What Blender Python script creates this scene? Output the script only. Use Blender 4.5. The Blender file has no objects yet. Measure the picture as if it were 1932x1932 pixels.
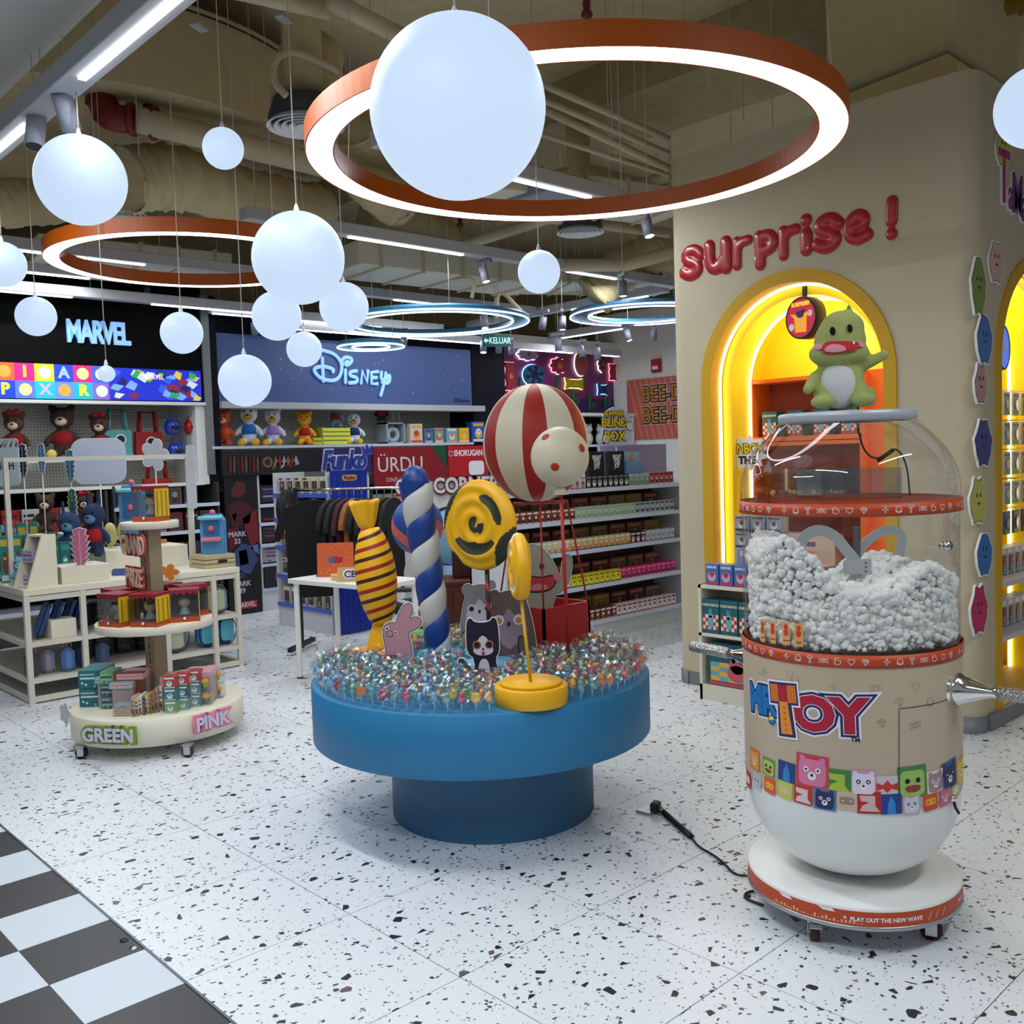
import bpy, bmesh, math, random
import numpy as np
from mathutils import Matrix, Vector
random.seed(7)
S = bpy.context.scene
COL = S.collection
PI = math.pi
# ---------------------------------------------------------------- camera
F, PITCH, ROLL, YAW, H = 1825., .0565, .0315, .8165, 1.58
cp, sp, cy_, sy_ = math.cos(PITCH), math.sin(PITCH), math.cos(YAW), math.sin(YAW)
FW = np.array([cp*cy_, cp*sy_, -sp]); R0 = np.array([sy_, -cy_, 0]); U0 = np.cross(R0, FW)
RT = math.cos(ROLL)*R0-math.sin(ROLL)*U0; UP = np.cross(RT, FW); CAM = np.array([0, 0, H])
cam = bpy.data.objects.new('camera', bpy.data.cameras.new('camera')); COL.objects.link(cam)
cam.data.sensor_width = 36; cam.data.lens = 36*F/1932; cam.data.clip_start = .05; cam.data.clip_end = 100
cam.matrix_world = Matrix(((RT[0], UP[0], -FW[0], 0), (RT[1], UP[1], -FW[1], 0), (RT[2], UP[2], -FW[2], H), (0, 0, 0, 1)))
S.camera = cam
# ---------------------------------------------------------------- exposure, world, lights
S.view_settings.view_transform = 'Standard'; S.view_settings.look = 'None'
S.view_settings.exposure = -0.10; S.view_settings.gamma = 1.0; S.view_settings.use_curve_mapping = False
W = bpy.data.worlds.new('mall'); S.world = W; W.use_nodes = True
W.node_tree.nodes['Background'].inputs[0].default_value = (.86, .93, 1, 1)
W.node_tree.nodes['Background'].inputs[1].default_value = .26
def area(name, loc, sx, sy, power, col=(.9, .95, 1), rotz=0, tilt=None):
    l = bpy.data.lights.new(name, 'AREA'); l.shape = 'RECTANGLE'; l.size = sx; l.size_y = sy; l.energy = power; l.color = col
    o = bpy.data.objects.new(name, l); COL.objects.link(o); o.location = loc; o.rotation_euler = (0, 0, rotz)
    if tilt: o.rotation_euler = tilt
    return o
LIGHTS = []
# the shop's suspended linear luminaires, seen in the photograph and carried on over the aisle behind it
for i, (x, y, z, sx, sy, p) in enumerate([(1.65, 3.5, 3.29, .035, 1.8, 40), (1.65, 5.7, 3.29, .035, 1.1, 26), (.3, 1.0, 3.29, .035, 1.8, 50), (3.0, -.4, 3.29, 1.8, .035, 44), (-1.0, 3.0, 3.29, .035, 1.8, 30),
        (4.35, 4.4, 3.29, 1.15, .035, 22), (4.85, 6.28, 3.29, 1.14, .035, 28), (7.05, 6.28, 3.29, .7, .035, 24), (3.1, 8.12, 3.29, .9, .035, 24), (2.75, 8.97, 3.29, 1.1, .035, 14), (6.8, 8.44, 3.29, .94, .035, 26),
        (8.5, 7.3, 3.29, .035, 1.14, 28), (9.67, 8.65, 3.17, .035, 1.06, 18)]):
    LIGHTS.append(area('linear_light', (x, y, z), sx, sy, p))
# ---------------------------------------------------------------- pixel -> point on a plane (frame of 1932 px)
def ray(px, py): return FW+RT*(px-966)/F-UP*(py-966)/F
def on(ax, v, px, py):
    d = ray(px, py); return CAM+d*((v-CAM[ax])/d[ax])
def fx(px, py, x): return on(0, x, px, py)
def fy(px, py, y): return on(1, y, px, py)
def fz(px, py, z=0.): return on(2, z, px, py)
def dep(px, py, d): return CAM+ray(px, py)*d
# ---------------------------------------------------------------- materials
def lin(c):
    c = c/255.; return c/12.92 if c <= .04045 else ((c+.055)/1.055)**2.4
MC = {}
def mat(c, rough=.5, metal=0, emit=0, name=None, coat=0, trans=0, alpha=1, noise=0, spec=.5):
    key = (c, rough, metal, emit, name, coat, trans, alpha, noise, spec)
    if key in MC: return MC[key]
    m = bpy.data.materials.new(name or 'paint'); m.use_nodes = True; nt = m.node_tree; b = nt.nodes['Principled BSDF']
    col = (lin(c[0]), lin(c[1]), lin(c[2]), 1)
    b.inputs['Base Color'].default_value = col; b.inputs['Roughness'].default_value = rough; b.inputs['Metallic'].default_value = metal
    b.inputs['Coat Weight'].default_value = coat; b.inputs['Specular IOR Level'].default_value = spec
    if emit: b.inputs['Emission Color'].default_value = col; b.inputs['Emission Strength'].default_value = emit
    if trans: b.inputs['Transmission Weight'].default_value = trans
    if alpha < 1: b.inputs['Alpha'].default_value = alpha
    if noise:
        n = nt.nodes.new('ShaderNodeTexNoise'); n.inputs['Scale'].default_value = 9; n.inputs['Detail'].default_value = 4
        tc = nt.nodes.new('ShaderNodeTexCoord'); nt.links.new(tc.outputs['Object'], n.inputs['Vector'])
        mx = nt.nodes.new('ShaderNodeMix'); mx.data_type = 'RGBA'; mx.inputs[6].default_value = col
        mx.inputs[7].default_value = tuple(x*(1-noise) for x in col[:3])+(1,)
        nt.links.new(n.outputs['Fac'], mx.inputs[0]); nt.links.new(mx.outputs[2], b.inputs['Base Color'])
    MC[key] = m; return m
def glassy(name, tint=(1, 1, 1), base=.04, rough=.03, edge=.5):
    """thin clear sheet: transparent with a fresnel gloss"""
    m = bpy.data.materials.new(name); m.use_nodes = True; nt = m.node_tree; nt.nodes.clear()
    o = nt.nodes.new('ShaderNodeOutputMaterial'); mx = nt.nodes.new('ShaderNodeMixShader'); t = nt.nodes.new('ShaderNodeBsdfTransparent'); g = nt.nodes.new('ShaderNodeBsdfGlossy')
    t.inputs[0].default_value = tint+(1,); g.inputs['Roughness'].default_value = rough
    lw = nt.nodes.new('ShaderNodeLayerWeight'); lw.inputs[0].default_value = .25
    ma = nt.nodes.new('ShaderNodeMath'); ma.operation = 'MULTIPLY_ADD'; ma.inputs[1].default_value = edge; ma.inputs[2].default_value = base
    nt.links.new(lw.outputs['Facing'], ma.inputs[0]); nt.links.new(ma.outputs[0], mx.inputs[0])
    nt.links.new(t.outputs[0], mx.inputs[1]); nt.links.new(g.outputs[0], mx.inputs[2]); nt.links.new(mx.outputs[0], o.inputs[0]); return m
CLEAR = glassy('clear_acrylic', (.98, .985, .985), .045, .02, .45)
FILM = glassy('cellophane', (.98, .99, .99), .10, .16, .3)
PVC = glassy('clear_plastic', (.9, .92, .93), .08, .08, .3)
WHITE = mat((232, 232, 228), .45, name='white_paint'); CREAM = mat((226, 220, 200), .5, name='cream_laminate')
BLACK = mat((14, 14, 16), .5, name='black'); STEEL = mat((190, 190, 192), .25, 1, name='steel'); CHROME = mat((225, 222, 220), .12, 1, name='chrome')
GREY = mat((150, 152, 155), .5, name='grey'); DGREY = mat((58, 58, 60), .6, name='dark_grey')
# ---------------------------------------------------------------- mesh builder
class MB:
    def __init__(s): s.v = []; s.f = []; s.mi = []; s.sm = []; s.mats = []; s.mx = None
    def add(s, vs, fs, m, smooth=False):
        if m not in s.mats: s.mats.append(m)
        k = s.mats.index(m); b = len(s.v)
        if s.mx is not None: vs = [tuple(s.mx @ Vector(v)) for v in vs]
        s.v += [tuple(map(float, v)) for v in vs]; s.f += [tuple(b+i for i in f) for f in fs]; s.mi += [k]*len(fs); s.sm += [smooth]*len(fs); return s
    def box(s, c, d, m, rz=0, bev=0, top=1.0):
        x, y, z = [q/2 for q in d]; cc, ss = math.cos(rz), math.sin(rz)
        def T(p): return (c[0]+p[0]*cc-p[1]*ss, c[1]+p[0]*ss+p[1]*cc, c[2]+p[2])
        if not bev:
            vs = [T((i*x*(top if k > 0 else 1), j*y*(top if k > 0 else 1), k*z)) for k in (-1, 1) for j in (-1, 1) for i in (-1, 1)]
            return s.add(vs, [(0, 2, 3, 1), (4, 5, 7, 6), (0, 1, 5, 4), (2, 6, 7, 3), (0, 4, 6, 2), (1, 3, 7, 5)], m)
        b = min(bev, x*.9, y*.9, z*.9); prof = [(x-b, y-b, -z), (x, y, -z+b), (x, y, z-b), (x-b, y-b, z)]
        vs = []
        for (px, py, pz) in prof:
            q = b if px == x else 0
            vs += [T(p) for p in ((px-b if q else px, py, pz), (px, py-b if q else py, pz), (px, -py+(b if q else 0), pz), (px-(b if q else 0), -py, pz),
                                  (-px+(b if q else 0), -py, pz), (-px, -py+(b if q else 0), pz), (-px, py-(b if q else 0), pz), (-px+(b if q else 0), py, pz))]
        fs = [tuple(range(8)), tuple(range(31, 23, -1))]
        for r in range(3):
            for i in range(8): fs.append((r*8+i, r*8+(i+1) % 8, r*8+8+(i+1) % 8, r*8+8+i)[::-1])
        return s.add(vs, [f[::-1] for f in fs], m)
    def lathe(s, prof, m, n=32, c=(0, 0, 0), smooth=True, a0=0, a1=2*PI, sx=1, sy=1, rz=0):
        full = abs(a1-a0-2*PI) < 1e-6; k = n if full else n+1; vs = []; fs = []; cc, ss = math.cos(rz), math.sin(rz)
        for (r, z) in prof:
            for i in range(k):
                a = a0+(a1-a0)*i/n; X = r*math.cos(a)*sx; Y = r*math.sin(a)*sy
                vs.append((c[0]+X*cc-Y*ss, c[1]+X*ss+Y*cc, c[2]+z))
        for j in range(len(prof)-1):
            for i in range(n):
                i2 = (i+1) % k; fs.append((j*k+i, j*k+i2, (j+1)*k+i2, (j+1)*k+i))
        s.add(vs, fs, m, smooth)
        return s
    def cyl(s, c, r, h, m, n=24, r2=None, bev=0, smooth=True, sx=1, sy=1, rz=0):
        """upright solid cylinder standing on c"""
        r2 = r if r2 is None else r2
        s.lathe([(r, 0), (r2, h)], m, n, c, smooth, sx=sx, sy=sy, rz=rz)
        s.lathe([(0, h), (r2, h)][::-1], m, n, c, False, sx=sx, sy=sy, rz=rz); s.lathe([(0, 0), (r, 0)], m, n, c, False, sx=sx, sy=sy, rz=rz); return s
    def tube(s, pts, r, m, n=8, closed=False, caps=True, smooth=True):
        P = [Vector(p) for p in pts]; k = len(P); rs = r if isinstance(r, (list, tuple)) else [r]*k
        T = []
        for i in range(k):
            a = P[(i-1) % k] if (i > 0 or closed) else P[i]; b = P[(i+1) % k] if (i < k-1 or closed) else P[i]
            t = (b-a); T.append(t.normalized() if t.length > 1e-9 else Vector((0, 0, 1)))
        up = Vector((0, 0, 1)) if abs(T[0].z) < .9 else Vector((1, 0, 0)); nn = (up-T[0]*up.dot(T[0])).normalized(); vs = []; fs = []
        for i in range(k):
            nn = nn-T[i]*nn.dot(T[i]); nn.normalize(); bb = T[i].cross(nn)
            for j in range(n):
                a = 2*PI*j/n; vs.append(tuple(P[i]+(nn*math.cos(a)+bb*math.sin(a))*rs[i]))
        for i in range(k if closed else k-1):
            i2 = (i+1) % k
            for j in range(n): j2 = (j+1) % n; fs.append((i*n+j, i*n+j2, i2*n+j2, i2*n+j))
        if caps and not closed: fs.append(tuple(range(n))[::-1]); fs.append(tuple((k-1)*n+j for j in range(n)))
        return s.add(vs, fs, m, smooth)
    def prism(s, pts, y0, y1, m, plane='xz', m2=None, smooth=False):
        n = len(pts); A = sum(pts[i][0]*pts[(i+1) % n][1]-pts[(i+1) % n][0]*pts[i][1] for i in range(n))
        if A < 0: pts = pts[::-1]
        g = (lambda p, y: (p[0], y, p[1])) if plane == 'xz' else ((lambda p, y: (p[0], p[1], y)) if plane == 'xy' else (lambda p, y: (y, p[0], p[1])))
        vs = [g(p, y0) for p in pts]+[g(p, y1) for p in pts]
        front = tuple(range(n)); back = tuple(range(2*n-1, n-1, -1)); side = [(i, i+n, (i+1) % n+n, (i+1) % n) for i in range(n)]
        s.add(vs, [front, back], m2 or m); b = len(s.v)-2*n
        if m not in s.mats: s.mats.append(m)
        k = s.mats.index(m)
        for f in side: s.f.append(tuple(b+i for i in f)); s.mi.append(k); s.sm.append(smooth)
        return s
    def sph(s, c, r, m, n=16, k=10, rot=None):
        if not isinstance(r, (tuple, list)): r = (r, r, r)
        vs = []; fs = []
        vs.append((0, 0, -1))
        for j in range(1, k):
            ph = -PI/2+PI*j/k
            for i in range(n): vs.append((math.cos(ph)*math.cos(2*PI*i/n), math.cos(ph)*math.sin(2*PI*i/n), math.sin(ph)))
        vs.append((0, 0, 1))
        for i in range(n): fs.append((0, 1+(i+1) % n, 1+i)); fs.append((len(vs)-1, 1+(k-2)*n+i, 1+(k-2)*n+(i+1) % n))
        for j in range(k-2):
            for i in range(n): fs.append((1+j*n+i, 1+j*n+(i+1) % n, 1+(j+1)*n+(i+1) % n, 1+(j+1)*n+i))
        out = []
        for v in vs:
            p = Vector((v[0]*r[0], v[1]*r[1], v[2]*r[2]))
            if rot is not None: p = rot @ p
            out.append((p.x+c[0], p.y+c[1], p.z+c[2]))
        return s.add(out, fs, m, True)
    def mesh(s, name):
        me = bpy.data.meshes.new(name); me.from_pydata(s.v, [], s.f)
        for m in s.mats: me.materials.append(m)
        me.polygons.foreach_set('material_index', s.mi); me.polygons.foreach_set('use_smooth', s.sm)
        me.update(); return me
    def build(s, name, parent=None, loc=(0, 0, 0), rz=0):
        return link(s.mesh(name), name, parent, loc, rz)
def link(me, name, parent=None, loc=(0, 0, 0), rz=0):
    o = bpy.data.objects.new(name, me); COL.objects.link(o); o.location = tuple(map(float, loc)); o.rotation_euler = (0, 0, rz)
    if parent is not None: o.parent = parent
    return o
def tag(o, label, cat, group=None, kind=None):
    o['label'] = label
    if cat: o['category'] = cat
    if group: o['group'] = group
    if kind: o['kind'] = kind
    return o
def thing(name, label, cat, loc=(0, 0, 0), rz=0, group=None):
    o = bpy.data.objects.new(name, None); COL.objects.link(o); o.empty_display_size = .05
    o.location = tuple(map(float, loc)); o.rotation_euler = (0, 0, rz); return tag(o, label, cat, group)
def struct(o): o['kind'] = 'structure'; return o
CH = {}
def dup(root, loc, rz=0, label=None, group=None, sc=None):
    r = root.copy(); COL.objects.link(r); r.location = tuple(map(float, loc)); r.rotation_euler = (0, 0, rz)
    if sc: r.scale = (sc, sc, sc)
    if label: r['label'] = label
    if group: r['group'] = group
    for c in kids(root):
        d = c.copy(); COL.objects.link(d); d.parent = r
        for g in kids(c):
            e = g.copy(); COL.objects.link(e); e.parent = d
    return r
def kids(o):
    return [c for c in COL.objects if c.parent == o] if o.name not in CH else CH[o.name]
def freeze(o):
    """remember the children once, so that copying in a loop stays quick"""
    cs = [c for c in COL.objects if c.parent == o]; CH[o.name] = cs
    for c in cs: CH[c.name] = [g for g in COL.objects if g.parent == c]
    return o
# ---------------------------------------------------------------- lettering
TC = {}
def tmesh(s, size, m, ext=.002, off=0, shear=0, sp=1., wid=1., bev=0, align='CENTER', res=3, space=1.):
    key = (s, size, m.name, ext, off, shear, sp, wid, bev, align, space)
    if key in TC: return TC[key]
    cu = bpy.data.curves.new('lettering', 'FONT'); cu.body = s; cu.size = size; cu.extrude = ext; cu.offset = off; cu.shear = shear; cu.space_character = sp; cu.space_line = space
    cu.align_x = align; cu.align_y = 'CENTER'; cu.resolution_u = res; cu.bevel_depth = bev; cu.bevel_resolution = 1
    o = bpy.data.objects.new('lettering', cu); COL.objects.link(o); dg = bpy.context.evaluated_depsgraph_get()
    me = bpy.data.meshes.new_from_object(o.evaluated_get(dg)); bpy.data.objects.remove(o); me.name = 'lettering'
    me.transform(Matrix(((wid, 0, 0, 0), (0, 0, -1, 0), (0, 1, 0, 0), (0, 0, 0, 1)))); me.materials.clear(); me.materials.append(m); TC[key] = me; return me
def text(s, size, m, loc, rz=0, parent=None, name='lettering', roty=0, **k):
    o = link(tmesh(s, size, m, **k), name, parent, loc, rz)
    if roty: o.rotation_euler = (0, roty, rz)
    return o
def circ(cx, cz, r, n=20, a0=0, a1=2*PI, rz=None):
    rz = r if rz is None else rz
    return [(cx+r*math.cos(a0+(a1-a0)*i/n), cz+rz*math.sin(a0+(a1-a0)*i/n)) for i in range(n if abs(a1-a0-2*PI) < 1e-6 else n+1)]
def rrect(cx, cz, w, h, r, n=4):
    o = []
    for sx, sz, a in ((1, 1, 0), (-1, 1, PI/2), (-1, -1, PI), (1, -1, 3*PI/2)):
        o += [(cx+sx*(w/2-r)+r*math.cos(a+PI/2*i/n), cz+sz*(h/2-r)+r*math.sin(a+PI/2*i/n)) for i in range(n+1)]
    return o
def smoothpoly(pts, it=2):
    for _ in range(it):
        q = []; n = len(pts)
        for i in range(n):
            a, b = pts[i], pts[(i+1) % n]; q += [(a[0]*.75+b[0]*.25, a[1]*.75+b[1]*.25), (a[0]*.25+b[0]*.75, a[1]*.25+b[1]*.75)]
        pts = q
    return pts
def curve(pts, it=2):
    for _ in range(it):
        q = [pts[0]]
        for i in range(len(pts)-1):
            a, b = pts[i], pts[i+1]; q += [tuple(a[k]*.75+b[k]*.25 for k in range(len(a))), tuple(a[k]*.25+b[k]*.75 for k in range(len(a)))]
        pts = q+[pts[-1]]
    return pts
def offset_poly(pts, d):
    n = len(pts); A = sum(pts[i][0]*pts[(i+1) % n][1]-pts[(i+1) % n][0]*pts[i][1] for i in range(n)); sg = 1 if A > 0 else -1; o = []
    for i in range(n):
        a, b, c = pts[i-1], pts[i], pts[(i+1) % n]; t = Vector((c[0]-a[0], c[1]-a[1])); 
        if t.length < 1e-9: o.append(b); continue
        t.normalize(); o.append((b[0]+t.y*d*sg, b[1]-t.x*d*sg))
    return o
LR = -PI/2  # faces of constant x seen from the camera: local x runs to the viewer's right
# ================================================================ FLOOR
def terrazzo():
    m = bpy.data.materials.new('terrazzo'); m.use_nodes = True; nt = m.node_tree; N = nt.nodes; L = nt.links; b = N['Principled BSDF']
    geo = N.new('ShaderNodeNewGeometry'); oi = N.new('ShaderNodeObjectInfo'); mul = N.new('ShaderNodeVectorMath'); mul.operation = 'SCALE'
    cmb = N.new('ShaderNodeCombineXYZ'); L.new(oi.outputs['Random'], cmb.inputs[0]); L.new(oi.outputs['Random'], cmb.inputs[1])
    L.new(cmb.outputs[0], mul.inputs[0]); mul.inputs['Scale'].default_value = 60
    add = N.new('ShaderNodeVectorMath'); L.new(geo.outputs['Position'], add.inputs[0]); L.new(mul.outputs[0], add.inputs[1])
    last = None
    col = N.new('ShaderNodeRGB'); col.outputs[0].default_value = (.765, .805, .84, 1); last = col.outputs[0]
    for sc, thr, edge, dark in ((140, .965, .10, (.13, .15, .17)), (62, .92, .13, (.05, .055, .065)), (27, .93, .15, (.018, .022, .028))):
        v = N.new('ShaderNodeTexVoronoi'); v.inputs['Scale'].default_value = sc; e = N.new('ShaderNodeTexVoronoi'); e.feature = 'DISTANCE_TO_EDGE'; e.inputs['Scale'].default_value = sc
        mp = N.new('ShaderNodeMapping'); mp.inputs['Scale'].default_value = (1, 1.15, .01); mp.inputs['Location'].default_value = (sc, sc*.37, 0)
        L.new(add.outputs[0], mp.inputs[0]); L.new(mp.outputs[0], v.inputs['Vector']); L.new(mp.outputs[0], e.inputs['Vector'])
        sep = N.new('ShaderNodeSeparateColor'); L.new(v.outputs['Color'], sep.inputs[0])
        a = N.new('ShaderNodeMath'); a.operation = 'GREATER_THAN'; a.inputs[1].default_value = thr; L.new(sep.outputs[0], a.inputs[0])
        c = N.new('ShaderNodeMath'); c.operation = 'GREATER_THAN'; c.inputs[1].default_value = edge; L.new(e.outputs['Distance'], c.inputs[0])
        d = N.new('ShaderNodeMath'); d.operation = 'MULTIPLY'; L.new(a.outputs[0], d.inputs[0]); L.new(c.outputs[0], d.inputs[1])
        rmp = N.new('ShaderNodeValToRGB'); rmp.color_ramp.interpolation = 'CONSTANT'; el = rmp.color_ramp.elements
        el[0].color = dark+(1,); el[1].position = .7; el[1].color = (dark[0]*1.5, dark[1]*1.7, dark[2]*2.3, 1)
        q = el.new(.86); q.color = (dark[0]*5+.05, dark[1]*3+.03, dark[2]*2.4+.03, 1)
        L.new(sep.outputs[1], rmp.inputs[0])
        mx = N.new('ShaderNodeMix'); mx.data_type = 'RGBA'; L.new(d.outputs[0], mx.inputs[0]); L.new(last, mx.inputs[6]); L.new(rmp.outputs[0], mx.inputs[7]); last = mx.outputs[2]
    L.new(last, b.inputs['Base Color']); b.inputs['Roughness'].default_value = .34; b.inputs['Specular IOR Level'].default_value = .45
    return m
TERR = terrazzo(); TW = mat((205, 215, 224), .4, name='white_vinyl'); TB = mat((44, 44, 46), .42, name='black_vinyl')
GROUT = mat((60, 58, 56), .8, name='grout')
fl = MB(); fl.box((5, 4, -.052), (30, 30, .1), GROUT); floor = struct(fl.build('floor'))
def seen(p, mar=60):
    v = np.array(p)-CAM; d = v@FW
    if d < .2: return None
    x = 966+F*(v@RT)/d; y = 966-F*(v@UP)/d
    return d if (-mar < x < 1932+mar and -mar < y < 1932+mar) else None
tm = MB(); tm.box((0, 0, -.002), (.597, .597, .004), TERR); TILE = tm.mesh('tile')
cells = []; rest = MB(); X0, Y0 = 1.2174, 5.2304
for i in range(0, 20):
    for j in range(-13, 11):
        x = X0+.6*i+.3; y = Y0-.6*j-.3
        ds = [seen((x+a, y+c, 0), 120) for a in (-.3, 0, .3) for c in (-.3, 0, .3)]; ds = [q for q in ds if q]
        if ds and x < 11.6 and y < 10: cells.append((min(ds), x, y))
        elif -2 < y < 12 and x < 12: rest.box((x, y, -.002), (.598, .598, .004), TERR)
cells.sort()
for k, (d, x, y) in enumerate(cells):
    if k < 236: link(TILE, 'tile', floor, (x, y, 0))
    else: rest.box((x, y, -.002), (.598, .598, .004), TERR)
o = rest.build('distant_tiles', floor); o['kind'] = 'stuff'
cm = []
for m_ in (TW, TB):
    q = MB(); q.box((0, 0, -.002), (.2985, .2985, .004), m_); cm.append(q.mesh('tile'))
rest = MB()
for i in range(-14, 4):
    for j in range(-14, 24):
        x = 1.212-.15-.3*(3-i); y = 2.822+.15+.3*j; near = seen((x, y, 0), 200); k = (i+j+1) % 2
        if near and near < 6: link(cm[k], 'tile', floor, (x, y, 0))
        elif abs(x)+abs(y) < 8: rest.box((x, y, -.002), (.2985, .2985, .004), (TW, TB)[k])
o = rest.build('checkered_tiles', floor); o['kind'] = 'stuff'
q = MB(); q.box((1.2145, 3, .0005), (.008, 16, .005), mat((105, 110, 115), .35, .8, name='edge_strip')); q.build('edge_strip', floor)
# ================================================================ ROOM SHELL
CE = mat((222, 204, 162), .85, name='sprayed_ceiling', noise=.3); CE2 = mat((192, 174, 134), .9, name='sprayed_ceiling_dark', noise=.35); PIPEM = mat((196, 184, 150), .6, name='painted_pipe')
def sbox(name, x0, x1, y0, y1, z0, z1, m):
    q = MB(); q.box(((x0+x1)/2, (y0+y1)/2, (z0+z1)/2), (x1-x0, y1-y0, z1-z0), m); return struct(q.build(name))
q = MB(); q.box((5.5, 5, 4.95), (17, 16, .2), CE)
ceil = struct(q.build('ceiling'))
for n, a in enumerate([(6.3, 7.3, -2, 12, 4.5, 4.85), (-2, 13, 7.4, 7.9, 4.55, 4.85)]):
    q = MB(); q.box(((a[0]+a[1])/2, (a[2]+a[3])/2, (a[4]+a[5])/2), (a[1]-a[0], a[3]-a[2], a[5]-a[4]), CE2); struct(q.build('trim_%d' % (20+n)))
# large column face over the kiosk
ya, yb = fx(1805, 100, 6.1)[1], fx(1560, 100, 6.1)[1]
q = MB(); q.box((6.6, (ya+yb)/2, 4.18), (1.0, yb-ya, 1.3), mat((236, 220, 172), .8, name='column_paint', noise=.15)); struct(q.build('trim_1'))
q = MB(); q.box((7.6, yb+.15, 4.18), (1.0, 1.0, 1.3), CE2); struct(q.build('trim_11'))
NAVY = mat((9, 9, 24), .7, name='navy_wall', spec=.2); BK = mat((3, 3, 4), .8, name='black_wall', spec=.15)
PEG = bpy.data.materials.new('pegboard'); PEG.use_nodes = True
def pegm():
    nt = PEG.node_tree; N = nt.nodes; L = nt.links; b = N['Principled BSDF']; b.inputs['Roughness'].default_value = .6
    g = N.new('ShaderNodeNewGeometry'); s = N.new('ShaderNodeVectorMath'); s.operation = 'SCALE'; s.inputs['Scale'].default_value = 33; L.new(g.outputs['Position'], s.inputs[0])
    f = N.new('ShaderNodeVectorMath'); f.operation = 'FRACTION'; L.new(s.outputs[0], f.inputs[0]); a = N.new('ShaderNodeVectorMath'); a.operation = 'SUBTRACT'; a.inputs[1].default_value = (.5, .5, .5)
    L.new(f.outputs[0], a.inputs[0]); m = N.new('ShaderNodeVectorMath'); m.operation = 'MULTIPLY'; m.inputs[1].default_value = (1, 0, 1); L.new(a.outputs[0], m.inputs[0])
    le = N.new('ShaderNodeVectorMath'); le.operation = 'LENGTH'; L.new(m.outputs[0], le.inputs[0]); c = N.new('ShaderNodeMath'); c.operation = 'LESS_THAN'; c.inputs[1].default_value = .2; L.new(le.outputs['Value'], c.inputs[0])
    x = N.new('ShaderNodeMix'); x.data_type = 'RGBA'; x.inputs[6].default_value = (.62, .62, .55, 1); x.inputs[7].default_value = (.2, .2, .17, 1); L.new(c.outputs[0], x.inputs[0]); L.new(x.outputs[2], b.inputs['Base Color'])
pegm()
sbox('wall_back', -2.5, 11.8, 10.1, 10.3, 0, 3.35, mat((60, 58, 60), .7, name='back_wall')); sbox('wall_back_pegboard', -2.4, 8.6, 10.06, 10.1, 1.3, 2.3, PEG)
sbox('wall_right', 11.6, 11.8, 4, 10.3, 0, 3.75, WHITE); sbox('wall_left', -2.6, -2.4, 6, 10.3, 0, 3.4, WHITE)
# upper sign zone of the back wall
sbox('wall_marquee', -2.4, 4.62, 9.5, 10.1, 2.24, 3.5, BK)
sbox('trim_2', 4.60, 4.68, 9.47, 10.1, 1.5, 3.35, mat((120, 122, 126), .5, name='pillar_edge')); sbox('trim_3', 4.68, 4.77, 9.5, 10.1, 1.5, 3.35, NAVY)
sbox('wall_sign_zone', 4.77, 8.9, 9.62, 10.1, 2.25, 3.2, NAVY); sbox('trim_4', 8.36, 8.95, 9.58, 10.1, 0, 3.2, NAVY)
LEDGE = mat((176, 178, 182), .4, name='sign_ledge')
sbox('trim_5', 4.77, 8.45, 9.44, 9.7, 2.19, 2.26, LEDGE); sbox('trim_6', -2.4, 4.6, 9.46, 9.6, 2.215, 2.245, WHITE)
sbox('trim_7', 4.5, 4.62, 9.5, 10.06, 1.4, 2.24, WHITE)
# soffit top left and its cornice (the mall's own plaster ceiling)
SOF = mat((196, 198, 190), .8, name='plaster')
# ---------------------------------------------------------------- shape helpers
def fuse(mb, voxel, m, it=6):
    me = mb.mesh('fused'); o = bpy.data.objects.new('fused', me); COL.objects.link(o)
    r = o.modifiers.new('r', 'REMESH'); r.mode = 'VOXEL'; r.voxel_size = voxel; r.use_smooth_shade = True
    sm = o.modifiers.new('s', 'SMOOTH'); sm.iterations = it; sm.factor = .5
    out = bpy.data.meshes.new_from_object(o.evaluated_get(bpy.context.evaluated_depsgraph_get())); bpy.data.objects.remove(o)
    out.materials.clear(); out.materials.append(m); return out
def flatmap(y=0.): return lambda u, z, o=0: (u, y-o, z)
def ribbon(mb, pts, w, m, mp=None, o=.0006, closed=False, step=.012):
    mp = mp or flatmap(); q = []
    seq = list(pts)+([pts[0]] if closed else [])
    for a, b in zip(seq[:-1], seq[1:]):
        n = max(1, int(math.dist(a, b)/step))
        for k in range(n): q.append((a[0]+(b[0]-a[0])*k/n, a[1]+(b[1]-a[1])*k/n))
    q.append(seq[-1]); vs = []; fs = []
    for i, p in enumerate(q):
        a = q[max(i-1, 0)]; b = q[min(i+1, len(q)-1)]
        if closed and i in (0, len(q)-1): a, b = q[-2], q[1]
        dx, dz = b[0]-a[0], b[1]-a[1]; l = math.hypot(dx, dz) or 1; nx, nz = -dz/l*w/2, dx/l*w/2
        vs += [mp(p[0]+nx, p[1]+nz, o), mp(p[0]-nx, p[1]-nz, o)]
    for i in range(len(q)-1): fs.append((2*i, 2*i+1, 2*i+3, 2*i+2))
    mb.add(vs, fs, m); return mb
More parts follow.
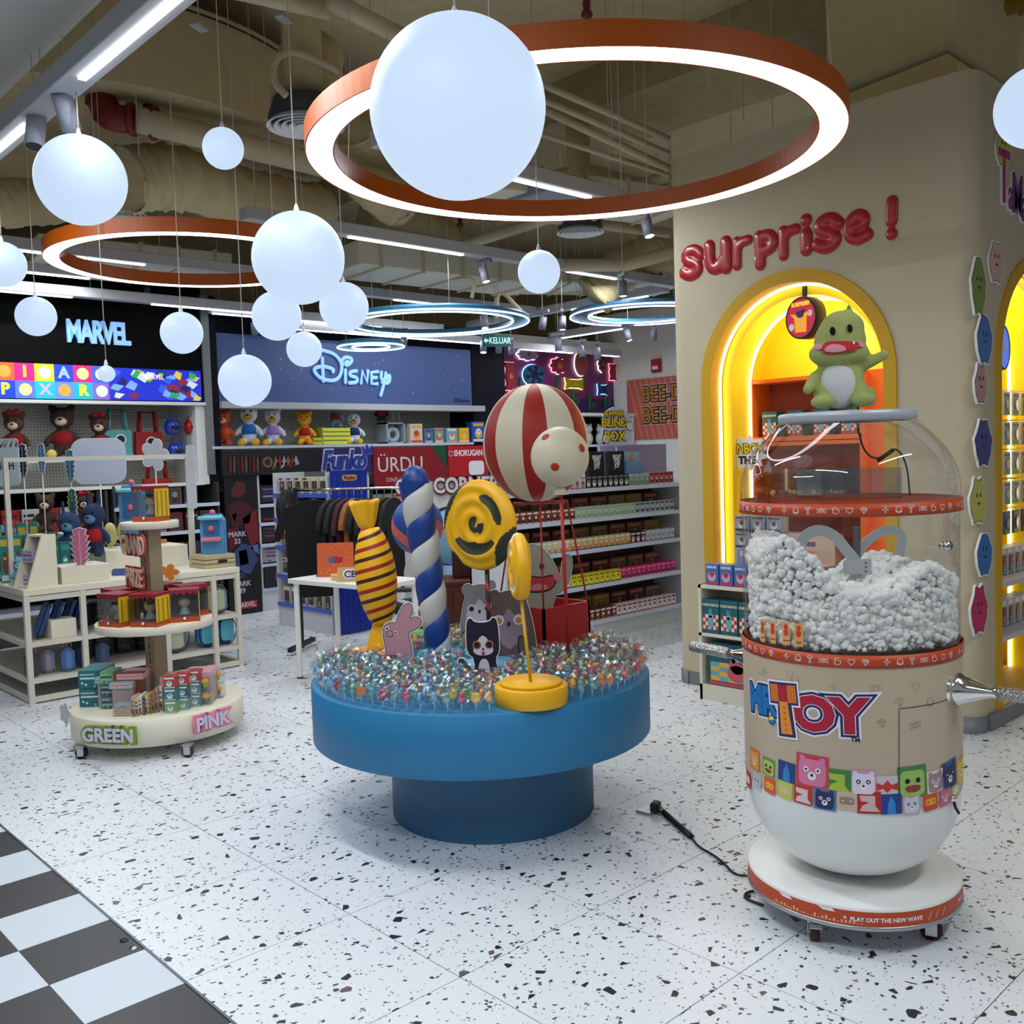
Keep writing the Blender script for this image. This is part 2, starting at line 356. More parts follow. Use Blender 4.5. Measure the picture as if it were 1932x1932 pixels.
def patch(mb, pts, m, mp, o=.0005, step=.012):
    """filled flat shape laid on a mapped surface"""
    bm = bmesh.new(); vs = [bm.verts.new((p[0], p[1], 0)) for p in pts]; bm.faces.new(vs)
    bmesh.ops.triangulate(bm, faces=bm.faces[:]); x0 = min(p[0] for p in pts); x1 = max(p[0] for p in pts); n = int((x1-x0)/step)
    for k in range(1, n+1):
        bmesh.ops.bisect_plane(bm, geom=bm.verts[:]+bm.edges[:]+bm.faces[:], plane_co=(x0+(x1-x0)*k/(n+1), 0, 0), plane_no=(1, 0, 0))
    bm.verts.index_update(); mb.add([mp(v.co.x, v.co.y, o) for v in bm.verts], [tuple(v.index for v in f.verts) for f in bm.faces], m); bm.free(); return mb
def wraptext(s, size, m, u, z, mp, o=.001, rot=0, parent=None, name='lettering', step=.015, **k):
    me = tmesh(s, size, m, ext=0, **k).copy(); bm = bmesh.new(); bm.from_mesh(me)
    R = Matrix.Rotation(-rot, 4, 'Y'); bmesh.ops.transform(bm, matrix=R, verts=bm.verts[:])
    xs = [v.co.x for v in bm.verts]; x0, x1 = min(xs), max(xs); n = int((x1-x0)/step)
    for q in range(1, n+1):
        bmesh.ops.bisect_plane(bm, geom=bm.verts[:]+bm.edges[:]+bm.faces[:], plane_co=(x0+(x1-x0)*q/(n+1), 0, 0), plane_no=(1, 0, 0))
    for v in bm.verts: v.co = Vector(mp(u+v.co.x, z+v.co.z, o))
    bm.to_mesh(me); bm.free(); return link(me, name, parent)
def helix(c1, cols, lead, z0=0, name='helical_stripes', rough=.5, noise=0):
    """painted helical stripes around the object's own axis: cols = [(start, end, colour)] over one turn"""
    m = bpy.data.materials.new(name); m.use_nodes = True; nt = m.node_tree; N = nt.nodes; L = nt.links; b = N['Principled BSDF']; b.inputs['Roughness'].default_value = rough
    tc = N.new('ShaderNodeTexCoord'); sp = N.new('ShaderNodeSeparateXYZ'); L.new(tc.outputs['Object'], sp.inputs[0])
    at = N.new('ShaderNodeMath'); at.operation = 'ARCTAN2'; L.new(sp.outputs['Y'], at.inputs[0]); L.new(sp.outputs['X'], at.inputs[1])
    d = N.new('ShaderNodeMath'); d.operation = 'MULTIPLY'; d.inputs[1].default_value = 1/(2*PI); L.new(at.outputs[0], d.inputs[0])
    e = N.new('ShaderNodeMath'); e.operation = 'MULTIPLY_ADD'; e.inputs[1].default_value = (1/lead if lead else 0); L.new(sp.outputs['Z'], e.inputs[0]); L.new(d.outputs[0], e.inputs[2])
    f = N.new('ShaderNodeMath'); f.operation = 'FRACT'; L.new(e.outputs[0], f.inputs[0]); r = N.new('ShaderNodeValToRGB'); r.color_ramp.interpolation = 'CONSTANT'
    el = r.color_ramp.elements; el[0].color = tuple(lin(x) for x in c1)+(1,); el.remove(el[1])
    for a, bb, c in cols:
        q = el.new(a); q.color = tuple(lin(x) for x in c)+(1,)
        if bb < 1: q = el.new(bb); q.color = tuple(lin(x) for x in c1)+(1,)
    L.new(f.outputs[0], r.inputs[0]); L.new(r.outputs[0], b.inputs['Base Color']); return m
# ================================================================ ROUND CANDY PLATFORM
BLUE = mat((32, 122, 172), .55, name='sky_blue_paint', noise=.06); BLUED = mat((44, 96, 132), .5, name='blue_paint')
YEL = mat((240, 178, 6), .45, name='yellow_paint', noise=.08); REDP = mat((168, 24, 22), .45, name='red_paint'); GRN = mat((70, 170, 60), .5, name='green_paint')
PC = (2.852, 3.274)
t = thing('display_platform', 'big round sky-blue two-tier platform carrying oversized sweets', 'platform', (PC[0], PC[1], 0))
q = MB(); q.lathe([(0, .365), (.75, .365), (.756, .371), (.756, .612), (.748, .62), (0, .62)], BLUE, 96); q.build('drum', t)
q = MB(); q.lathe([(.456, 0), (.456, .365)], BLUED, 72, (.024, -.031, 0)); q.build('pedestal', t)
ZT = .62
def base(name, parts, parent):
    q = MB()
    for r, z0, z1, m in parts: q.lathe([(0, z0), (r-.003, z0), (r, z0+.003), (r, z1-.004), (r-.004, z1), (0, z1)], m, 48)
    return q.build(name, parent)
LEAN = []
# wrapped yellow candy
t = thing('giant_wrapped_candy', 'giant yellow wrapped candy prop with red and brown stripes, twisted ends', 'sculpture', (2.715, 3.88, ZT))
base('round_base', [(.149, 0, .022, YEL), (.128, .022, .045, YEL)], t)
STR = helix((242, 180, 14), [(.08, .27, (160, 34, 16)), (.57, .75, (66, 20, 18))], -.1, name='candy_stripes')
q = MB(); prof = []
for k in range(25):
    a = k/24; z = -.235+.47*a; r = .022+.078*(max(0, math.sin(PI*(.03+.94*a))))**.55; prof.append((r, z))
q.lathe([(0, -.235)]+prof+[(0, .235)], STR, 40); b = q.build('striped_body', t, (.01, -.01, .405)); LEAN.append(b)
def ruffle(z0, z1, r0, r1, n, depth, m, up=True, flat=.62):
    q = MB(); k = 96; vs = []; fs = []; rows = 9
    for j in range(rows):
        s = j/(rows-1); z = z0+(z1-z0)*s; r = r0+(r1-r0)*s**.6
        for i in range(k):
            a = 2*PI*i/k; rr = r*(1+depth*s*math.cos(n*a)); vs.append((rr*math.cos(a), rr*math.sin(a)*flat, z+.006*math.sin(3*a)*s))
    for j in range(rows-1):
        for i in range(k): fs.append((j*k+i, j*k+(i+1) % k, (j+1)*k+(i+1) % k, (j+1)*k+i))
    fs.append(tuple((rows-1)*k+i for i in range(k))); q.add(vs, fs, m, True); return q
LEAN.append(ruffle(.635, .775, .026, .073, 9, .07, YEL).build('top_twist', t, rz=-.75))
LEAN.append(ruffle(.175, .045, .024, .068, 8, .13, YEL).build('bottom_twist', t, rz=-.75))
for o_ in LEAN:
    R_ = Matrix.Translation((.02, -.018, 0)) @ Matrix.Rotation(-.085, 4, Vector((.685, .729, 0))); M_ = R_ @ Matrix.Translation(o_.location) @ Matrix.Rotation(o_.rotation_euler.z, 4, 'Z'); o_.location = M_.to_translation(); o_.rotation_euler = M_.to_euler()
# twisted blue and white stick
t = thing('giant_twisted_stick', 'tall blue and white twisted candy stick prop on low round base', 'sculpture', (2.85, 3.56, ZT))
base('round_base', [(.127, 0, .022, mat((96, 172, 220), .5, name='pale_blue_paint')), (.11, .022, .05, mat((96, 172, 220), .5, name='pale_blue_paint'))], t)
BL2 = mat((20, 62, 140), .4, name='deep_blue', noise=.15); WH2 = mat((205, 203, 198), .5, name='chalk_white', noise=.12)
def twist(h, R, lead, mats, lean, rows=120, k=48, lob=.15):
    q = MB(); nm = len(mats); per = k//nm
    for mi, m in enumerate(mats):
        vs = []; fs = []
        for j in range(rows+1):
            s = j/rows; z = h*s; sc = R*(1+.22*s)*(.86+.14*min(1, s*12)); ph = 2*PI*z/lead
            for i in range(per+1):
                a = 2*PI*(mi*per+i)/k; l = math.sin(PI*i/per); rr = sc*(1-lob+lob*l**.6)
                vs.append((rr*math.cos(a+ph)+lean[0]*s, rr*math.sin(a+ph)+lean[1]*s, z+.012*l))
        for j in range(rows):
            for i in range(per): fs.append((j*(per+1)+i, j*(per+1)+i+1, (j+1)*(per+1)+i+1, (j+1)*(per+1)+i))
        q.add(vs, fs, m, True)
    return q
q = twist(.80, .066, .245, [BL2, WH2], (-.062, .058)); q.sph((-.062, .058, .80), (.066, .066, .086), BL2, 24, 14); q.lathe([(0, 0), (.055, 0)], WH2, 24); q.build('twisted_body', t, (-.005, 0, .05))
# blue and coral ball lollipop behind the stick
t = thing('giant_ball_lollipop', 'blue and coral ball-shaped lollipop prop behind the twisted stick', 'sculpture', (3.10, 3.98, ZT))
base('round_base', [(.11, 0, .06, GRN)], t)
SW = helix((28, 70, 150), [(.05, .17, (208, 96, 96)), (.38, .50, (208, 96, 96)), (.72, .84, (208, 96, 96))], .6, name='ball_swirl')
q = MB(); q.sph((0, 0, 0), (.135, .135, .15), SW, 40, 24); q.build('candy_ball', t, (-.02, .02, .62)); q = MB(); q.tube([(0, 0, .05), (-.02, .02, .5)], .011, WHITE); q.build('stick', t)
# swirl lollipops
def swirl(R, T, turns, dark, m1, m2, m3=None, back=True, nr=44, na=150):
    q = MB(); vs = []; fs = []; fm = []
    for j in range(nr+1):
        r = R*j/nr
        for i in range(na):
            a = 2*PI*i/na; s = r/R; ph = s*turns-a/(2*PI); g = math.cos(2*PI*ph)
            edge = math.sqrt(max(0, 1-s**7)); y = -(T*.42*edge+T*.12*edge*(.5-.5*g)*(1 if s > .08 else s/.08))
            rr = r*(1+.025*math.cos(a+1)*s); vs.append((rr*math.cos(a), y, rr*math.sin(a)))
    for j in range(nr):
        for i in range(na):
            s = (j+.5)/nr; a = 360*(i+.5)/na; fs.append((j*na+i, (j+1)*na+i, (j+1)*na+(i+1) % na, j*na+(i+1) % na)); ph = (s*turns-a/360) % 1.
            d = dark(s, a, ph); fm.append(d)
    for want, m in ((0, m1), (1, m2)): q.add(vs, [f for f, d in zip(fs, fm) if d == want], m, True)
    q.add([(v[0], -v[1], v[2]) for v in vs], [f[::-1] for f in fs], m1, True)
    return q
OL = mat((44, 50, 38), .55, name='olive_black')
def darkbig(s, a, ph):
    c = math.floor(s*3.2-a/360+.5); f = abs((s*3.2-a/360+.5) % 1-.5)
    if s > .80+.19*((a-150)/48)**2 or s > .72+.26*((a-328)/30)**2 or s > .88+.12*((a-230)/16)**2: return 1
    if .50+.12*((a-36)/42)**4 < s-.04*math.cos(math.radians(a)) < .74-.12*((a-36)/42)**4 and (a < 80): return 1 if s > .52+.0018*a*.3 else 0
    if .36+abs(a-268)/330 < s < .66 and 210 < a < 325: return 1
    if s < .19 and (60 < a < 300): return 1
    if .06 < s < .26 and (290 < a or a < 60) and (a > 300 or a < 10): return 1
    return 0
t = thing('giant_swirl_lollipop', 'large yellow swirl lollipop prop with olive-black streaks on striped stick', 'sculpture', (2.875, 3.235, ZT))
base('round_base', [(.132, 0, .02, mat((96, 172, 220), .5, name='pale_blue_paint')), (.115, .02, .045, mat((96, 172, 220), .5, name='pale_blue_paint'))], t)
q = swirl(.205, .075, 3.2, darkbig, YEL, OL); q.build('swirl_head', t, (-.01, .03, .665), -PI/2+.16)
CAN = helix((30, 14, 14), [(.0, .35, (160, 26, 24))], .09, name='stick_stripes')
q = MB(); q.tube([(0, 0, -.2), (0, 0, .24)], .0105, CAN, 10); q.build('striped_stick', t, (0, 0, .245))
t = thing('small_swirl_lollipop', 'smaller yellow and white swirl lollipop prop on front yellow podium', 'sculpture', (2.60, 2.69, ZT))
YW = mat((244, 226, 180), .5, name='cream_streak')
base('round_base', [(.144, 0, .074, YEL), (.122, .074, .088, YEL)], t)
def darksm(s, a, ph): return 1 if (.36 < s < .62 and 40 < a < 200) or (s > .72 and (80 < a < 150)) or (.5 < s < .75 and 250 < a < 310) else 0
swirl(.132, .068, 2.6, darksm, YEL, YW).build('swirl_head', t, (-.022, .022, .538), -PI/2-.62)
q = MB(); q.tube([(-.02, -.02, .085), (-.02, .02, .42)], .0065, mat((214, 172, 30), .5, name='yellow_stick')); q.build('stick', t)
# hot air balloon
t = thing('hot_air_balloon', 'red and cream striped balloon prop above red square basket', 'sculpture', (3.355, 3.365, ZT))
CRM = mat((214, 206, 180), .45, name='cream_paint', noise=.06)
GO = helix((216, 208, 184), [(.30, .365, (160, 34, 22)), (.50, .565, (160, 34, 22)), (.66, .735, (160, 34, 22)), (.86, .93, (160, 34, 22)), (.1, .165, (160, 34, 22))][:0] or [((.0983+k/6) % 1, (.0983+k/6) % 1+.072, (162, 34, 22)) for k in range(5)]+[(.9317, .9999, (162, 34, 22))], 0, name='balloon_gores')
q = MB(); prof = []
for k in range(33):
    a = k/32*PI; z = -math.cos(a); r = math.sin(a)
    if z < 0: r = max(r, 0)*(1-.02*z); r = r if z > -.6 else r+.12*(-.6-z)
    prof.append((.258*r, .29*z*(1.0 if z > 0 else .98)))
q.lathe(prof, GO, 80); q.build('envelope', t, (-.01, .01, 1.025), 2.02)
q = MB(); s = .162
for a, b, c, d in ((-s, s, -s, -s+.012), (-s, s, s-.012, s), (-s, -s+.012, -s, s), (s-.012, s, -s, s)): q.box(((a+b)/2, (c+d)/2, .12), (b-a, d-c, .24), REDP)
q.box((0, 0, .006), (2*s, 2*s, .012), REDP); q.build('basket', t)
q = MB(); q.tube([(.13, 0, 0), (0, .13, 0), (-.13, 0, 0), (0, -.13, 0)], .006, REDP, 6, closed=True); q.build('hoop', t, (0, 0, .735), PI/4)
for x, y in ((-1, -1), (1, -1), (-1, 1), (1, 1)):
    q = MB(); q.tube([(x*s*.96, y*s*.96, .23), (x*.092, y*.092, .735)], .0045, REDP, 6); q.build('strut', t)
t = thing('white_dotted_balloon', 'white ball with red dots on a long red pole, before the striped balloon', 'sculpture', (3.07, 2.93, ZT))
q = MB(); c = Vector((-.02, .0, .955)); q.sph(c, (.127, .127, .132), CRM, 40, 24); q.lathe([(.012, -.125), (.03, -.158), (.034, -.165), (0, -.165)][::-1], CRM, 16, c); q.build('ball', t)
for px, py in ((1068, 795), (1029, 824), (1047, 881), (1098, 845)):
    dirp = ray(px, py); o0 = CAM-np.array([3.07-.02, 2.93, ZT+.955]); A = dirp@dirp; B = 2*(o0@dirp); Cc = o0@o0-.1285**2; disc = B*B-4*A*Cc
    if disc < 0: continue
    p = o0+dirp*((-B-math.sqrt(disc))/(2*A)); n = Vector(p).normalized(); q = MB(); rot = n.to_track_quat('Z', 'Y').to_matrix()
    q.sph((0, 0, 0), (.0185, .0185, .003), mat((178, 40, 22), .5, name='red_dot'), 16, 6, rot=rot); q.build('dot', t, c+Vector(p))
q = MB(); q.tube([(0, 0, 0), (-.02, 0, .8)], .008, REDP, 8); q.build('pole', t)
# ---- cut-out figures (plain generic animals)
def cutout(mb, pts, fill, y=0, th=.007, rim=.006, line=.0025, smooth=1):
    if smooth: pts = smoothpoly(pts, smooth)
    mb.prism(offset_poly(pts, rim), y, y+th, WHITE); mb.prism(offset_poly(pts, line), y-.0006, y+.0002, BLACK); mb.prism(pts, y-.0014, y-.0004, fill); return mb
def eye(mb, x, z, r, y=-.0014, c1=WHITE, c2=BLACK):
    mb.prism(circ(x, z, r, 14), y-.0006, y, c1); mb.prism(circ(x, z, r*.55, 12), y-.0012, y, c2)
PK = mat((196, 140, 152), .5, name='pink_print'); FR = -.74
t = thing('rabbit_cutout', 'pink long-eared rabbit cutout standing among the lollipops', 'cutout', (2.66, 3.62, ZT+.022), FR); t.scale = (1.25, 1, 1.2)
q = MB(); cutout(q, [(-.05, -.02), (-.052, .06), (-.06, .10), (-.058, .145), (-.03, .16), (-.012, .152), (.0, .19), (.02, .225), (.045, .232), (.052, .205), (.035, .165), (.06, .178), (.082, .17), (.08, .14), (.05, .125), (.03, .115), (.042, .06), (.045, -.02)], PK)
eye(q, -.045, .135, .008); eye(q, -.015, .118, .007); q.prism(circ(-.036, .115, .013, 16), -.003, -.001, BLACK); q.prism(circ(-.036, .115, .011, 16), -.004, -.002, PK); q.build('figure', t)
q = MB(); q.box((-.05, -.03, .03), (.07, .05, .004), BLACK); q.build('foot', t)
CAT = 1
t = thing('cat_cutout', 'black and white cat cutout standing at platform front', 'cutout', (2.74, 3.12, ZT+.022), FR); t.scale = (1.26, 1, 1.22)
q = MB(); NV = mat((30, 24, 46), .5, name='navy_print'); WP = mat((214, 208, 216), .5, name='white_print'); PKN = mat((190, 120, 130), .5, name='rose_print')
cutout(q, [(-.035, -.02), (-.03, .06), (-.055, .08), (-.058, .13), (-.055, .19), (-.045, .205), (-.03, .185), (.02, .185), (.036, .205), (.046, .19), (.05, .13), (.05, .08), (.035, .06), (.045, 0), (.04, -.02)], NV)
cutout(q, [(-.04, 0), (-.07, .02), (-.09, .045), (-.085, .06), (-.07, .055), (-.05, .03)], NV, y=.006)
q.prism(smoothpoly([(-.004, .15), (-.03, .11), (-.04, .085), (-.02, .07), (.015, .07), (.035, .085), (.025, .11)]), -.003, -.001, WP); q.prism(smoothpoly([(-.022, -.02), (-.02, .055), (.015, .06), (.02, -.02)]), -.003, -.001, WP)
for x in (-.024, .018): q.prism(circ(x, .108, .015, 18), -.0038, -.002, mat((190, 130, 120), .5, name='eye_ring')); q.prism(circ(x, .108, .0115, 16), -.0046, -.003, mat((46, 20, 24), .5, name='eye_dark'))
q.prism(circ(-.003, .093, .004, 8), -.0046, -.003, BLACK); q.prism(circ(-.003, .078, .006, 10, rz=.008), -.0046, -.003, mat((200, 50, 70), .5, name='mouth_red')); q.build('figure', t)
q = MB(); q.box((-.03, -.03, .02), (.06, .05, .004), BLACK); q.build('foot', t)
GB = mat((104, 84, 82), .5, name='brown_grey_print'); GB2 = mat((146, 126, 136), .5, name='mauve_print')
def bear(name, label, loc, sc, fill, fill2, eyes, rz=FR):
    t = thing(name, label, 'cutout', loc, rz); q = MB()
    P = [(-.075, -.02), (-.085, .06), (-.07, .15), (-.055, .20), (-.07, .215), (-.068, .24), (-.045, .25), (-.028, .235), (0, .245), (.035, .24), (.045, .26), (.068, .258), (.075, .235), (.06, .215), (.075, .17), (.09, .09), (.095, .03), (.085, -.02)]
    cutout(q, [(a*sc, b*sc) for a, b in P], fill)
    q.prism(smoothpoly([(a*sc, b*sc) for a, b in [(.0, .19), (-.02, .15), (-.065, .12), (-.05, .06), (-.02, .05), (0, .03), (.02, .05), (.06, .06), (.07, .12), (.025, .15)]]), -.003, -.001, fill2)
    for x in (-.035, .035):
        q.prism(circ(x*sc, .14*sc, .019*sc, 18), -.0036, -.002, WP); q.prism(circ(x*sc, .138*sc, .011*sc, 14), -.0044, -.003, eyes)
        q.prism(smoothpoly([(a*sc*(1 if x > 0 else -1), b*sc) for a, b in [(.04, -.02), (.03, .04), (.03, .08), (.05, .085), (.06, .05), (.085, .03), (.08, -.01)]]), -.0042, -.003, BLACK)
        q.prism(smoothpoly([(a*sc*(1 if x > 0 else -1), b*sc) for a, b in [(.043, -.016), (.034, .04), (.034, .076), (.049, .08), (.058, .047), (.081, .027), (.076, -.006)]]), -.005, -.004, fill)
    q.prism(circ(0, .125*sc, .006*sc, 10, rz=.009*sc), -.0046, -.003, BLACK); q.build('figure', t); return t
bear('bear_cutout', 'grey-brown bear cutout with orange eyes beside the red basket', (3.03, 3.27, ZT+.025), 1.3, GB, GB2, mat((206, 128, 40), .5, name='orange_eye'))
bear('panda_cutout', 'pale grey bear cutout with black ears behind the brown bear', (3.14, 3.60, ZT+.06), 1.12, mat((150, 148, 152), .5, name='pale_grey_print'), WP, BLACK)
t = thing('waving_cutout', 'grey waving creature cutout with open pink mouth in red basket', 'cutout', (3.40, 3.43, ZT+.01), FR)
q = MB(); LG = mat((150, 152, 138), .5, name='grey_green_print')
cutout(q, [(-.07, .05), (-.07, .24), (-.125, .27), (-.16, .36), (-.12, .37), (-.10, .32), (-.12, .38), (-.105, .47), (-.05, .515), (.01, .50), (.06, .44), (.09, .36), (.105, .32), (.12, .44), (.15, .46), (.165, .42), (.15, .33), (.115, .27), (.06, .25), (.05, .05)], LG)
q.prism(smoothpoly([(-.10, .29), (-.06, .36), (0, .345), (.07, .36), (.09, .32), (.05, .27), (-.05, .265)]), -.003, -.001, BLACK); q.prism(smoothpoly([(-.092, .292), (-.057, .352), (0, .338), (.067, .352), (.082, .32), (.046, .277), (-.047, .272)]), -.004, -.002, mat((178, 50, 60), .5, name='mouth_red2'))
q.prism(smoothpoly([(-.06, .278), (-.03, .315), (.03, .31), (.045, .28)]), -.005, -.003, PKN)
for x in (-.05, .012): q.prism(circ(x, .40, .012, 14, rz=.018), -.004, -.001, BLACK)
q.prism(circ(.09, .345, .022, 14), -.0035, -.001, PKN); q.build('figure', t)
t = thing('side_on_cutout', 'white-edged cutout seen edge-on beside the red pole', 'cutout', (3.17, 3.03, ZT+.19), .72)
q = MB(); cutout(q, [(-.05, 0), (-.055, .1), (-.04, .18), (.0, .2), (.04, .18), (.055, .1), (.05, 0)], LG); q.tube([(0, .003, -.18), (0, .003, .02)], .004, BLACK, 6); q.build('figure', t)
# ---- the lollipops
LC = [(96, 172, 214), (84, 176, 190), (206, 70, 110), (226, 110, 140), (235, 170, 30), (240, 200, 70), (70, 160, 80), (180, 30, 60), (170, 200, 190), (230, 130, 60), (110, 180, 170)]
LM = [mat(c, .25, name='sugar', spec=.7) for c in LC]; STK = mat((225, 225, 220), .5, name='paper_stick')
def wrapmesh(seed):
    r = random.Random(seed); q = MB(); n = 9; rows = [(.005, .030), (.019, .040), (.025, .056), (.024, .074), (.017, .086), (.022, .098)]; vs = []; fs = []
    for (rad, z) in rows:
        for i in range(n):
            a = 2*PI*i/n; k = rad*(1+r.uniform(-.38, .38)); vs.append((k*math.cos(a), k*math.sin(a), z+r.uniform(-.007, .007)))
    for j in range(len(rows)-1):
        for i in range(n): fs.append((j*n+i, j*n+(i+1) % n, (j+1)*n+(i+1) % n, (j+1)*n+i))
    q.add(vs, fs, FILM); return q
def candymesh(seed, m):
    r = random.Random(seed); q = MB(); k = seed % 3
    if k == 0: q.sph((0, 0, .054), (.015, .012, .016), m, 8, 6); q.sph((.009, 0, .071), .008, m, 6, 4); q.sph((-.009, 0, .071), .008, m, 6, 4)
    elif k == 1: q.sph((0, 0, .050), (.014, .011, .014), m, 8, 5); q.sph((0, 0, .070), (.011, .010, .011), m, 8, 5)
    else: q.prism(circ(0, .058, .019, 8), -.006, .006, m)
    return q
WR = [wrapmesh(s).mesh('wrapper') for s in range(6)]
CM = [candymesh(i, m).mesh('candy') for i, m in enumerate(LM*2)]
q = MB(); q.tube([(0, 0, 0), (0, 0, .05)], .002, STK, 5); SM = q.mesh('stick')
spots = []; rr = .727; ring = 0
avoid = [(2.60, 2.69, .152), (2.715, 3.88, .155), (2.85, 3.56, .132), (2.875, 3.235, .137), (3.10, 3.98, .115), (3.355, 3.365, .215), (2.74, 3.12, .07), (2.67, 3.05, .05), (2.66, 3.62, .07), (2.60, 3.56, .05), (3.03, 3.27, .09), (2.99, 3.20, .06)]
rg = random.Random(5)
while rr > .05:
    n = int(2*PI*rr/.054)
    for i in range(n):
        a = 2*PI*(i+.5*(ring % 2))/n; x = PC[0]+rr*math.cos(a)+rg.uniform(-.004, .004); y = PC[1]+rr*math.sin(a)+rg.uniform(-.004, .004)
        if any(math.hypot(x-c[0], y-c[1]) < c[2]+.016 for c in avoid): continue
        spots.append((float((np.array([x, y, .7])-CAM)@FW), x, y))
    rr -= .050; ring += 1
spots.sort()
names = ['blue', 'teal', 'pink', 'rose pink', 'amber', 'yellow', 'green', 'crimson', 'pale mint', 'orange', 'sea green']
stuff = MB()
for k, (d, x, y) in enumerate(spots):
    ci = rg.randrange(len(LM)*2); ang = math.degrees(math.atan2(y-PC[1], x-PC[0])) % 360
    if 125 < ang < 215 and rg.random() < .55: ci = rg.choice([0, 1, 11, 12])
    rz = rg.uniform(0, 6.28)
    if k < 300:
        nm = names[ci % 11]
        o = thing('lollipop', nm+' animal-shaped lollipop in clear wrap standing on the blue platform', 'lollipop', (x, y, ZT), rz, nm+' wrapped lollipops on the platform')
        o.rotation_euler = (rg.uniform(-.05, .05), rg.uniform(-.05, .05), rz)
        link(SM, 'stick', o); link(CM[ci], 'candy', o); link(WR[rg.randrange(6)], 'wrapper', o)
    else:
        stuff.mx = Matrix.Translation((x, y, ZT)) @ Matrix.Rotation(rz, 4, 'Z')
        for src in (SM, CM[ci], WR[rg.randrange(6)]): stuff.add([tuple(v.co) for v in src.vertices], [tuple(p.vertices) for p in src.polygons], src.materials[0], src is not WR[0] and src not in WR)
tag(stuff.build('lollipop_rows'), 'far rows of wrapped lollipops on the blue platform', 'lollipops', kind='stuff')
# ================================================================ CAPSULE STUFFING MACHINE
MX, MY, MR = 3.038, 1.59, .350
A0 = math.atan2(-MY, -MX)
def cmap(r): return lambda u, z, o=0: ((r+o)*math.cos(A0+u/r), (r+o)*math.sin(A0+u/r), z)
def cpx(px, py, r=MR):
    d = ray(px, py); o = CAM-np.array([MX, MY, 0]); a = d[0]**2+d[1]**2; b = 2*(o[0]*d[0]+o[1]*d[1]); c = o[0]**2+o[1]**2-r*r
    t = (-b-math.sqrt(max(0, b*b-4*a*c)))/(2*a); p = o+d*t; an = (math.atan2(p[1], p[0])-A0+PI) % (2*PI)-PI; return an*r, p[2]
ORG = mat((188, 66, 14), .45, name='orange_vinyl'); BEI = mat((190, 172, 148), .5, name='beige_vinyl'); WBOWL = mat((226, 228, 226), .3, name='white_gelcoat', coat=.3)
LAV = mat((236, 232, 240), .5, name='white_vinyl_print'); NVY = mat((24, 36, 96), .5, name='navy_vinyl'); CRI = mat((176, 22, 52), .5, name='crimson_vinyl'); BLV = mat((20, 112, 178), .5, name='blue_vinyl'); AMB = mat((226, 120, 34), .5, name='amber_vinyl')
M = thing('stuffing_machine', 'capsule-shaped toy stuffing machine with clear dome, beige body and white bowl', 'machine', (MX, MY, 0))
q = MB(); q.lathe([(0, .085), (.340, .085), (.349, .089), (.349, .100), (.344, .102)], mat((170, 172, 175), .3, .7, name='brushed_rim'), 80)
q.lathe([(.346, .102), (.346, .148)], ORG, 80); q.lathe([(.346, .148), (.3465, .156), (.340, .160), (0, .160)], WHITE, 80); q.build('base_disc', M)
mp = cmap(.3465); q = MB()
wraptext('PLAY OUT THE NEW WAVE', .0180, LAV, cpx(1676, 1729)[0], .123, mp, .0008, parent=M, off=.0006)
wraptext('PLAY OUT THE NEW WAVE', .0180, LAV, cpx(1818, 1692)[0]+.05, .123, mp, .0008, parent=M, off=.0006)
for k in range(3): u = cpx(1755+k*13, 1725)[0]; ribbon(q, [(u-.006, .112), (u+.008, .135)], .0018, LAV, mp)
for k in range(26):
    u = -.27+.0118*k; h = random.Random(k).choice([.004, .01, .014, .003, .006]); patch(q, [(u, .108), (u+.007, .108), (u+.007, .108+h), (u, .108+h)], mat((230, 170, 120), .5, name='pale_print'), mp)
for u in (-.245, -.105): patch(q, [(u, .148), (u+.018, .138), (u+.055, .138), (u+.045, .148)], LAV, mp)
def star(u, z, r, n=5, k=.42): return [(u+(r if i % 2 == 0 else r*k)*math.sin(PI*i/n), z+(r if i % 2 == 0 else r*k)*math.cos(PI*i/n)) for i in range(2*n)]
patch(q, star(cpx(1594, 1722)[0], .126, .0065), LAV, mp); q.build('band_print', M)['kind'] = 'stuff'
# casters
RUB = mat((60, 12, 14), .5, name='dark_red_rubber')
def caster(parent, x, y, h, r, wheel, rz, pedal=True):
    q = MB(); q.tube([(-.014, 0, 0), (.014, 0, 0)], r, wheel, 24); wm = q.build('wheel', None)
    w = wm; w.parent = parent; w.location = (x, y, r); w.rotation_euler = (0, 0, rz)
    q = MB(); q.tube([(-.016, 0, 0), (.016, 0, 0)], r*.55, STEEL, 16); hb = q.build('hub', w)
    q = MB(); q.box((-.021, 0, .004), (.003, .036, r*1.2), STEEL, bev=.001); q.box((.021, 0, .004), (.003, .036, r*1.2), STEEL, bev=.001); q.box((0, 0, h-r-.006), (.05, .05, .006), STEEL); q.box((0, 0, (h-r)*.62), (.045, .036, .008), STEEL)
    f = q.build('fork', parent, (x, y, r), rz)
    if pedal:
        q = MB(); q.mx = Matrix.Rotation(-.5, 4, 'X'); q.box((0, -.05, .0), (.036, .04, .006), STEEL, bev=.002); q.box((0, -.069, -.006), (.038, .006, .016), STEEL, bev=.002); q.mx = None; q.build('brake_pedal', f, (0, 0, .012))
for (x, y) in ((-.305, -.02), (-.03, -.30), (.30, .0), (.0, .30)):
    n = math.hypot(x, y); caster(M, x/n*.285, y/n*.285, .086, .034, RUB, math.atan2(y, x)+PI/2+.5)
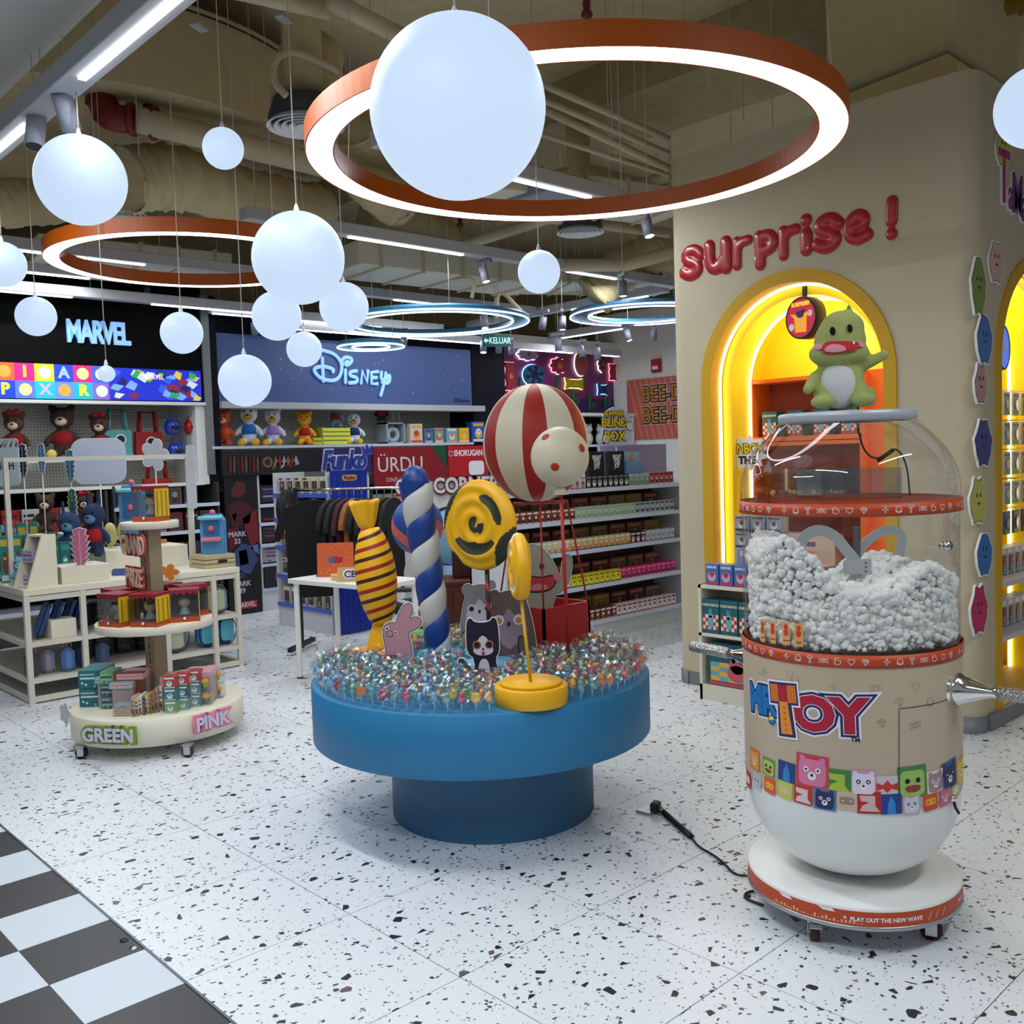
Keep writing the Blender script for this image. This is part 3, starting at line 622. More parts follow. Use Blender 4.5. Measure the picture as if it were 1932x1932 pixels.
# bowl and body
q = MB(); prof = [(0, .163)]
for k in range(1, 17):
    a = k/16*PI/2; prof.append((.22+.124*math.sin(a), .165+.001)) if False else prof.append((.346*math.sin(a)**.75, .163+(.47-.163)*(1-math.cos(a)**1.0)))
q.lathe(prof, WBOWL, 96); q.build('bowl', M)
q = MB(); q.lathe([(.346, .466), (.3485, .48), (.35, .91)], BEI, 128); q.build('body_shell', M)
def band(z0, z1, r):
    q = MB(); q.lathe([(r-.003, z0), (r, z0), (r, z1), (r-.003, z1)], ORG, 128); return q.build('orange_band', M)
b1 = band(1.368, 1.408, .3535); b2 = band(.908, .947, .3535)
# icon strokes
IC = {'star': [[(0, 1), (.2, .2), (1, 0), (.2, -.2), (0, -1), (-.2, -.2), (-1, 0), (-.2, .2), (0, 1)]],
 'blob': [circ(0, .15, .75, 16)+[(.75, .15)], [(-.75, 0), (-.8, -.7), (-.4, -.6), (-.3, -.9), (0, -.7), (.3, -.9), (.4, -.6), (.8, -.7), (.75, 0)], [(-.3, .2), (-.15, .3)], [(.15, .3), (.3, .2)]],
 'hammer': [[(-.8, .9), (.3, .9), (.9, .5), (.3, .45), (-.8, .35), (-.8, .9)], [(-.3, .35), (-.3, -1), (.05, -1), (.05, .35)]],
 'candy': [circ(0, 0, .55, 16)+[(.55, 0)], [(.5, .25), (1.2, .6), (1.05, 0), (1.2, -.6), (.5, -.25)], [(-.5, .25), (-1.2, .6), (-1.05, 0), (-1.2, -.6), (-.5, -.25)], [(.3, 0), (.1, .28), (-.25, .1), (-.1, -.2), (.1, 0)]],
 'duck': [[(-.9, .45), (-.5, .45), (-.4, .8), (0, .95), (.3, .7), (.2, .3), (.5, .15), (.95, .3), (.9, -.4), (.4, -.8), (-.3, -.8), (-.75, -.4), (-.6, 0), (-.25, .15), (-.55, .3), (-.9, .45)]],
 'heart': [[(0, -.85), (-.8, -.1), (-.9, .4), (-.5, .75), (0, .4), (.5, .75), (.9, .4), (.8, -.1), (0, -.85)]],
 'gem': [[(-.9, .25), (-.5, .75), (.5, .75), (.9, .25), (0, -.85), (-.9, .25), (.9, .25)], [(-.35, .25), (0, .75), (.35, .25), (0, -.85), (-.35, .25)]]}
ORD = ['star', 'blob', 'hammer', 'candy', 'duck', 'heart', 'gem']
def icon(q, nm, u, z, s, w, m, mp, rot=0):
    c, ss = math.cos(rot), math.sin(rot)
    for st in IC[nm]: ribbon(q, [(u+(a*c-b*ss)*s, z+(a*ss+b*c)*s) for a, b in (curve(st, 1) if nm in ('duck', 'heart', 'blob') else st)], w, m, mp, step=.02)
for bnd, zc in ((b1, 1.388), (b2, .9275)):
    q = MB(); mp = cmap(.3535)
    for k in range(-16, 17):
        icon(q, ORD[(k+3) % 7], k*.0405+(math.floor((k+3)/7))*.022-.075, zc, .0115, .0016, LAV, mp)
    q.build('icon_print', bnd)['kind'] = 'stuff'
q = MB(); mp = cmap(.3492); FB = mat((168, 150, 124), .5, name='faint_print')
for k, (px, py) in enumerate([(1445, 1262), (1490, 1273), (1604, 1267), (1700, 1262), (1755, 1262), (1573, 1295), (1653, 1297), (1728, 1295), (1697, 1325), (1663, 1365), (1727, 1368), (1440, 1268), (1500, 1282), (1755, 1325), (1800, 1360)]):
    u, z = cpx(px, py, .349); icon(q, ['duck', 'heart', 'duck', 'duck', 'hammer', 'star', 'candy', 'heart', 'gem', 'gem', 'candy', 'candy', 'blob', 'blob', 'star'][k], u, z, .016, .0014, FB, mp, .2); q.build('faint_icon_print', M)
[0]
# logo
def cu(px, py): return cpx(px, py, .349)
mp = cmap(.3495)
for txt_, px, py, sz, rot, wid in (('MR', 1436, 1322, .125, .08, .86), ('OY', 1562, 1352, .145, .03, 1.1)):
    u, z = cu(px, py)
    layers = [(LAV, .023, .0006), (NVY, .017, .0012), (LAV, .010, .0018), (CRI, .0075, .0024)] if txt_ == 'OY' else [(LAV, .017, .0006), (NVY, .012, .0012), (BLV, .006, .0024)]
    for m_, off, o in layers: wraptext(txt_, sz, m_, u, z, mp, o, rot, M, 'logo_lettering', off=off, wid=wid, sp=.92)
q = MB(); u, z = cu(1478, 1322)
def R2(pts, a, u, z): return [(u+x*math.cos(a)-y*math.sin(a), z+x*math.sin(a)+y*math.cos(a)) for x, y in pts]
ra = .09
head = [(-.045, .025), (.045, .025), (.045, -.02), (-.045, -.02)]
for m_, g, o in ((LAV, .015, .0028), (NVY, .009, .0032)):
    patch(q, R2([(-.045-g, .03+g), (.045+g, .03+g), (.045+g, -.022-g), (.02+g, -.022-g), (.026+g, -.125-g), (-.020-g, -.125-g), (-.014-g, -.022-g), (-.045-g, -.022-g)], ra, u, z+.02), m_, mp, o)
patch(q, R2([(-.016, -.02), (.016, -.02), (.024, -.125), (-.018, -.125)], ra, u, z+.02), mat((230, 140, 40), .5, name='amber_handle'), mp, .0036)
for k in range(5): patch(q, R2(circ(.002, -.04-.018*k, .0035, 8), ra, u, z+.02), mat((190, 60, 30), .5, name='handle_dot'), mp, .004)
patch(q, R2([(-.016, .03), (.016, .03), (.016, -.022), (-.016, -.022)], ra, u, z+.02), CRI, mp, .0038)
for sd in (-1, 1):
    for k in range(4): patch(q, R2([(sd*.018+sd*k*.008, .032), (sd*.018+sd*(k*.008+.0068), .032), (sd*.018+sd*(k*.008+.0068), -.024), (sd*.018+sd*k*.008, -.024)], ra, u, z+.02), AMB, mp, .0038)
u, z = cu(1457, 1358); patch(q, circ(u, z, .016, 20), NVY, mp, .0026); patch(q, circ(u, z, .013, 20), mat((240, 208, 60), .5, name='ball_yellow'), mp, .003); patch(q, circ(u, z, .013, 12, PI+.3, 2*PI+.3), BLV, mp, .0034)
q.build('logo_hammer', M); u, z = cu(1614, 1396); wraptext('TM', .019, BLACK, u, z, mp, .001, parent=M, off=.0006)
# colourful squares with simple animal faces
def sq(px, py, w, c, face, tilt=0, c2=None):
    w *= 1.13; u, z = cu(px, py); q = MB(); h = w; R = lambda P: R2(P, tilt, u, z)
    m_ = mat(c, .5, name='square_print'); patch(q, R([(-w/2, -h/2), (w/2, -h/2), (w/2, h/2), (-w/2, h/2)]), m_, mp, .0004+.0001*(hash(px) % 3)); s = w/2
    m2 = mat(c2 or (230, 220, 225), .5, name='face_print')
    if face == 'rocket': patch(q, R([(-.4*s, -s), (-.35*s, .1*s), (0, .8*s), (.35*s, .1*s), (.4*s, -s)]), m2, mp, .001)
    elif face == 'bow': patch(q, R([(-s, .35*s), (-.4*s, .15*s), (0, .6*s), (.4*s, .15*s), (s, .35*s), (s, -.4*s), (.4*s, -.2*s), (0, -.6*s), (-.4*s, -.2*s), (-s, -.4*s)]), m2, mp, .001)
    elif face == 'shape': patch(q, R([(-.8*s, .6*s), (.5*s, .6*s), (.5*s, -.3*s), (.9*s, -.8*s), (-.8*s, -.8*s), (-.6*s, -.3*s), (0, 0), (-.7*s, .1*s)]), m2, mp, .001)
    elif face == 'pad': patch(q, R(rrect(0, 0, 1.5*s, .8*s, .3*s)), m2, mp, .001); patch(q, R(circ(-.4*s, 0, .14*s, 8)), m_, mp, .0014); patch(q, R(circ(.4*s, 0, .14*s, 8)), m_, mp, .0014)
    else:
        patch(q, R(rrect(0, -.08*s, 1.66*s, 1.6*s, .35*s)), m2, mp, .001)
        for x in (-1, 1):
            if face != 'dino': patch(q, R(circ(x*.6*s, .72*s, .2*s, 10)), m2, mp, .0012)
            patch(q, R(circ(x*.36*s, .08*s, .17*s, 12)), BLACK if face in ('panda', 'dino') else LAV, mp, .0014); patch(q, R(circ(x*.36*s, .08*s, .08*s, 8)), BLACK if face != 'panda' else LAV, mp, .0018)
        if face == 'dino': patch(q, R(smoothpoly([(-.6*s, -.2*s), (.6*s, -.2*s), (.45*s, -.65*s), (-.45*s, -.65*s)])), mat((150, 50, 50), .5, name='mouth_print'), mp, .0014)
        else: patch(q, R(circ(0, -.3*s, .26*s, 12)), LAV, mp, .0014); patch(q, R(circ(0, -.24*s, .1*s, 8)), BLACK, mp, .0018)
    return q.build('printed_square', M)
k0 = .0017
for a in [(1424, 1432, .062, (212, 106, 40), 'bear', .0, (224, 150, 60)), (1412, 1470, .05, (190, 60, 50), 'pad', 0), (1450, 1447, .052, (90, 150, 60), 'dino', -.06, (170, 200, 90)), (1484, 1456, .058, (24, 60, 130), 'rocket', -.05, (40, 130, 190)),
          (1532, 1455, .092, (196, 60, 76), 'bear', -.03, (214, 120, 160)), (1582, 1474, .066, (60, 130, 60), 'shape', -.02, (170, 190, 60)), (1629, 1477, .070, (196, 150, 190), 'panda', 0, (224, 214, 234)), (1674, 1484, .058, (206, 190, 200), 'bow', 0, (196, 50, 40)),
          (1722, 1475, .088, (60, 130, 70), 'dino', .03, (150, 190, 90)), (1765, 1474, .062, (220, 206, 196), 'bear', .05, (160, 130, 130)), (1792, 1461, .08, (40, 100, 160), 'panda', .1, (40, 40, 90)), (1812, 1452, .07, (224, 180, 40), 'bear', .1, (224, 190, 60)),
          (1428, 1473, .045, (206, 206, 214), 'panda', -.1, (190, 180, 190)), (1452, 1482, .046, (214, 90, 40), 'pad', -.08, (236, 180, 50)), (1481, 1490, .048, (190, 200, 80), 'pad', -.06, (220, 190, 150)), (1515, 1499, .056, (190, 50, 46), 'shape', -.04, (214, 200, 200)), (1556, 1508, .060, (60, 120, 180), 'bear', -.02, (40, 40, 90)),
          (1598, 1511, .052, (206, 180, 160), 'pad', 0, (150, 130, 110)), (1640, 1514, .062, (178, 30, 36), 'shape', 0, (214, 180, 180)), (1682, 1517, .056, (24, 60, 140), 'rocket', .02, (40, 130, 200)), (1720, 1518, .052, (206, 150, 180), 'panda', .03, (196, 206, 216)), (1756, 1512, .05, (206, 70, 40), 'pad', .06, (226, 160, 30)), (1783, 1503, .05, (206, 90, 120), 'bear', .1, (196, 110, 140)), (1803, 1490, .05, (190, 190, 80), 'pad', .1)]: sq(*a)
# service door outline, lock
q = MB(); p0, p1, p2 = cu(1696, 1337), cu(1696, 1512), cu(1818, 1318)
ribbon(q, [p1, p0, (p2[0], p0[1]+.012)], .0025, mat((60, 50, 46), .5, name='door_gap'), mp, .0008); q.build('service_door_gap', M)
q = MB(); u, z = cu(1797, 1505); p = cmap(.352)(u, z); q.sph(p, .012, CHROME, 12, 8); q.tube([p, (p[0]+.004, p[1]-.006, p[2]-.03), (p[0]+.016, p[1]-.012, p[2]-.05)], .0045, BLACK, 6); q.build('lock', M)
# clear tank and dome
q = MB(); q.lathe([(.345, .947), (.345, 1.368)], CLEAR, 96); q.build('tank_wall', M)
dp = []
for k in range(17):
    a = k/16; dp.append((.349 if a < .1 else .215+.134*math.cos((a-.1)/.9*PI/2)**.85, 1.408+.258*a**.92))
q = MB(); q.lathe(dp, CLEAR, 96); q.build('dome', M)
q = MB(); q.lathe([(.20, 1.662), (.215, 1.664), (.221, 1.670), (.221, 1.688), (.215, 1.694), (0, 1.694)], mat((184, 190, 198), .35, .2, name='grey_lid'), 72); q.build('lid', M)
q = MB(); q.lathe([(0, 1.404), (.345, 1.404)], glassy('clear_shelf', (.98, .98, .98), .02, .05, .12), 64); q.build('clear_shelf', M)
q = MB(); s = .13
for a, b, c, d in ((-s, s, -s, -s+.004), (-s, s, s-.004, s), (-s, -s+.004, -s, s), (s-.004, s, -s, s)): q.box(((a+b)/2, (c+d)/2, .05), (b-a, d-c, .1), PVC)
q.build('inner_tray', M, (0, 0, 1.408), -.75)
# agitator arms seen over the fluff
ARM = mat((176, 182, 184), .4, .2, name='grey_arm')
q = MB(); ua = lambda pts: [(a*.00179-.0, b) for a, b in pts]
P = curve([(-100, .08), (-78, .14), (-100, .17), (-92, .235), (-60, .26), (-28, .235), (-5, .18), (20, .13), (0, .07)], 2)
def slab(mb, pts, w, y, th, m):
    for a, b in zip(pts[:-1], pts[1:]):
        dx, dz = b[0]-a[0], b[1]-a[1]; l = math.hypot(dx, dz); nx, nz = -dz/l*w/2, dx/l*w/2; e = .15*w
        ax, az = a[0]-dx/l*e, a[1]-dz/l*e; bx, bz = b[0]+dx/l*e, b[1]+dz/l*e
        mb.prism([(ax+nx, az+nz), (bx+nx, bz+nz), (bx-nx, bz-nz), (ax-nx, az-nz)], y, y+th, m)
def strip_(mb, pts, w, y, th, m):
    L_, R_ = [], []
    for i in range(len(pts)):
        a, b = pts[max(i-1, 0)], pts[min(i+1, len(pts)-1)]; dx, dz = b[0]-a[0], b[1]-a[1]; l = math.hypot(dx, dz) or 1; L_.append((pts[i][0]-dz/l*w/2, pts[i][1]+dx/l*w/2)); R_.append((pts[i][0]+dz/l*w/2, pts[i][1]-dx/l*w/2))
    n = len(pts); vs = [(p[0], yy, p[1]) for yy in (y, y+th) for p in L_+R_]; fs = []
    for i in range(n-1): fs += [(i, i+1, n+i+1, n+i), (2*n+i, 3*n+i, 3*n+i+1, 2*n+i+1), (i, 2*n+i, 2*n+i+1, i+1), (n+i, n+i+1, 3*n+i+1, 3*n+i)]
    mb.add(vs, fs, m)
strip_(q, [(a*.0017, b) for a, b in P], .036, -.03, .006, ARM)
strip_(q, [(a*.0017, b) for a, b in curve([(18, .13), (50, .215), (95, .25), (120, .22), (110, .15)], 2)], .03, .06, .006, ARM)
q.prism(rrect(.02, .13, .09, .05, .008), -.04, -.03, ARM); q.cyl((.03, .0, -.05), .012, .31, mat((110, 112, 116), .4, .6, name='shaft'), 12)
for k in range(3): q.prism(circ(.047, .115+.0*k+.014*k, .003, 8), -.042, -.039, DGREY)
q.build('agitator', M, (0, 0, 1.05), -.82)
q = MB(); p = cmap(.35)(*cpx(1775, 1029, .35)); q.tube([p, (p[0]*1.06, p[1]*1.06, p[2])], .011, STEEL, 12); q.tube([(p[0]*1.05, p[1]*1.05, p[2]), (p[0]*1.09, p[1]*1.09, p[2])], .015, STEEL, 12); q.build('latch_knob', M)
q = MB(); q.tube(curve([(-.02, -.05, 1.64), (0, -.06, 1.56), (.04, -.09, 1.53), (.08, -.13, 1.58), (.12, -.15, 1.52), (.14, -.15, 1.41)], 3), .003, BLACK, 6); q.tube([(.035, -.09, 1.53), (.075, -.125, 1.565)], .007, BLACK, 8); q.build('lamp_wire', M)
# blowing nozzles on both sides
KN = bpy.data.materials.new('knurled_metal'); KN.use_nodes = True; n_ = KN.node_tree; b_ = n_.nodes['Principled BSDF']; b_.inputs['Metallic'].default_value = 1; b_.inputs['Roughness'].default_value = .3; b_.inputs['Base Color'].default_value = (.45, .44, .43, 1)
v_ = n_.nodes.new('ShaderNodeTexVoronoi'); v_.inputs['Scale'].default_value = 190; tc_ = n_.nodes.new('ShaderNodeTexCoord'); n_.links.new(tc_.outputs['Object'], v_.inputs[0]); bp_ = n_.nodes.new('ShaderNodeBump'); bp_.inputs['Strength'].default_value = .9; bp_.inputs['Distance'].default_value = .003
n_.links.new(v_.outputs['Distance'], bp_.inputs['Height']); n_.links.new(bp_.outputs[0], b_.inputs['Normal'])
for sd in (-1, 1):
    q = MB(); q.mx = Matrix.Translation((0, sd*.335, .815)) @ Matrix.Rotation(-sd*(PI/2-.04), 4, 'X')
    q.lathe([(.0, 0), (.052, 0), (.052, .012), (.047, .018), (.05, .024), (.05, .034), (.043, .038), (.034, .07), (.022, .105), (.016, .125), (.016, .145), (0, .145)], CHROME, 32); q.mx = None
    nz = q.build('nozzle', M)
    q = MB(); q.mx = Matrix.Translation((0, sd*.335, .815)) @ Matrix.Rotation(-sd*(PI/2-.04), 4, 'X'); q.lathe([(0, .145), (.019, .145), (.021, .15), (.021, .31), (.019, .315), (0, .315)], KN, 32); q.build('grip', nz)
# steps sticker
q = MB(); mp2 = cmap(.347); 
def c3(px, py): return cpx(px, py, .347)
wraptext('STEPS TO MAKE YOUR DOLL', .0105, BLACK, c3(1472, 1166)[0], c3(1472, 1167)[1], mp2, .001, -.06, M, off=.0005)
for k, px in enumerate((1439, 1458, 1483, 1507)):
    u, z = c3(px, 1188+k*2.5); w = .022+.003*k; patch(q, [(u-w/2, z-.04), (u+w/2, z-.04), (u+w/2, z+.034), (u-w/2, z+.034)], mat((220, 160, 90), .5, name='sticker_tan'), mp2, .0006)
    patch(q, circ(u, z+.018, .008, 10), mat((200, 60, 50), .5, name='sticker_red'), mp2, .001); patch(q, circ(u, z, .009, 10, rz=.012), mat((200, 60, 50), .5, name='sticker_red'), mp2, .001)
    wraptext(['Pick Me', 'Stuff Me', 'Stitch Me', 'Take Me\nHome'][k], .0055, BLACK, u, z-.026-(.003 if k == 3 else 0), mp2, .001, parent=M, name='sticker_lettering', off=.0002)
q.build('steps_sticker', M)
# fluff
FLU = mat((248, 250, 244), 1, name='polyester_fluff', spec=.1); b_ = FLU.node_tree.nodes['Principled BSDF']; b_.inputs['Subsurface Weight'].default_value = .5; b_.inputs['Subsurface Radius'].default_value = (.02, .02, .018)
n_ = FLU.node_tree; v_ = n_.nodes.new('ShaderNodeTexNoise'); v_.inputs['Scale'].default_value = 260; v_.inputs['Detail'].default_value = 4; tc_ = n_.nodes.new('ShaderNodeTexCoord'); n_.links.new(tc_.outputs['Object'], v_.inputs['Vector']); bp_ = n_.nodes.new('ShaderNodeBump'); bp_.inputs['Strength'].default_value = .8; bp_.inputs['Distance'].default_value = .004
n_.links.new(v_.outputs['Fac'], bp_.inputs['Height']); n_.links.new(bp_.outputs[0], b_.inputs['Normal'])
rf = random.Random(3); q = MB(); ico = []
bm = bmesh.new(); bmesh.ops.create_icosphere(bm, subdivisions=2, radius=1); iv = [v.co.copy() for v in bm.verts]; ifc = [tuple(v.index for v in f.verts) for f in bm.faces]; bm.free()
vars_ = []
for s_ in range(10):
    r_ = random.Random(s_); vars_.append([v*(1+r_.uniform(-.22, .22)) for v in iv])
def ftop(u, w):  # height of the heap across the tank: u to the viewer's right, w in depth
    return 1.135+.155*math.exp(-((u+.26)/.09)**2)-.02*math.exp(-((u+.05)/.1)**2)+.06*math.exp(-((u-.16)/.09)**2)-.02*w+.012*math.sin(u*40)*math.cos(w*33)
for k in range(11000):
    a = rf.uniform(0, 2*PI); r = .325*math.sqrt(rf.uniform(.0 if k % 3 == 0 else .72, 1)); x, y = r*math.cos(a), r*math.sin(a)
    u = x*.729-y*.685; w = x*.685+y*.729
    if w > .05 and k % 3: continue
    zt = ftop(u, w); z = zt-rf.uniform(0, .02) if k % 3 == 0 else rf.uniform(.955, zt)
    s_ = rf.choice([.005, .006, .008, .011, .014])*(1.15 if z > zt-.03 else 1); v = vars_[rf.randrange(10)]; q.add([(x+p.x*s_, y+p.y*s_, z+p.z*s_) for p in v], ifc, FLU, True)
q.lathe([(0, .95), (.315, .95), (.315, 1.10), (.2, 1.125), (0, 1.125)], FLU, 32)
for k in range(900):
    u = rf.gauss(-.26, .03); w = rf.uniform(-.14, .1); x, y = u*.729+w*.685, -u*.685+w*.729
    if math.hypot(x, y) > .325: continue
    z = rf.uniform(1.1, ftop(u, w)); s_ = rf.uniform(.006, .014); v = vars_[rf.randrange(10)]; q.add([(x+p.x*s_, y+p.y*s_, z+p.z*s_) for p in v], ifc, FLU, True)
tag(q.build('stuffing_fluff', None, (MX, MY, 0)), 'white fluffy stuffing clumps inside the clear machine tank', 'stuffing', kind='stuff')
# ================================================================ PLUSH DINOSAUR
PG = mat((168, 176, 104), .9, name='green_plush', noise=.18); PW = mat((206, 208, 208), .9, name='white_plush'); PR = mat((184, 14, 30), .7, name='red_felt'); PP = mat((214, 140, 160), .8, name='pink_felt'); PDG = mat((100, 150, 90), .9, name='dark_green_plush')
t = thing('plush_dinosaur', 'green plush dinosaur with white belly and open red mouth on machine lid', 'plush toy', (MX-.01, MY-.01, 1.696), -.95)
k = .00179
def P3(px, py, y=0): return ((px-1600)*k, y, (772-py)*k+.006)
q = MB()
q.sph(P3(1591, 725, .0), (.074, .066, .085), PG); q.sph(P3(1588, 645, .0), (.084, .078, .082), PG); q.sph(P3(1584, 668, -.02), (.098, .068, .048), PG); q.sph(P3(1592, 622, .0), (.072, .07, .06), PG)
q.sph(P3(1552, 757, -.06), (.040, .045, .022), PG, rot=Matrix.Rotation(.3, 3, 'Z')); q.sph(P3(1623, 755, -.06), (.042, .045, .026), PG); q.sph(P3(1560, 740, -.02), (.04, .045, .04), PG); q.sph(P3(1616, 740, -.02), (.04, .045, .04), PG)
q.tube([P3(1560, 700, 0), P3(1540, 712, -.03), P3(1527, 732, -.055)], [.022, .022, .017], PG, 12); q.sph(P3(1526, 733, -.055), .018, PG)
q.tube([P3(1616, 697, 0), P3(1640, 686, -.02), P3(1662, 676, -.03)], [.022, .02, .016], PG, 12); q.sph(P3(1662, 675, -.03), .0175, PG)
q.tube([P3(1610, 745, .05), P3(1640, 742, .06), P3(1652, 738, .05)], [.045, .03, .016], PG, 12)
q.sph(P3(1605, 590, .0), (.010, .012, .02), PG); me = fuse(q, .0075, PG, 5); b = link(me, 'body', t)
q = MB(); q.sph(P3(1583, 727, -.026), (.064, .050, .077), PW); q.build('belly', t)
mpf = flatmap(0)
def proj(q, pts, c, r, m, o=.002, inner=None):
    """patch pressed onto the front of an ellipsoid"""
    out = []
    for ring in ([pts] if inner is None else [pts, inner]): pass
    cx = sum(p[0] for p in pts)/len(pts); cz = sum(p[1] for p in pts)/len(pts); rows = 5; vs = []; fs = []; n = len(pts)
    for j in range(rows+1):
        s = j/rows
        for (x, z) in pts:
            X, Z = cx+(x-cx)*s, cz+(z-cz)*s; d = 1-((X-c[0])/r[0])**2-((Z-c[2])/r[2])**2; vs.append((X, c[1]-r[1]*math.sqrt(max(d, 0))-o, Z))
    for j in range(rows):
        for i in range(n): fs.append((j*n+i, j*n+(i+1) % n, (j+1)*n+(i+1) % n, (j+1)*n+i))
    q.add(vs, fs, m, True)
cj, rj = P3(1584, 668, -.02), (.100, .071, .050); ch, rh = P3(1588, 645, 0), (.086, .080, .084)
def pp(l): return [((x-1600)*k, (772-y)*k+.006) for x, y in l]
q = MB(); proj(q, smoothpoly(pp([(1548, 664), (1556, 650), (1567, 645), (1590, 650), (1612, 651), (1617, 657), (1612, 668), (1598, 669), (1575, 672), (1553, 671)])), cj, rj, PR, .004); proj(q, smoothpoly(pp([(1552, 666), (1560, 656), (1575, 654), (1590, 660), (1593, 668), (1570, 671)])), cj, rj, PP, .0065)
proj(q, pp([(1603, 650), (1609, 652), (1605, 658)]), cj, rj, PW, .008); q.build('mouth', t)
for x, y in ((1570, 630), (1600, 627)):
    q = MB(); proj(q, [(a*1.0, b) for a, b in circ((x-1600)*k, (772-y)*k+.006, .0085, 14, rz=.0145)], ch, rh, mat((40, 16, 14), .85, name='brown_eye', spec=.1), .003); q.build('eye', t)
for x, y in ((1545, 656), (1620, 655)):
    q = MB(); proj(q, circ((x-1600)*k, (772-y)*k+.006, .012, 12), cj, rj, PP, .003); q.build('cheek', t)
q = MB(); q.sph(P3(1592, 600, -.03), (.018, .012, .006), PDG); q.sph(P3(1617, 745, -.06), (.01, .008, .004), PDG); q.sph(P3(1604, 587, 0), (.006, .012, .014), PDG); q.build('spots', t)
# ================================================================ RING LIGHTS, GLOBES, STRIPS
HOT = mat((255, 255, 255), .5, emit=6, name='lit_diffuser'); HOT2 = mat((240, 248, 255), .5, emit=5, name='lit_strip'); HOUS = mat((160, 72, 4), .42, name='orange_housing', spec=.3)
LAMP = mat((250, 252, 255), .5, emit=6, name='lit_lens'); BEAM = mat((186, 186, 190), .5, name='grey_channel'); CORD = mat((196, 190, 175), .6, name='cord')
def ringlight(name, label, c, z0, z1, ro, ri, cat='ceiling light'):
    t = thing(name, label, cat, (c[0], c[1], z0)); h = z1-z0
    q = MB(); q.lathe([(ri, .004), (ri, h), (ro, h), (ro, .0), (ro-.006, 0)], HOUS, 128, smooth=False); q.lathe([(ri+.006, 0), (ri, 0), (ri, .006)], HOUS, 128, smooth=False); q.build('housing', t)
    q = MB(); q.lathe([(ri+.005, .002), (ro-.005, .002)][::-1], HOT, 128); q.build('diffuser', t)
    for k in range(4):
        a = .5+k*PI/2; q = MB(); p = ((ro+ri)/2*math.cos(a), (ro+ri)/2*math.sin(a))
        q.tube([(p[0], p[1], h), (p[0]*.97, p[1]*.97, h+.5), (p[0]*.97, p[1]*.97, 4.85-z0)], .0022, CORD, 5); q.build('suspension_wire', t)
    q = MB(); q.box((0, 0, .02), (.22, .06, .05), mat((180, 184, 188), .4, name='driver_box'), bev=.005); q.build('driver_box', t, (.75*ro, -.66*ro, h), 1.0); return t
ringlight('ring_light', 'large orange-sided ring light hanging over the candy platform', (3.053, 2.811), 2.829, 2.911, 1.101, .985)
ringlight('ring_light', 'smaller orange ring light at upper left near the wall signs', (3.115, 6.50), 3.005, 3.095, .955, .845)
def globe_m():
    m = bpy.data.materials.new('opal_globe'); m.use_nodes = True; b = m.node_tree.nodes['Principled BSDF']; b.inputs['Base Color'].default_value = (.09, .11, .13, 1); b.inputs['Specular IOR Level'].default_value = .3; b.inputs['Roughness'].default_value = .5
    b.inputs['Emission Color'].default_value = (.56, .70, .90, 1); b.inputs['Emission Strength'].default_value = 1.05; return m
OPAL = globe_m()
GL = [(864, 205, 331, .5, 'largest white globe pendant, hanging before the big orange ring'), (153, 340, 165, .4, 'big white globe pendant at upper left below the track spots'), (563, 487, 172, .4, 'big white globe pendant overlapping the right end of the smaller ring'),
      (421, 280, 76, .2, 'small white globe pendant high between upper left globe and big ring'), (649, 579, 92, .3, 'white globe pendant at lower right of the big middle globe'), (522, 596, 92, .3, 'white globe pendant at lower left of the big middle globe'),
      (462, 718, 98, .3, 'low white globe pendant at left edge of the blue sign panel'), (574, 659, 66, .25, 'small white globe pendant beside the top of the white script lettering'), (343, 628, 78, .25, 'white globe pendant right of the wall lettering on black'),
      (68, 597, 73, .25, 'white globe pendant left of the wall lettering on black'), (201, 705, 31, .1, 'tiniest white globe pendant before the lit coloured strip'), (1017, 513, 80, .25, 'white globe pendant hanging below the middle of the big ring'),
      (5, 499, 84, .27, 'white globe pendant cut by the left picture edge'), (1957, 202, 150, .3, 'white globe pendant cut by the right picture edge')]
for px, py, w, d, lab in GL:
    D = F*d/w; p = dep(px, py, D); t = thing('globe_pendant', lab, 'pendant light', p)
    q = MB(); q.sph((0, 0, 0), d/2, OPAL, 48, 32); q.build('globe', t)
    q = MB(); q.lathe([(.012, d/2-.004), (.012, d/2+.012), (.006, d/2+.03), (.004, d/2+.035), (0, d/2+.035)], mat((210, 212, 212), .4, name='cap'), 12); q.build('cap', t)
    q = MB(); q.tube([(0, 0, d/2+.03), (0, 0, (3.3 if w == 165 else 4.85)-p[2])], .003, CORD, 6); q.build('cord', t)
# linear luminaires in their channels
def channel(label, ax, fixed, a, b, z, strips, w=.11):
    """ax 0: runs along x at y=fixed"""
    c = (a+b)/2; loc = (c, fixed, z) if ax == 0 else (fixed, c, z); t = thing('track_channel', label, 'light track', loc, 0 if ax == 0 else PI/2)
    q = MB(); q.box((0, 0, .05), (b-a, w, .09), BEAM, bev=.004); q.build('channel', t)
    for s in strips:
        q = MB(); q.box(((s[0]+s[1])/2-c, 0, .0), (s[1]-s[0], .035, .012), HOT2); q.build('light_strip', t)
    n = max(1, int((b-a)/1.4))
    for k in range(n+1):
        q = MB(); x = -(b-a)/2+.1+(b-a-.2)*k/n; q.tube([(x, 0, .09), (x, 0, 4.85-z)], .003, CORD, 5); q.build('hanger', t)
    return t
channel('long light track at upper left running beside the plaster ceiling', 1, 1.65, -.6, 6.4, 3.3, [(2.6, 4.43), (5.17, 6.3)], .14)
channel('grey light track above the globe under the big ring, nearest of the cross tracks', 0, 4.4, 3.2, 5.25, 3.3, [(3.75, 4.94)])
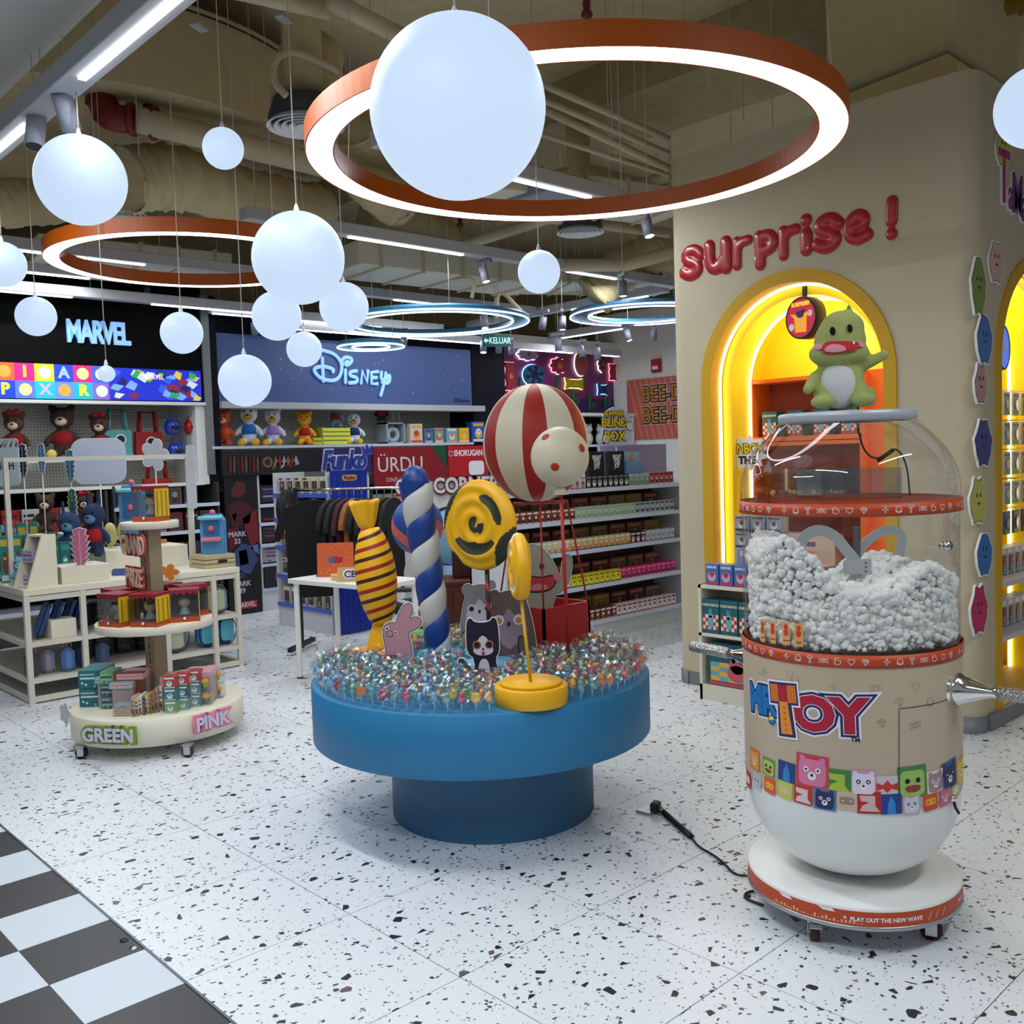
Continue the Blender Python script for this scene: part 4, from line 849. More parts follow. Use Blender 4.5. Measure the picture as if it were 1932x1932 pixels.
channel('long grey light track crossing behind the big ring with two lit strips', 0, 6.28, 3.4, 8.4, 3.3, [(4.28, 5.42), (6.71, 7.4)])
channel('light track seen through the smaller ring', 0, 8.12, 2.0, 5.2, 3.3, [(1.4+.9, 2.64), (2.9, 3.46)])
channel('light track under the smaller ring at left edge', 0, 8.97, 1.6, 3.6, 3.3, [(2.2, 3.31)])
channel('light track above the blue neon ring', 0, 8.44, 5.6, 8.4, 3.3, [(6.3, 7.24)])
channel('light track along the black sign wall', 0, 9.2, 1.6, 5.2, 3.16, [(2.3, 3.23), (3.97, 5.03)])
channel('light track along the top of the blue sign panel', 0, 9.3, 5.4, 8.9, 3.04, [(5.55, 8.44)], .05); channel('light track just above the blue sign panel', 0, 9.25, 4.6, 7.6, 3.13, [(4.62, 5.07), (5.63, 6.7), (7.1, 7.5)])
channel('slanting light track before the right neon ring', 1, 8.5, 6.5, 9.0, 3.3, [(6.76, 7.9)]); channel('short light track before the white wall at right', 1, 9.67, 8.0, 9.4, 3.18, [(8.12, 9.18)]); channel('short light track inside the blue neon ring', 1, 8.1, 8.4, 9.3, 3.21, [(8.55, 9.2)])
channel('light track along the pink candy wall', 0, 9.4, 8.9, 11.15, 3.02, [(9.1, 10.1), (10.75, 11.1)], .05)
def spot(px, py, D, tilt, az, label, L=.17, r=.045, lit=True, body=None):
    p = dep(px, py, D); t = thing('track_spotlight', label, 'spotlight', p, az); m = body or mat((176, 178, 190), .4, name='spot_body')
    q = MB(); q.mx = Matrix.Rotation(tilt, 4, 'X'); q.lathe([(0, L/2), (r, L/2), (r, -L/2), (r-.004, -L/2)], m, 24); q.mx = None; q.build('barrel', t)
    q = MB(); q.mx = Matrix.Rotation(tilt, 4, 'X'); q.lathe([(0, -L/2+.004), (r-.004, -L/2+.004)][::-1], LAMP if lit else DGREY, 20); q.mx = None; q.build('lens', t)
    q = MB(); q.box((0, 0, L*.62), (.02, .02, L*.5), m); q.box((0, 0, L*.9), (.03, .16, .03), m); q.build('bracket', t); q = MB(); q.tube([(0, 0, L*.9), (0, 0, 4.85-p[2])], .003, CORD, 5); q.build('stem', t); return t
spot(67, 247, 4.7, -.25, -.8, 'white track spotlight at upper left, the left one of the pair', lit=False, L=.17); spot(125, 210, 4.5, -.65, 2.4, 'white track spotlight at upper left, the right one of the pair', L=.17)
SPL = [(276, 555, 9.6, 'lit spotlight above the wall lettering on black'), (263, 585, 9.8, 'right-hand grey spotlight over the wall lettering'), (190, 580, 9.6, 'left-hand grey spotlight over the wall lettering'), (914, 519, 8.4, 'lit spotlight over the left half of the blue neon ring'), (480, 620, 10.2, 'lit spotlight at the left corner of the blue sign panel'),
       (1175, 545, 8.2, 'lit spotlight hanging above the right neon ring'), (1222, 430, 6.6, 'lit spotlight beside the cream kiosk under the big ring'), (1024, 610, 9.6, 'grey spotlight between the two neon rings'), (1061, 610, 9.4, 'lit spotlight just left of the right neon ring'), (914, 608, 9.2, 'lit spotlight inside the blue neon ring'), (762, 644, 10.4, 'lit spotlight over the script lettering'),
       (1053, 652, 10.2, 'lit spotlight before the pink candy wall'), (912, 655, 10.6, 'lit spotlight under the green exit sign'), (941, 655, 10.6, 'unlit spotlight right of the one under the exit sign'), (965, 660, 10.8, 'unlit spotlight farthest right under the exit sign'), (1185, 633, 11.2, 'lit spotlight on the white wall above the red alarm box'), (1234, 632, 11.6, 'lit spotlight nearest the kiosk on the white wall'), (1127, 668, 10.6, 'unlit spotlight before the right part of the pink wall'), (1097, 664, 10.5, 'unlit spotlight before the middle of the pink wall')]
for i, (px, py, D, lab) in enumerate(SPL): spot(px, py, D, (-.3, .2, -.1)[i % 3], -.8+.3*(i % 4), lab, L=.13, r=.036, body=mat((120, 122, 136), .5, name='grey_spot_body'), lit='lit s' in lab and 'unlit' not in lab)
# neon double rings
def neon(px, py, D, r, label, w=.15, tint=(190, 232, 255)):
    p = dep(px, py, D); t = thing('neon_ring', label, 'neon light', p); m = mat(tint, .5, emit=3.0, name='neon_tube')
    for rr in (r, r-w):
        q = MB(); q.tube([(rr*math.cos(2*PI*i/72), rr*math.sin(2*PI*i/72), 0) for i in range(72)], .008, m, 6, closed=True); q.build('neon_tube', t)
    q = MB(); q.lathe([(r-w, .012), (r-w, .05), (r, .05), (r, .012), (r-w, .012)], mat((40, 90, 120), .4, name='ring_channel'), 72); q.build('channel', t)
    for k in range(3): q = MB(); a = k*2.1; q.tube([((r-.06)*math.cos(a), (r-.06)*math.sin(a), .05), ((r-.06)*math.cos(a), (r-.06)*math.sin(a), 4.85-p[2])], .003, CORD, 5); q.build('wire', t)
neon(818, 611, 9.1, .90, 'large double blue neon ring before the blue sign panel'); neon(1218, 594, 10.5, .82, 'double neon ring at right, partly hidden by the kiosk', .2, (225, 235, 255)); neon(700, 655, 9.3, .32, 'smallest double neon ring beside the script lettering', .14)
# ================================================================ CEILING SERVICES
def pipe(label, pts, r, m=PIPEM, name='pipe', cat='pipe', n=14): q = MB(); q.tube(pts, r, m, n); return tag(q.build(name), label, cat)
pipe('thick cream pipe crossing the ceiling at left behind the globes', [dep(255, 225, 6.3), dep(560, 300, 7.1), dep(800, 360, 8.2)], .085)
q = MB(); a, b = dep(190, 232, 6.2), dep(262, 226, 6.3); RV = mat((110, 22, 20), .4, name='red_iron'); q.tube(curve([dep(193, 175, 6.3), dep(195, 222, 6.25), dep(250, 226, 6.3)], 2), .085, RV, 16); q.tube([dep(246, 226, 6.3), dep(254, 226, 6.3)], .105, RV, 16); q.tube([dep(193, 192, 6.3), dep(193, 198, 6.3)], .105, RV, 16); q.tube([dep(288, 232, 6.4), dep(294, 233, 6.4)], .11, RV, 16); q.tube([dep(281, 215, 6.4), dep(281, 200, 6.4)], .04, RV, 12)
tag(q.build('pipe_elbow'), 'dark red iron pipe elbow with couplings at upper left', 'pipe fitting')
pipe('cream riser pipe above the red elbow', [dep(193, 172, 6.3), dep(188, 90, 6.2), dep(186, 20, 6.1)], .08)
FABR = mat((208, 192, 148), .9, name='duct_wrap', noise=.25)
def duct(label, pts, r, seed, k=24):
    P = curve(pts, 2); rr = random.Random(seed); q = MB(); R_ = []; Q = []
    for a, b in zip(P[:-1], P[1:]):
        for s in range(4): Q.append(tuple(a[i]+(b[i]-a[i])*s/4 for i in range(3))); R_.append(r*(1+rr.uniform(-.05, .05)))
    q.tube(Q, R_, FABR, k); q.v = [(v[0]+rr.uniform(-.012, .012), v[1]+rr.uniform(-.012, .012), v[2]+rr.uniform(-.012, .012)) for v in q.v]; return tag(q.build('wrapped_duct'), label, 'duct')
duct('fat cloth-wrapped duct bulging above the smaller ring', [dep(235, 340, 6.6), dep(330, 330, 6.9), dep(500, 385, 7.6), dep(600, 400, 8.2)], .22, 1); duct('sagging cloth-wrapped duct at far left behind the globe', [dep(-40, 380, 6.4), dep(60, 385, 6.8), dep(220, 360, 7.2)], .16, 2)
duct('cloth-wrapped duct dropping to the round vent left of the big ring', [dep(575, 212, 6.0), dep(575, 150, 6.1), dep(590, 110, 6.3)], .2, 3); duct('cloth-wrapped duct seen through the big ring at left', [dep(660, 230, 7.6), dep(690, 330, 8.2), dep(760, 380, 8.6)], .24, 4)
duct('cloth-wrapped duct right of centre above the right neon ring', [dep(1120, 560, 10), dep(1180, 500, 10), dep(1262, 470, 10)], .22, 5)
duct('wide cloth-wrapped duct behind the long track in the middle', [dep(690, 400, 9), dep(820, 440, 9.4), dep(880, 500, 9.6)], .2, 6)
q = MB(); 
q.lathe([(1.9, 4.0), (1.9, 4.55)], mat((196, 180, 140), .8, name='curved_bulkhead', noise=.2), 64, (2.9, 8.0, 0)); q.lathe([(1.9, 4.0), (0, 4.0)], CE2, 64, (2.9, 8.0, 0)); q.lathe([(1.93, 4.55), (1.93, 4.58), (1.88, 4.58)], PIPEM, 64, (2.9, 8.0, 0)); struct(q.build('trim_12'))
for k, (a, b, r) in enumerate([((1000, 150, 6.5), (1262, 262, 6.9), .022), ((1000, 178, 6.6), (1262, 290, 7.0), .022), ((1010, 200, 6.8), (1262, 318, 7.1), .028), ((1010, 250, 7.0), (1262, 330, 7.3), .02), ((620, 0, 5.2), (760, 70, 5.6), .05), ((400, -30, 5.0), (620, 20, 5.4), .05)]):
    pipe(['upper thin conduit', 'second thin conduit', 'third thicker conduit', 'lowest thin conduit', 'cream pipe left of the largest globe', 'cream pipe at top left of centre'][k]+' crossing the ceiling '+('seen through the big ring' if k < 4 else 'near the top edge'), [dep(*a), dep(*b)], r)
pipe('cream pipe rising to the right behind the globe below the big ring', [dep(690, 520, 9.5), dep(1010, 420, 8.6), dep(1262, 330, 8.0)], .05); pipe('cream pipe crossing right of centre with red sprinkler valve', [dep(1040, 500, 9), dep(1180, 500, 9), dep(1290, 470, 8.6)], .06)
pipe('cream pipe above the long track', [dep(900, 395, 8.2), dep(1100, 420, 8.6), dep(1262, 440, 9)], .045); pipe('long cream conduit over the kiosk bending at the column corner', [dep(1590, 170, 5.8), dep(1790, 90, 5.6), dep(1932, 180, 5.4)], .03)
pipe('flexible white conduit loop left of the big ring', curve([dep(540, 180, 5.6), dep(512, 150, 5.6), dep(520, 105, 5.6), dep(560, 95, 5.7), dep(640, 135, 5.8)], 3), .022); pipe('thin bent conduit hanging right of centre', curve([dep(936, 600, 9.4), dep(940, 540, 9.4), dep(985, 590, 9.4)], 2), .02); pipe('thin hooked conduit left of the downlight', curve([dep(890, 562, 9), dep(898, 522, 9), dep(850, 530, 9)], 2), .018)
pipe('yellow-painted beam strip at the top right corner', [dep(1800, 45, 6.5), dep(1932, 5, 6.3)], .05, mat((170, 140, 30), .7, name='yellow_primer'))
def vent(px, py, D, r, label):
    p = dep(px, py, D); t = thing('round_vent', label, 'air vent', p); m = mat((232, 236, 240), .5, name='vent_grey')
    for k in range(5): q = MB(); rr = r*(1-.19*k); q.lathe([(rr, 0), (rr-.012, .0), (rr-.035, .03+.004*k), (rr-.03, .034+.004*k), (rr, .004)], m, 40); q.build('vane', t)
    q = MB(); q.lathe([(0, .05), (r*.95, .05), (r*.8, .16)], DGREY, 32); q.build('throat', t); q = MB(); q.tube([(0, 0, .1), (0, 0, 4.85-p[2])], r*.5, FABR, 16); q.build('flexible_duct', t)
vent(577, 240, 5.9, .235, 'round grey ceiling vent partly behind the left of big ring'); vent(1095, 440, 8.6, .21, 'round grey ceiling vent under the right of the big ring'); vent(840, 513, 9.6, .19, 'round grey ceiling vent beyond the middle globes'); vent(228, 408, 7.6, .2, 'round grey ceiling vent peeking over the smaller ring')
for k, (px, py, D) in enumerate([(375, 50, 5.3), (535, 35, 5.4), (1310, 62, 4.6)]):
    t = thing('driver_box', ['small grey hanging box at top left between thin rods', 'small grey hanging box at top left of centre', 'small white box lying on top of the big ring'][k], 'electrical box', dep(px, py, D), .5); q = MB(); q.box((0, 0, 0), (.11, .06, .02), mat((160, 164, 160), .5, name='tin_box'), bev=.003); q.build('case', t); q = MB(); q.tube([(0, 0, .01), (0, 0, .9)], .003, CORD, 5); q.build('rod', t)
t = thing('air_conditioner', 'grey cassette air conditioner hanging above the globe under the big ring', 'air conditioner', dep(1045, 365, 7.6), 0); q = MB(); q.box((0, 0, 0), (.55, .5, .14), mat((140, 146, 160), .5, name='ac_grey'), bev=.01); q.build('casing', t); q = MB(); q.box((0, -.26, 0), (.3, .02, .07), DGREY, bev=.004); q.build('grille', t)
for k, px in enumerate((250, 305, 355, 470, 530, 700, 1150, 1195, 1290, 1335, 1375, 1400, 1455)):
    p = dep(px, 60, 6.2+.3*(k % 3)); q = MB(); q.tube([(p[0], p[1], 3.6+.3*(k % 2)), (p[0], p[1], 4.85)], .0025, CORD, 4); tag(q.build('hanging_rod'), 'thin hanging rod from the ceiling', 'rod', 'thin rods hanging from the ceiling')
for k, (px, py, D) in enumerate([(868, 420, 8.6), (1172, 500, 9), (305, 380, 6.9), (1107, 18, 5)]):
    p = dep(px, py, D); q = MB(); q.lathe([(0, -.07), (.012, -.07), (.012, -.04), (.03, -.035), (.03, -.02), (.018, 0), (.022, .04), (0, .05)], RV, 12, p); tag(q.build('sprinkler_head'), ['dark red sprinkler head above the long track', 'dark red valve on the pipe right of the hanging globe', 'dark red sprinkler head above the smaller ring', 'dark red sprinkler head at the top edge over the big ring'][k], 'sprinkler')
for k, (a, b, w_, h_, lab) in enumerate([((640, 470, 8.8), (1000, 545, 10.2), .7, .22, 'flat rectangular duct behind the long track in the middle'), ((960, 540, 11), (1262, 520, 11.5), .8, .2, 'flat rectangular duct above the right neon ring'), ((60, 470, 8.2), (420, 505, 9.2), .5, .18, 'flat rectangular duct seen through the smaller ring'), ((860, 330, 7.4), (1262, 400, 8.4), .5, .2, 'flat rectangular duct seen under the big ring at right')]):
    A_, B_ = dep(*a), dep(*b); c_ = (A_+B_)/2; an = math.atan2(B_[1]-A_[1], B_[0]-A_[0]); L_ = math.hypot(B_[0]-A_[0], B_[1]-A_[1]); q = MB(); q.box((0, 0, 0), (L_, w_, h_), mat((214, 208, 190), .7, name='galvanised_duct'), bev=.01)
    for j in range(5): q.box((-L_/2+L_*(j+.5)/5, 0, 0), (.03, w_+.03, h_+.03), PIPEM)
    tag(q.build('rectangular_duct', None, tuple(c_), an), lab, 'duct')
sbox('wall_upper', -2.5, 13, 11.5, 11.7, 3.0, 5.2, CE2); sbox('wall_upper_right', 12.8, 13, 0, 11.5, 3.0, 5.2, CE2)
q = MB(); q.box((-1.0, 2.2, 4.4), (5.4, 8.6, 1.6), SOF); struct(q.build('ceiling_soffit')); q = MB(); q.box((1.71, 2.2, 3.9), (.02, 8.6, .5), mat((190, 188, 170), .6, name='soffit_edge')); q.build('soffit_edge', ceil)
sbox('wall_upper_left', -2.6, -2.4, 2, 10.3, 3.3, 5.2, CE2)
# ================================================================ KIOSK
KC = mat((196, 184, 156), .6, name='kiosk_cream', noise=.05); OCH = mat((206, 158, 10), .6, name='ochre_paint'); YL = mat((252, 218, 20), .55, name='bright_yellow'); ORA = mat((226, 104, 14), .55, name='orange_laminate')
LEDM = mat((255, 252, 226), .5, emit=4.5, name='led_strip'); SK = mat((128, 130, 134), .5, .2, name='skirting'); TOP = 3.53
def arch(c, r, sp, n=28, bottom=.0): return [(c-r, bottom)]+[(c-r*math.cos(PI*i/n), sp+r*math.sin(PI*i/n)) for i in range(n+1)]+[(c+r, bottom)]
def tunnel(mb, p0, y0, p1, y1, m, smooth=True): n = len(p0); mb.add([(p[0], y0, p[1]) for p in p0]+[(p[0], y1, p[1]) for p in p1], [(i, i+1, n+i+1, n+i) for i in range(n-1)], m, smooth)
YC = 3.137; R1 = .655; SPR = 2.0
def kioskface(x0, x1, c, rad):
    o = [(x0, 0), (x0, TOP), (x1, TOP), (x1, 0)]+arch(c, rad, SPR)[::-1]; return o
q = MB(); kx0, kx1 = -(3.95-YC), -(2.15-YC); q.prism(kioskface(kx0, kx1, 0, .60), 0, .1, KC)
w = q.build('wall_kiosk_front', None, (5.32, YC, 0), LR); struct(w)
q = MB(); q.prism(kioskface(5.42, 7.9, 6.23, .60), 0, .1, KC); struct(q.build('wall_kiosk_side', None, (0, 2.05, 0)))
CORN = []
for (cx_, cyy, a0) in ((5.42, 3.95, PI/2), (5.42, 2.15, PI)):
    q = MB(); q.lathe([(.1, 0), (.1, TOP)], KC, 12, (cx_, cyy, 0), a0=a0, a1=a0+PI/2); CORN.append(q)
sbox('wall_kiosk_far', 5.42, 7.9, 3.95, 4.05, 0, TOP, KC)
q = MB(); q.box((6.7, 3.05, TOP-.02), (2.4, 1.8, .04), CE2); struct(q.build('ceiling_kiosk'))
def kid(q_, nm):
    o_ = q_.build(nm, w); o_.matrix_parent_inverse = (Matrix.Translation((5.32, YC, 0)) @ Matrix.Rotation(LR, 4, 'Z')).inverted(); return o_
for p0, p1 in (((5.345, 3.95), (5.345, 3.75)), ((5.345, 2.53), (5.345, 2.15)), ((5.45, 2.075), (5.6, 2.075)), ((6.86, 2.075), (7.9, 2.075))): pass
for c_ in CORN: kid(c_, 'rounded_corner')
q = MB(); q.box((5.33, 3.87, .045), (.03, .16, .09), SK); kid(q, 'skirting'); q = MB(); q.box((5.33, 2.34, .045), (.03, .38, .09), SK); kid(q, 'skirting')
q = MB(); q.box((6.7, 2.04, .045), (2.5, .03, .09), SK); kid(q, 'skirting'); q = MB(); q.lathe([(.112, 0), (.112, .09), (.1, .09)], SK, 12, (5.42, 2.15, 0), a0=PI, a1=1.5*PI); kid(q, 'skirting'); q = MB(); q.lathe([(.112, 0), (.112, .09), (.1, .09)], SK, 12, (5.42, 3.95, 0), a0=PI/2, a1=PI); kid(q, 'skirting')
def niche(loc, rz, label, depth=.62, bot=0.09):
    t = thing('arched_niche', label, 'niche', loc, rz)
    q = MB(); a1, a0 = arch(0, .66, SPR, bottom=bot), arch(0, .585, SPR, bottom=bot); tunnel(q, a1, -.012, a0, -.012, OCH, False); tunnel(q, a1, .0, a1, -.012, OCH); tunnel(q, a0, -.012, a0, .13, OCH); q.build('frame', t)
    q = MB(); b = arch(0, .52, SPR, bottom=bot); tunnel(q, a0, .13, b, .13, YL, False); tunnel(q, b, .13, b, .36, YL); c = arch(0, .62, SPR, bottom=bot); q.build('reveal', t)
    q = MB(); q.prism(arch(0, .60, SPR, bottom=bot), depth-.02, depth, YL); q.build('back_panel', t)
    q = MB(); tunnel(q, b, .36, arch(0, .60, SPR, bottom=bot), .36, YL, False); tunnel(q, arch(0, .60, SPR, bottom=bot), .36, arch(0, .60, SPR, bottom=bot), depth, YL); q.build('inner_reveal', t)
    q = MB(); b1 = [(x*1.0, y) for x, y in arch(0, .578, SPR, bottom=bot)]; q.tube([(x, .09, z) for x, z in b1], .009, LEDM, 6, caps=False); q.build('led_strip', t)
    q = MB(); q.tube([(x, .34, z) for x, z in arch(0, .512, SPR, bottom=bot)], .009, LEDM, 6, caps=False); q.build('led_strip', t)
    q = MB(); q.box((0, .3, bot-.02), (1.2, .6, .04), OCH); q.build('sill', t); return t
N1 = niche((5.32, YC, 0), LR, 'yellow arched niche with white led strips in the kiosk front'); N2 = niche((6.23, 2.05, 0), 0, 'yellow arched niche in the kiosk side at right edge', .48)
for loc in ((5.6, YC, 2.35), (6.23, 2.33, 2.35)):
    l = bpy.data.lights.new('niche_glow', 'POINT'); l.energy = 7; l.color = (1, 1, .96); l.shadow_soft_size = .1; o = bpy.data.objects.new('niche_glow', l); COL.objects.link(o); o.location = loc
# orange shelf unit in the niche
U_ = thing('orange_shelf_unit', 'orange open shelf unit at the back of the front niche', 'shelf', (5.32, YC, 0), LR)
for z0, z1 in ((1.66, 2.02), (1.22, 1.60), (.7, 1.16)):
    q = MB(); W_ = .50
    q.box((-.14, .592, (z0+z1)/2), (.78, .01, z1-z0), mat((140, 46, 12), .6, name='orange_back_shadowed')); q.build('back', U_)  # shelf shadow painted into the back panel's darker colour
    q = MB(); q.box((-.14, .5, z0-.015), (.8, .26, .03), ORA); q.build('shelf', U_)
    q = MB(); q.box((-.14, .5, z1+.012), (.8, .26, .024), ORA); q.build('shelf', U_)
for x in (-.53, .26):
    q = MB(); q.box((x, .5, 1.35), (.03, .26, 1.4), ORA); q.build('side', U_)
q = MB(); q.box((.37, .52, 1.35), (.2, .2, 1.4), ORA); q.build('side_block', U_)
# lettering on the kiosk
RG = mat((176, 14, 26), .3, name='glossy_red', coat=.3)
GLY = {'s': ([[(.86, .70), (.66, .88), (.34, .86), (.20, .70), (.36, .54), (.66, .45), (.80, .28), (.64, .13), (.36, .10), (.14, .22)]], .19),
 'u': ([[(.17, .84), (.16, .45), (.28, .18), (.56, .18), (.76, .42)], [(.80, .86), (.80, .14)]], .19), 'r': ([[(.2, .84), (.2, .13)], [(.2, .58), (.40, .80), (.78, .82)]], .20),
 'p': ([[(.24, .84), (.26, .10)], [(.25, .78), (.60, .86), (.80, .68), (.68, .46), (.30, .44)]], .185), 'i': ([[(.5, .50), (.5, .14)]], .42), 'e': ([[(.18, .50), (.78, .56), (.70, .80), (.42, .86), (.19, .62), (.20, .30), (.48, .13), (.84, .24)]], .175), '!': ([[(.52, .88), (.46, .42)]], .40)}
SG = thing('wall_lettering', 'glossy red bubble lettering reading surprise ! above the front niche', 'sign', (5.318, YC, 0), LR)
for ch, x0, x1, y0, y1 in [('s', 125, 240, 455, 622), ('u', 252, 385, 418, 598), ('r', 397, 497, 395, 572), ('p', 503, 635, 365, 563), ('r', 637, 748, 338, 520), ('i', 745, 810, 288, 500), ('s', 815, 963, 290, 478), ('e', 970, 1120, 262, 448), ('!', 1190, 1257, 195, 415)]:
    X0, X1, Y0_, Y1_ = [1240+v*.3623 for v in (x0, x1)]+[300+v*.3623 for v in (y0, y1)]; a = fx(X0, Y1_, 5.32); b = fx(X1, Y0_, 5.32); c = fx((X0+X1)/2, Y1_, 5.32); d = fx((X0+X1)/2, Y0_, 5.32)
    l, r_, zb, zt = YC-a[1], YC-b[1], c[2], d[2]; wd, ht = r_-l, zt-zb; st, rad = GLY[ch]; q = MB()
    for s_ in st:
        P = curve([(l+x*wd, 0, zb+y*ht) for x, y in s_], 2); q.tube(P, rad*wd*1.2, RG, 12); q.sph(P[0], rad*wd*1.2, RG, 12, 8); q.sph(P[-1], rad*wd*1.2, RG, 12, 8)
    if ch == 'i': q.sph((l+.5*wd, 0, zb+0.86*ht), .040, RG, 14, 10)
    if ch == '!': q.sph((l+.46*wd, 0, zb+0.11*ht), .036, RG, 14, 10)
    me = fuse(q, .008, RG, 3)
    for v in me.vertices: v.co.y *= .45
    link(me, 'letter', SG)
# tube sign in the niche
t = thing('round_hanging_sign', 'round lit crimson sign reading surprise! hanging in the niche', 'sign', fx(1519, 600, 5.44), -PI/2-.25)
q = MB(); q.mx = Matrix.Rotation(PI/2, 4, 'X'); q.lathe([(.123, -.05), (.129, -.045), (.129, .035), (.123, .04), (.117, .04), (.117, .034)], BLACK, 40); q.lathe([(0, -.05), (.123, -.05)], BLACK, 40); q.mx = None; q.build('casing', t)
q = MB(); q.prism(circ(0, 0, .118, 40), -.037, -.033, mat((186, 14, 64), .5, emit=.5, name='crimson_face')); q.build('face', t)
q = MB(); BO = mat((240, 160, 30), .5, emit=.5, name='box_orange'); q.prism([(-.045, -.085), (.045, -.09), (.05, .0), (-.05, .0)], -.04, -.037, BO); q.prism([(-.05, 0), (-.085, .03), (-.02, .02), (0, 0)], -.041, -.037, BO); q.prism([(.05, 0), (.085, .035), (.03, .025), (.01, 0)], -.041, -.037, BO); q.prism(circ(-.075, -.05, .022, 16), -.04, -.037, LAV); q.prism(circ(.078, .02, .02, 16), -.04, -.037, LAV); q.prism(smoothpoly([(-.03, .0), (-.035, .05), (-.02, .04), (.015, .045), (.03, .055), (.03, .0)]), -.042, -.038, NVY); q.build('box_print', t)
text('SURPRISE!', .034, mat((250, 220, 60), .5, emit=.5, name='yellow_print'), (0, -.039, .082), 0, t, off=.0015, ext=.001); text('?', .04, LAV, (0, -.042, -.045), 0, t, off=.001, ext=.001); q = MB(); q.box((0, 0, .26), (.022, .02, .28), BLACK); q.build('rod', t)
# right face: lettering and plain sticker figures
t = thing('side_wall_lettering', 'magenta to violet cut-out lettering high on the kiosk side', 'sign', fy(1905, 360, 2.05), 0)
for k, (ch, c, dz) in enumerate([('T', (170, 20, 100), .04), ('a', (130, 26, 110), -.03), ('M', (90, 34, 120), -.02), ('a', (60, 44, 130), -.06)]):
    h = (.34, .2, .26, .22)[k]; x = -.12+k*.1
    text(ch, h*1.2, LAV, (x, -.006, dz), 0, t, name='letter_outline', ext=.006, off=.014, wid=.7); text(ch, h*1.2, mat(c, .5, name='letter_colour'), (x, -.014, dz), 0, t, name='letter', ext=.002, off=.004, wid=.7)
FIG = [(1888, 282, .10, .12, (196, 196, 90), 'yellow round plain sticker topmost'), (1875, 495, .10, .14, (206, 164, 150), 'peach oval plain sticker'), (1842, 538, .09, .2, (120, 140, 50), 'green tall plain sticker'), (1853, 640, .1, .17, (50, 110, 180), 'blue rounded plain sticker below the green one'), (1846, 725, .08, .13, (190, 140, 140), 'dusty pink plain sticker'),
       (1851, 835, .11, .16, (60, 60, 130), 'indigo plain sticker'), (1841, 945, .11, .15, (200, 190, 90), 'pale yellow plain sticker'), (1853, 1045, .1, .15, (40, 110, 180), 'lower blue plain sticker'), (1843, 1150, .11, .16, (190, 30, 90), 'crimson plain sticker lowest')]
for k, (px, py, w_, h_, c, lab) in enumerate(FIG):
    w_ *= 1.8; h_ *= 1.4; p = fy(px, py, 2.05); t = thing('wall_sticker', lab+' on the kiosk side wall', 'sticker', p); q = MB(); rr = random.Random(k+3); bt, bb, ba = rr.choice([.16, .26, .05]), rr.choice([.14, .2]), rr.uniform(.05, .2); P = [(w_/2*(1+ba*(math.exp(-((a-.15)/.2)**2)+math.exp(-((a-PI+.15)/.2)**2))+bt*(math.exp(-((a-1.1)/.18)**2)+math.exp(-((a-2.0)/.18)**2))+bb*(math.exp(-((a-4.3)/.14)**2)+math.exp(-((a-5.1)/.14)**2)))*math.cos(a)*(1-.15*math.sin(a)), h_/2*(1+bt*(math.exp(-((a-1.1)/.18)**2)+math.exp(-((a-2.0)/.18)**2))+bb*(math.exp(-((a-4.3)/.14)**2)+math.exp(-((a-5.1)/.14)**2)))*math.sin(a)) for a in [2*PI*i/60 for i in range(60)]]
    cutout(q, P, mat(c, .5, name='sticker'), y=-.014, th=.012, rim=.012, line=.004, smooth=0); q.build('board', t); q = MB(); q.prism(circ(-.024, .03, .007, 10, rz=.012), -.017, -.015, BLACK); q.prism(circ(.022, .03, .007, 10, rz=.012), -.017, -.015, BLACK); q.prism([(-.02, -.01), (.02, -.01), (.012, -.02), (-.012, -.02)], -.017, -.015, BLACK); q.build('dots', t)
t = thing('round_hanging_sign', 'round blue lit sign hanging in the side niche', 'sign', (6.02, 2.2, 2.13), .1); q = MB(); q.mx = Matrix.Rotation(PI/2, 4, 'X'); q.lathe([(0, -.05), (.13, -.05), (.13, .04), (.12, .04)], BLACK, 36); q.mx = None; q.build('casing', t); q = MB(); q.prism(circ(0, 0, .12, 36), -.037, -.033, mat((70, 110, 220), .5, emit=.8, name='blue_face')); q.build('face', t); text('Tama', .06, LAV, (0, -.04, .01), 0, t, ext=.001, off=.002)
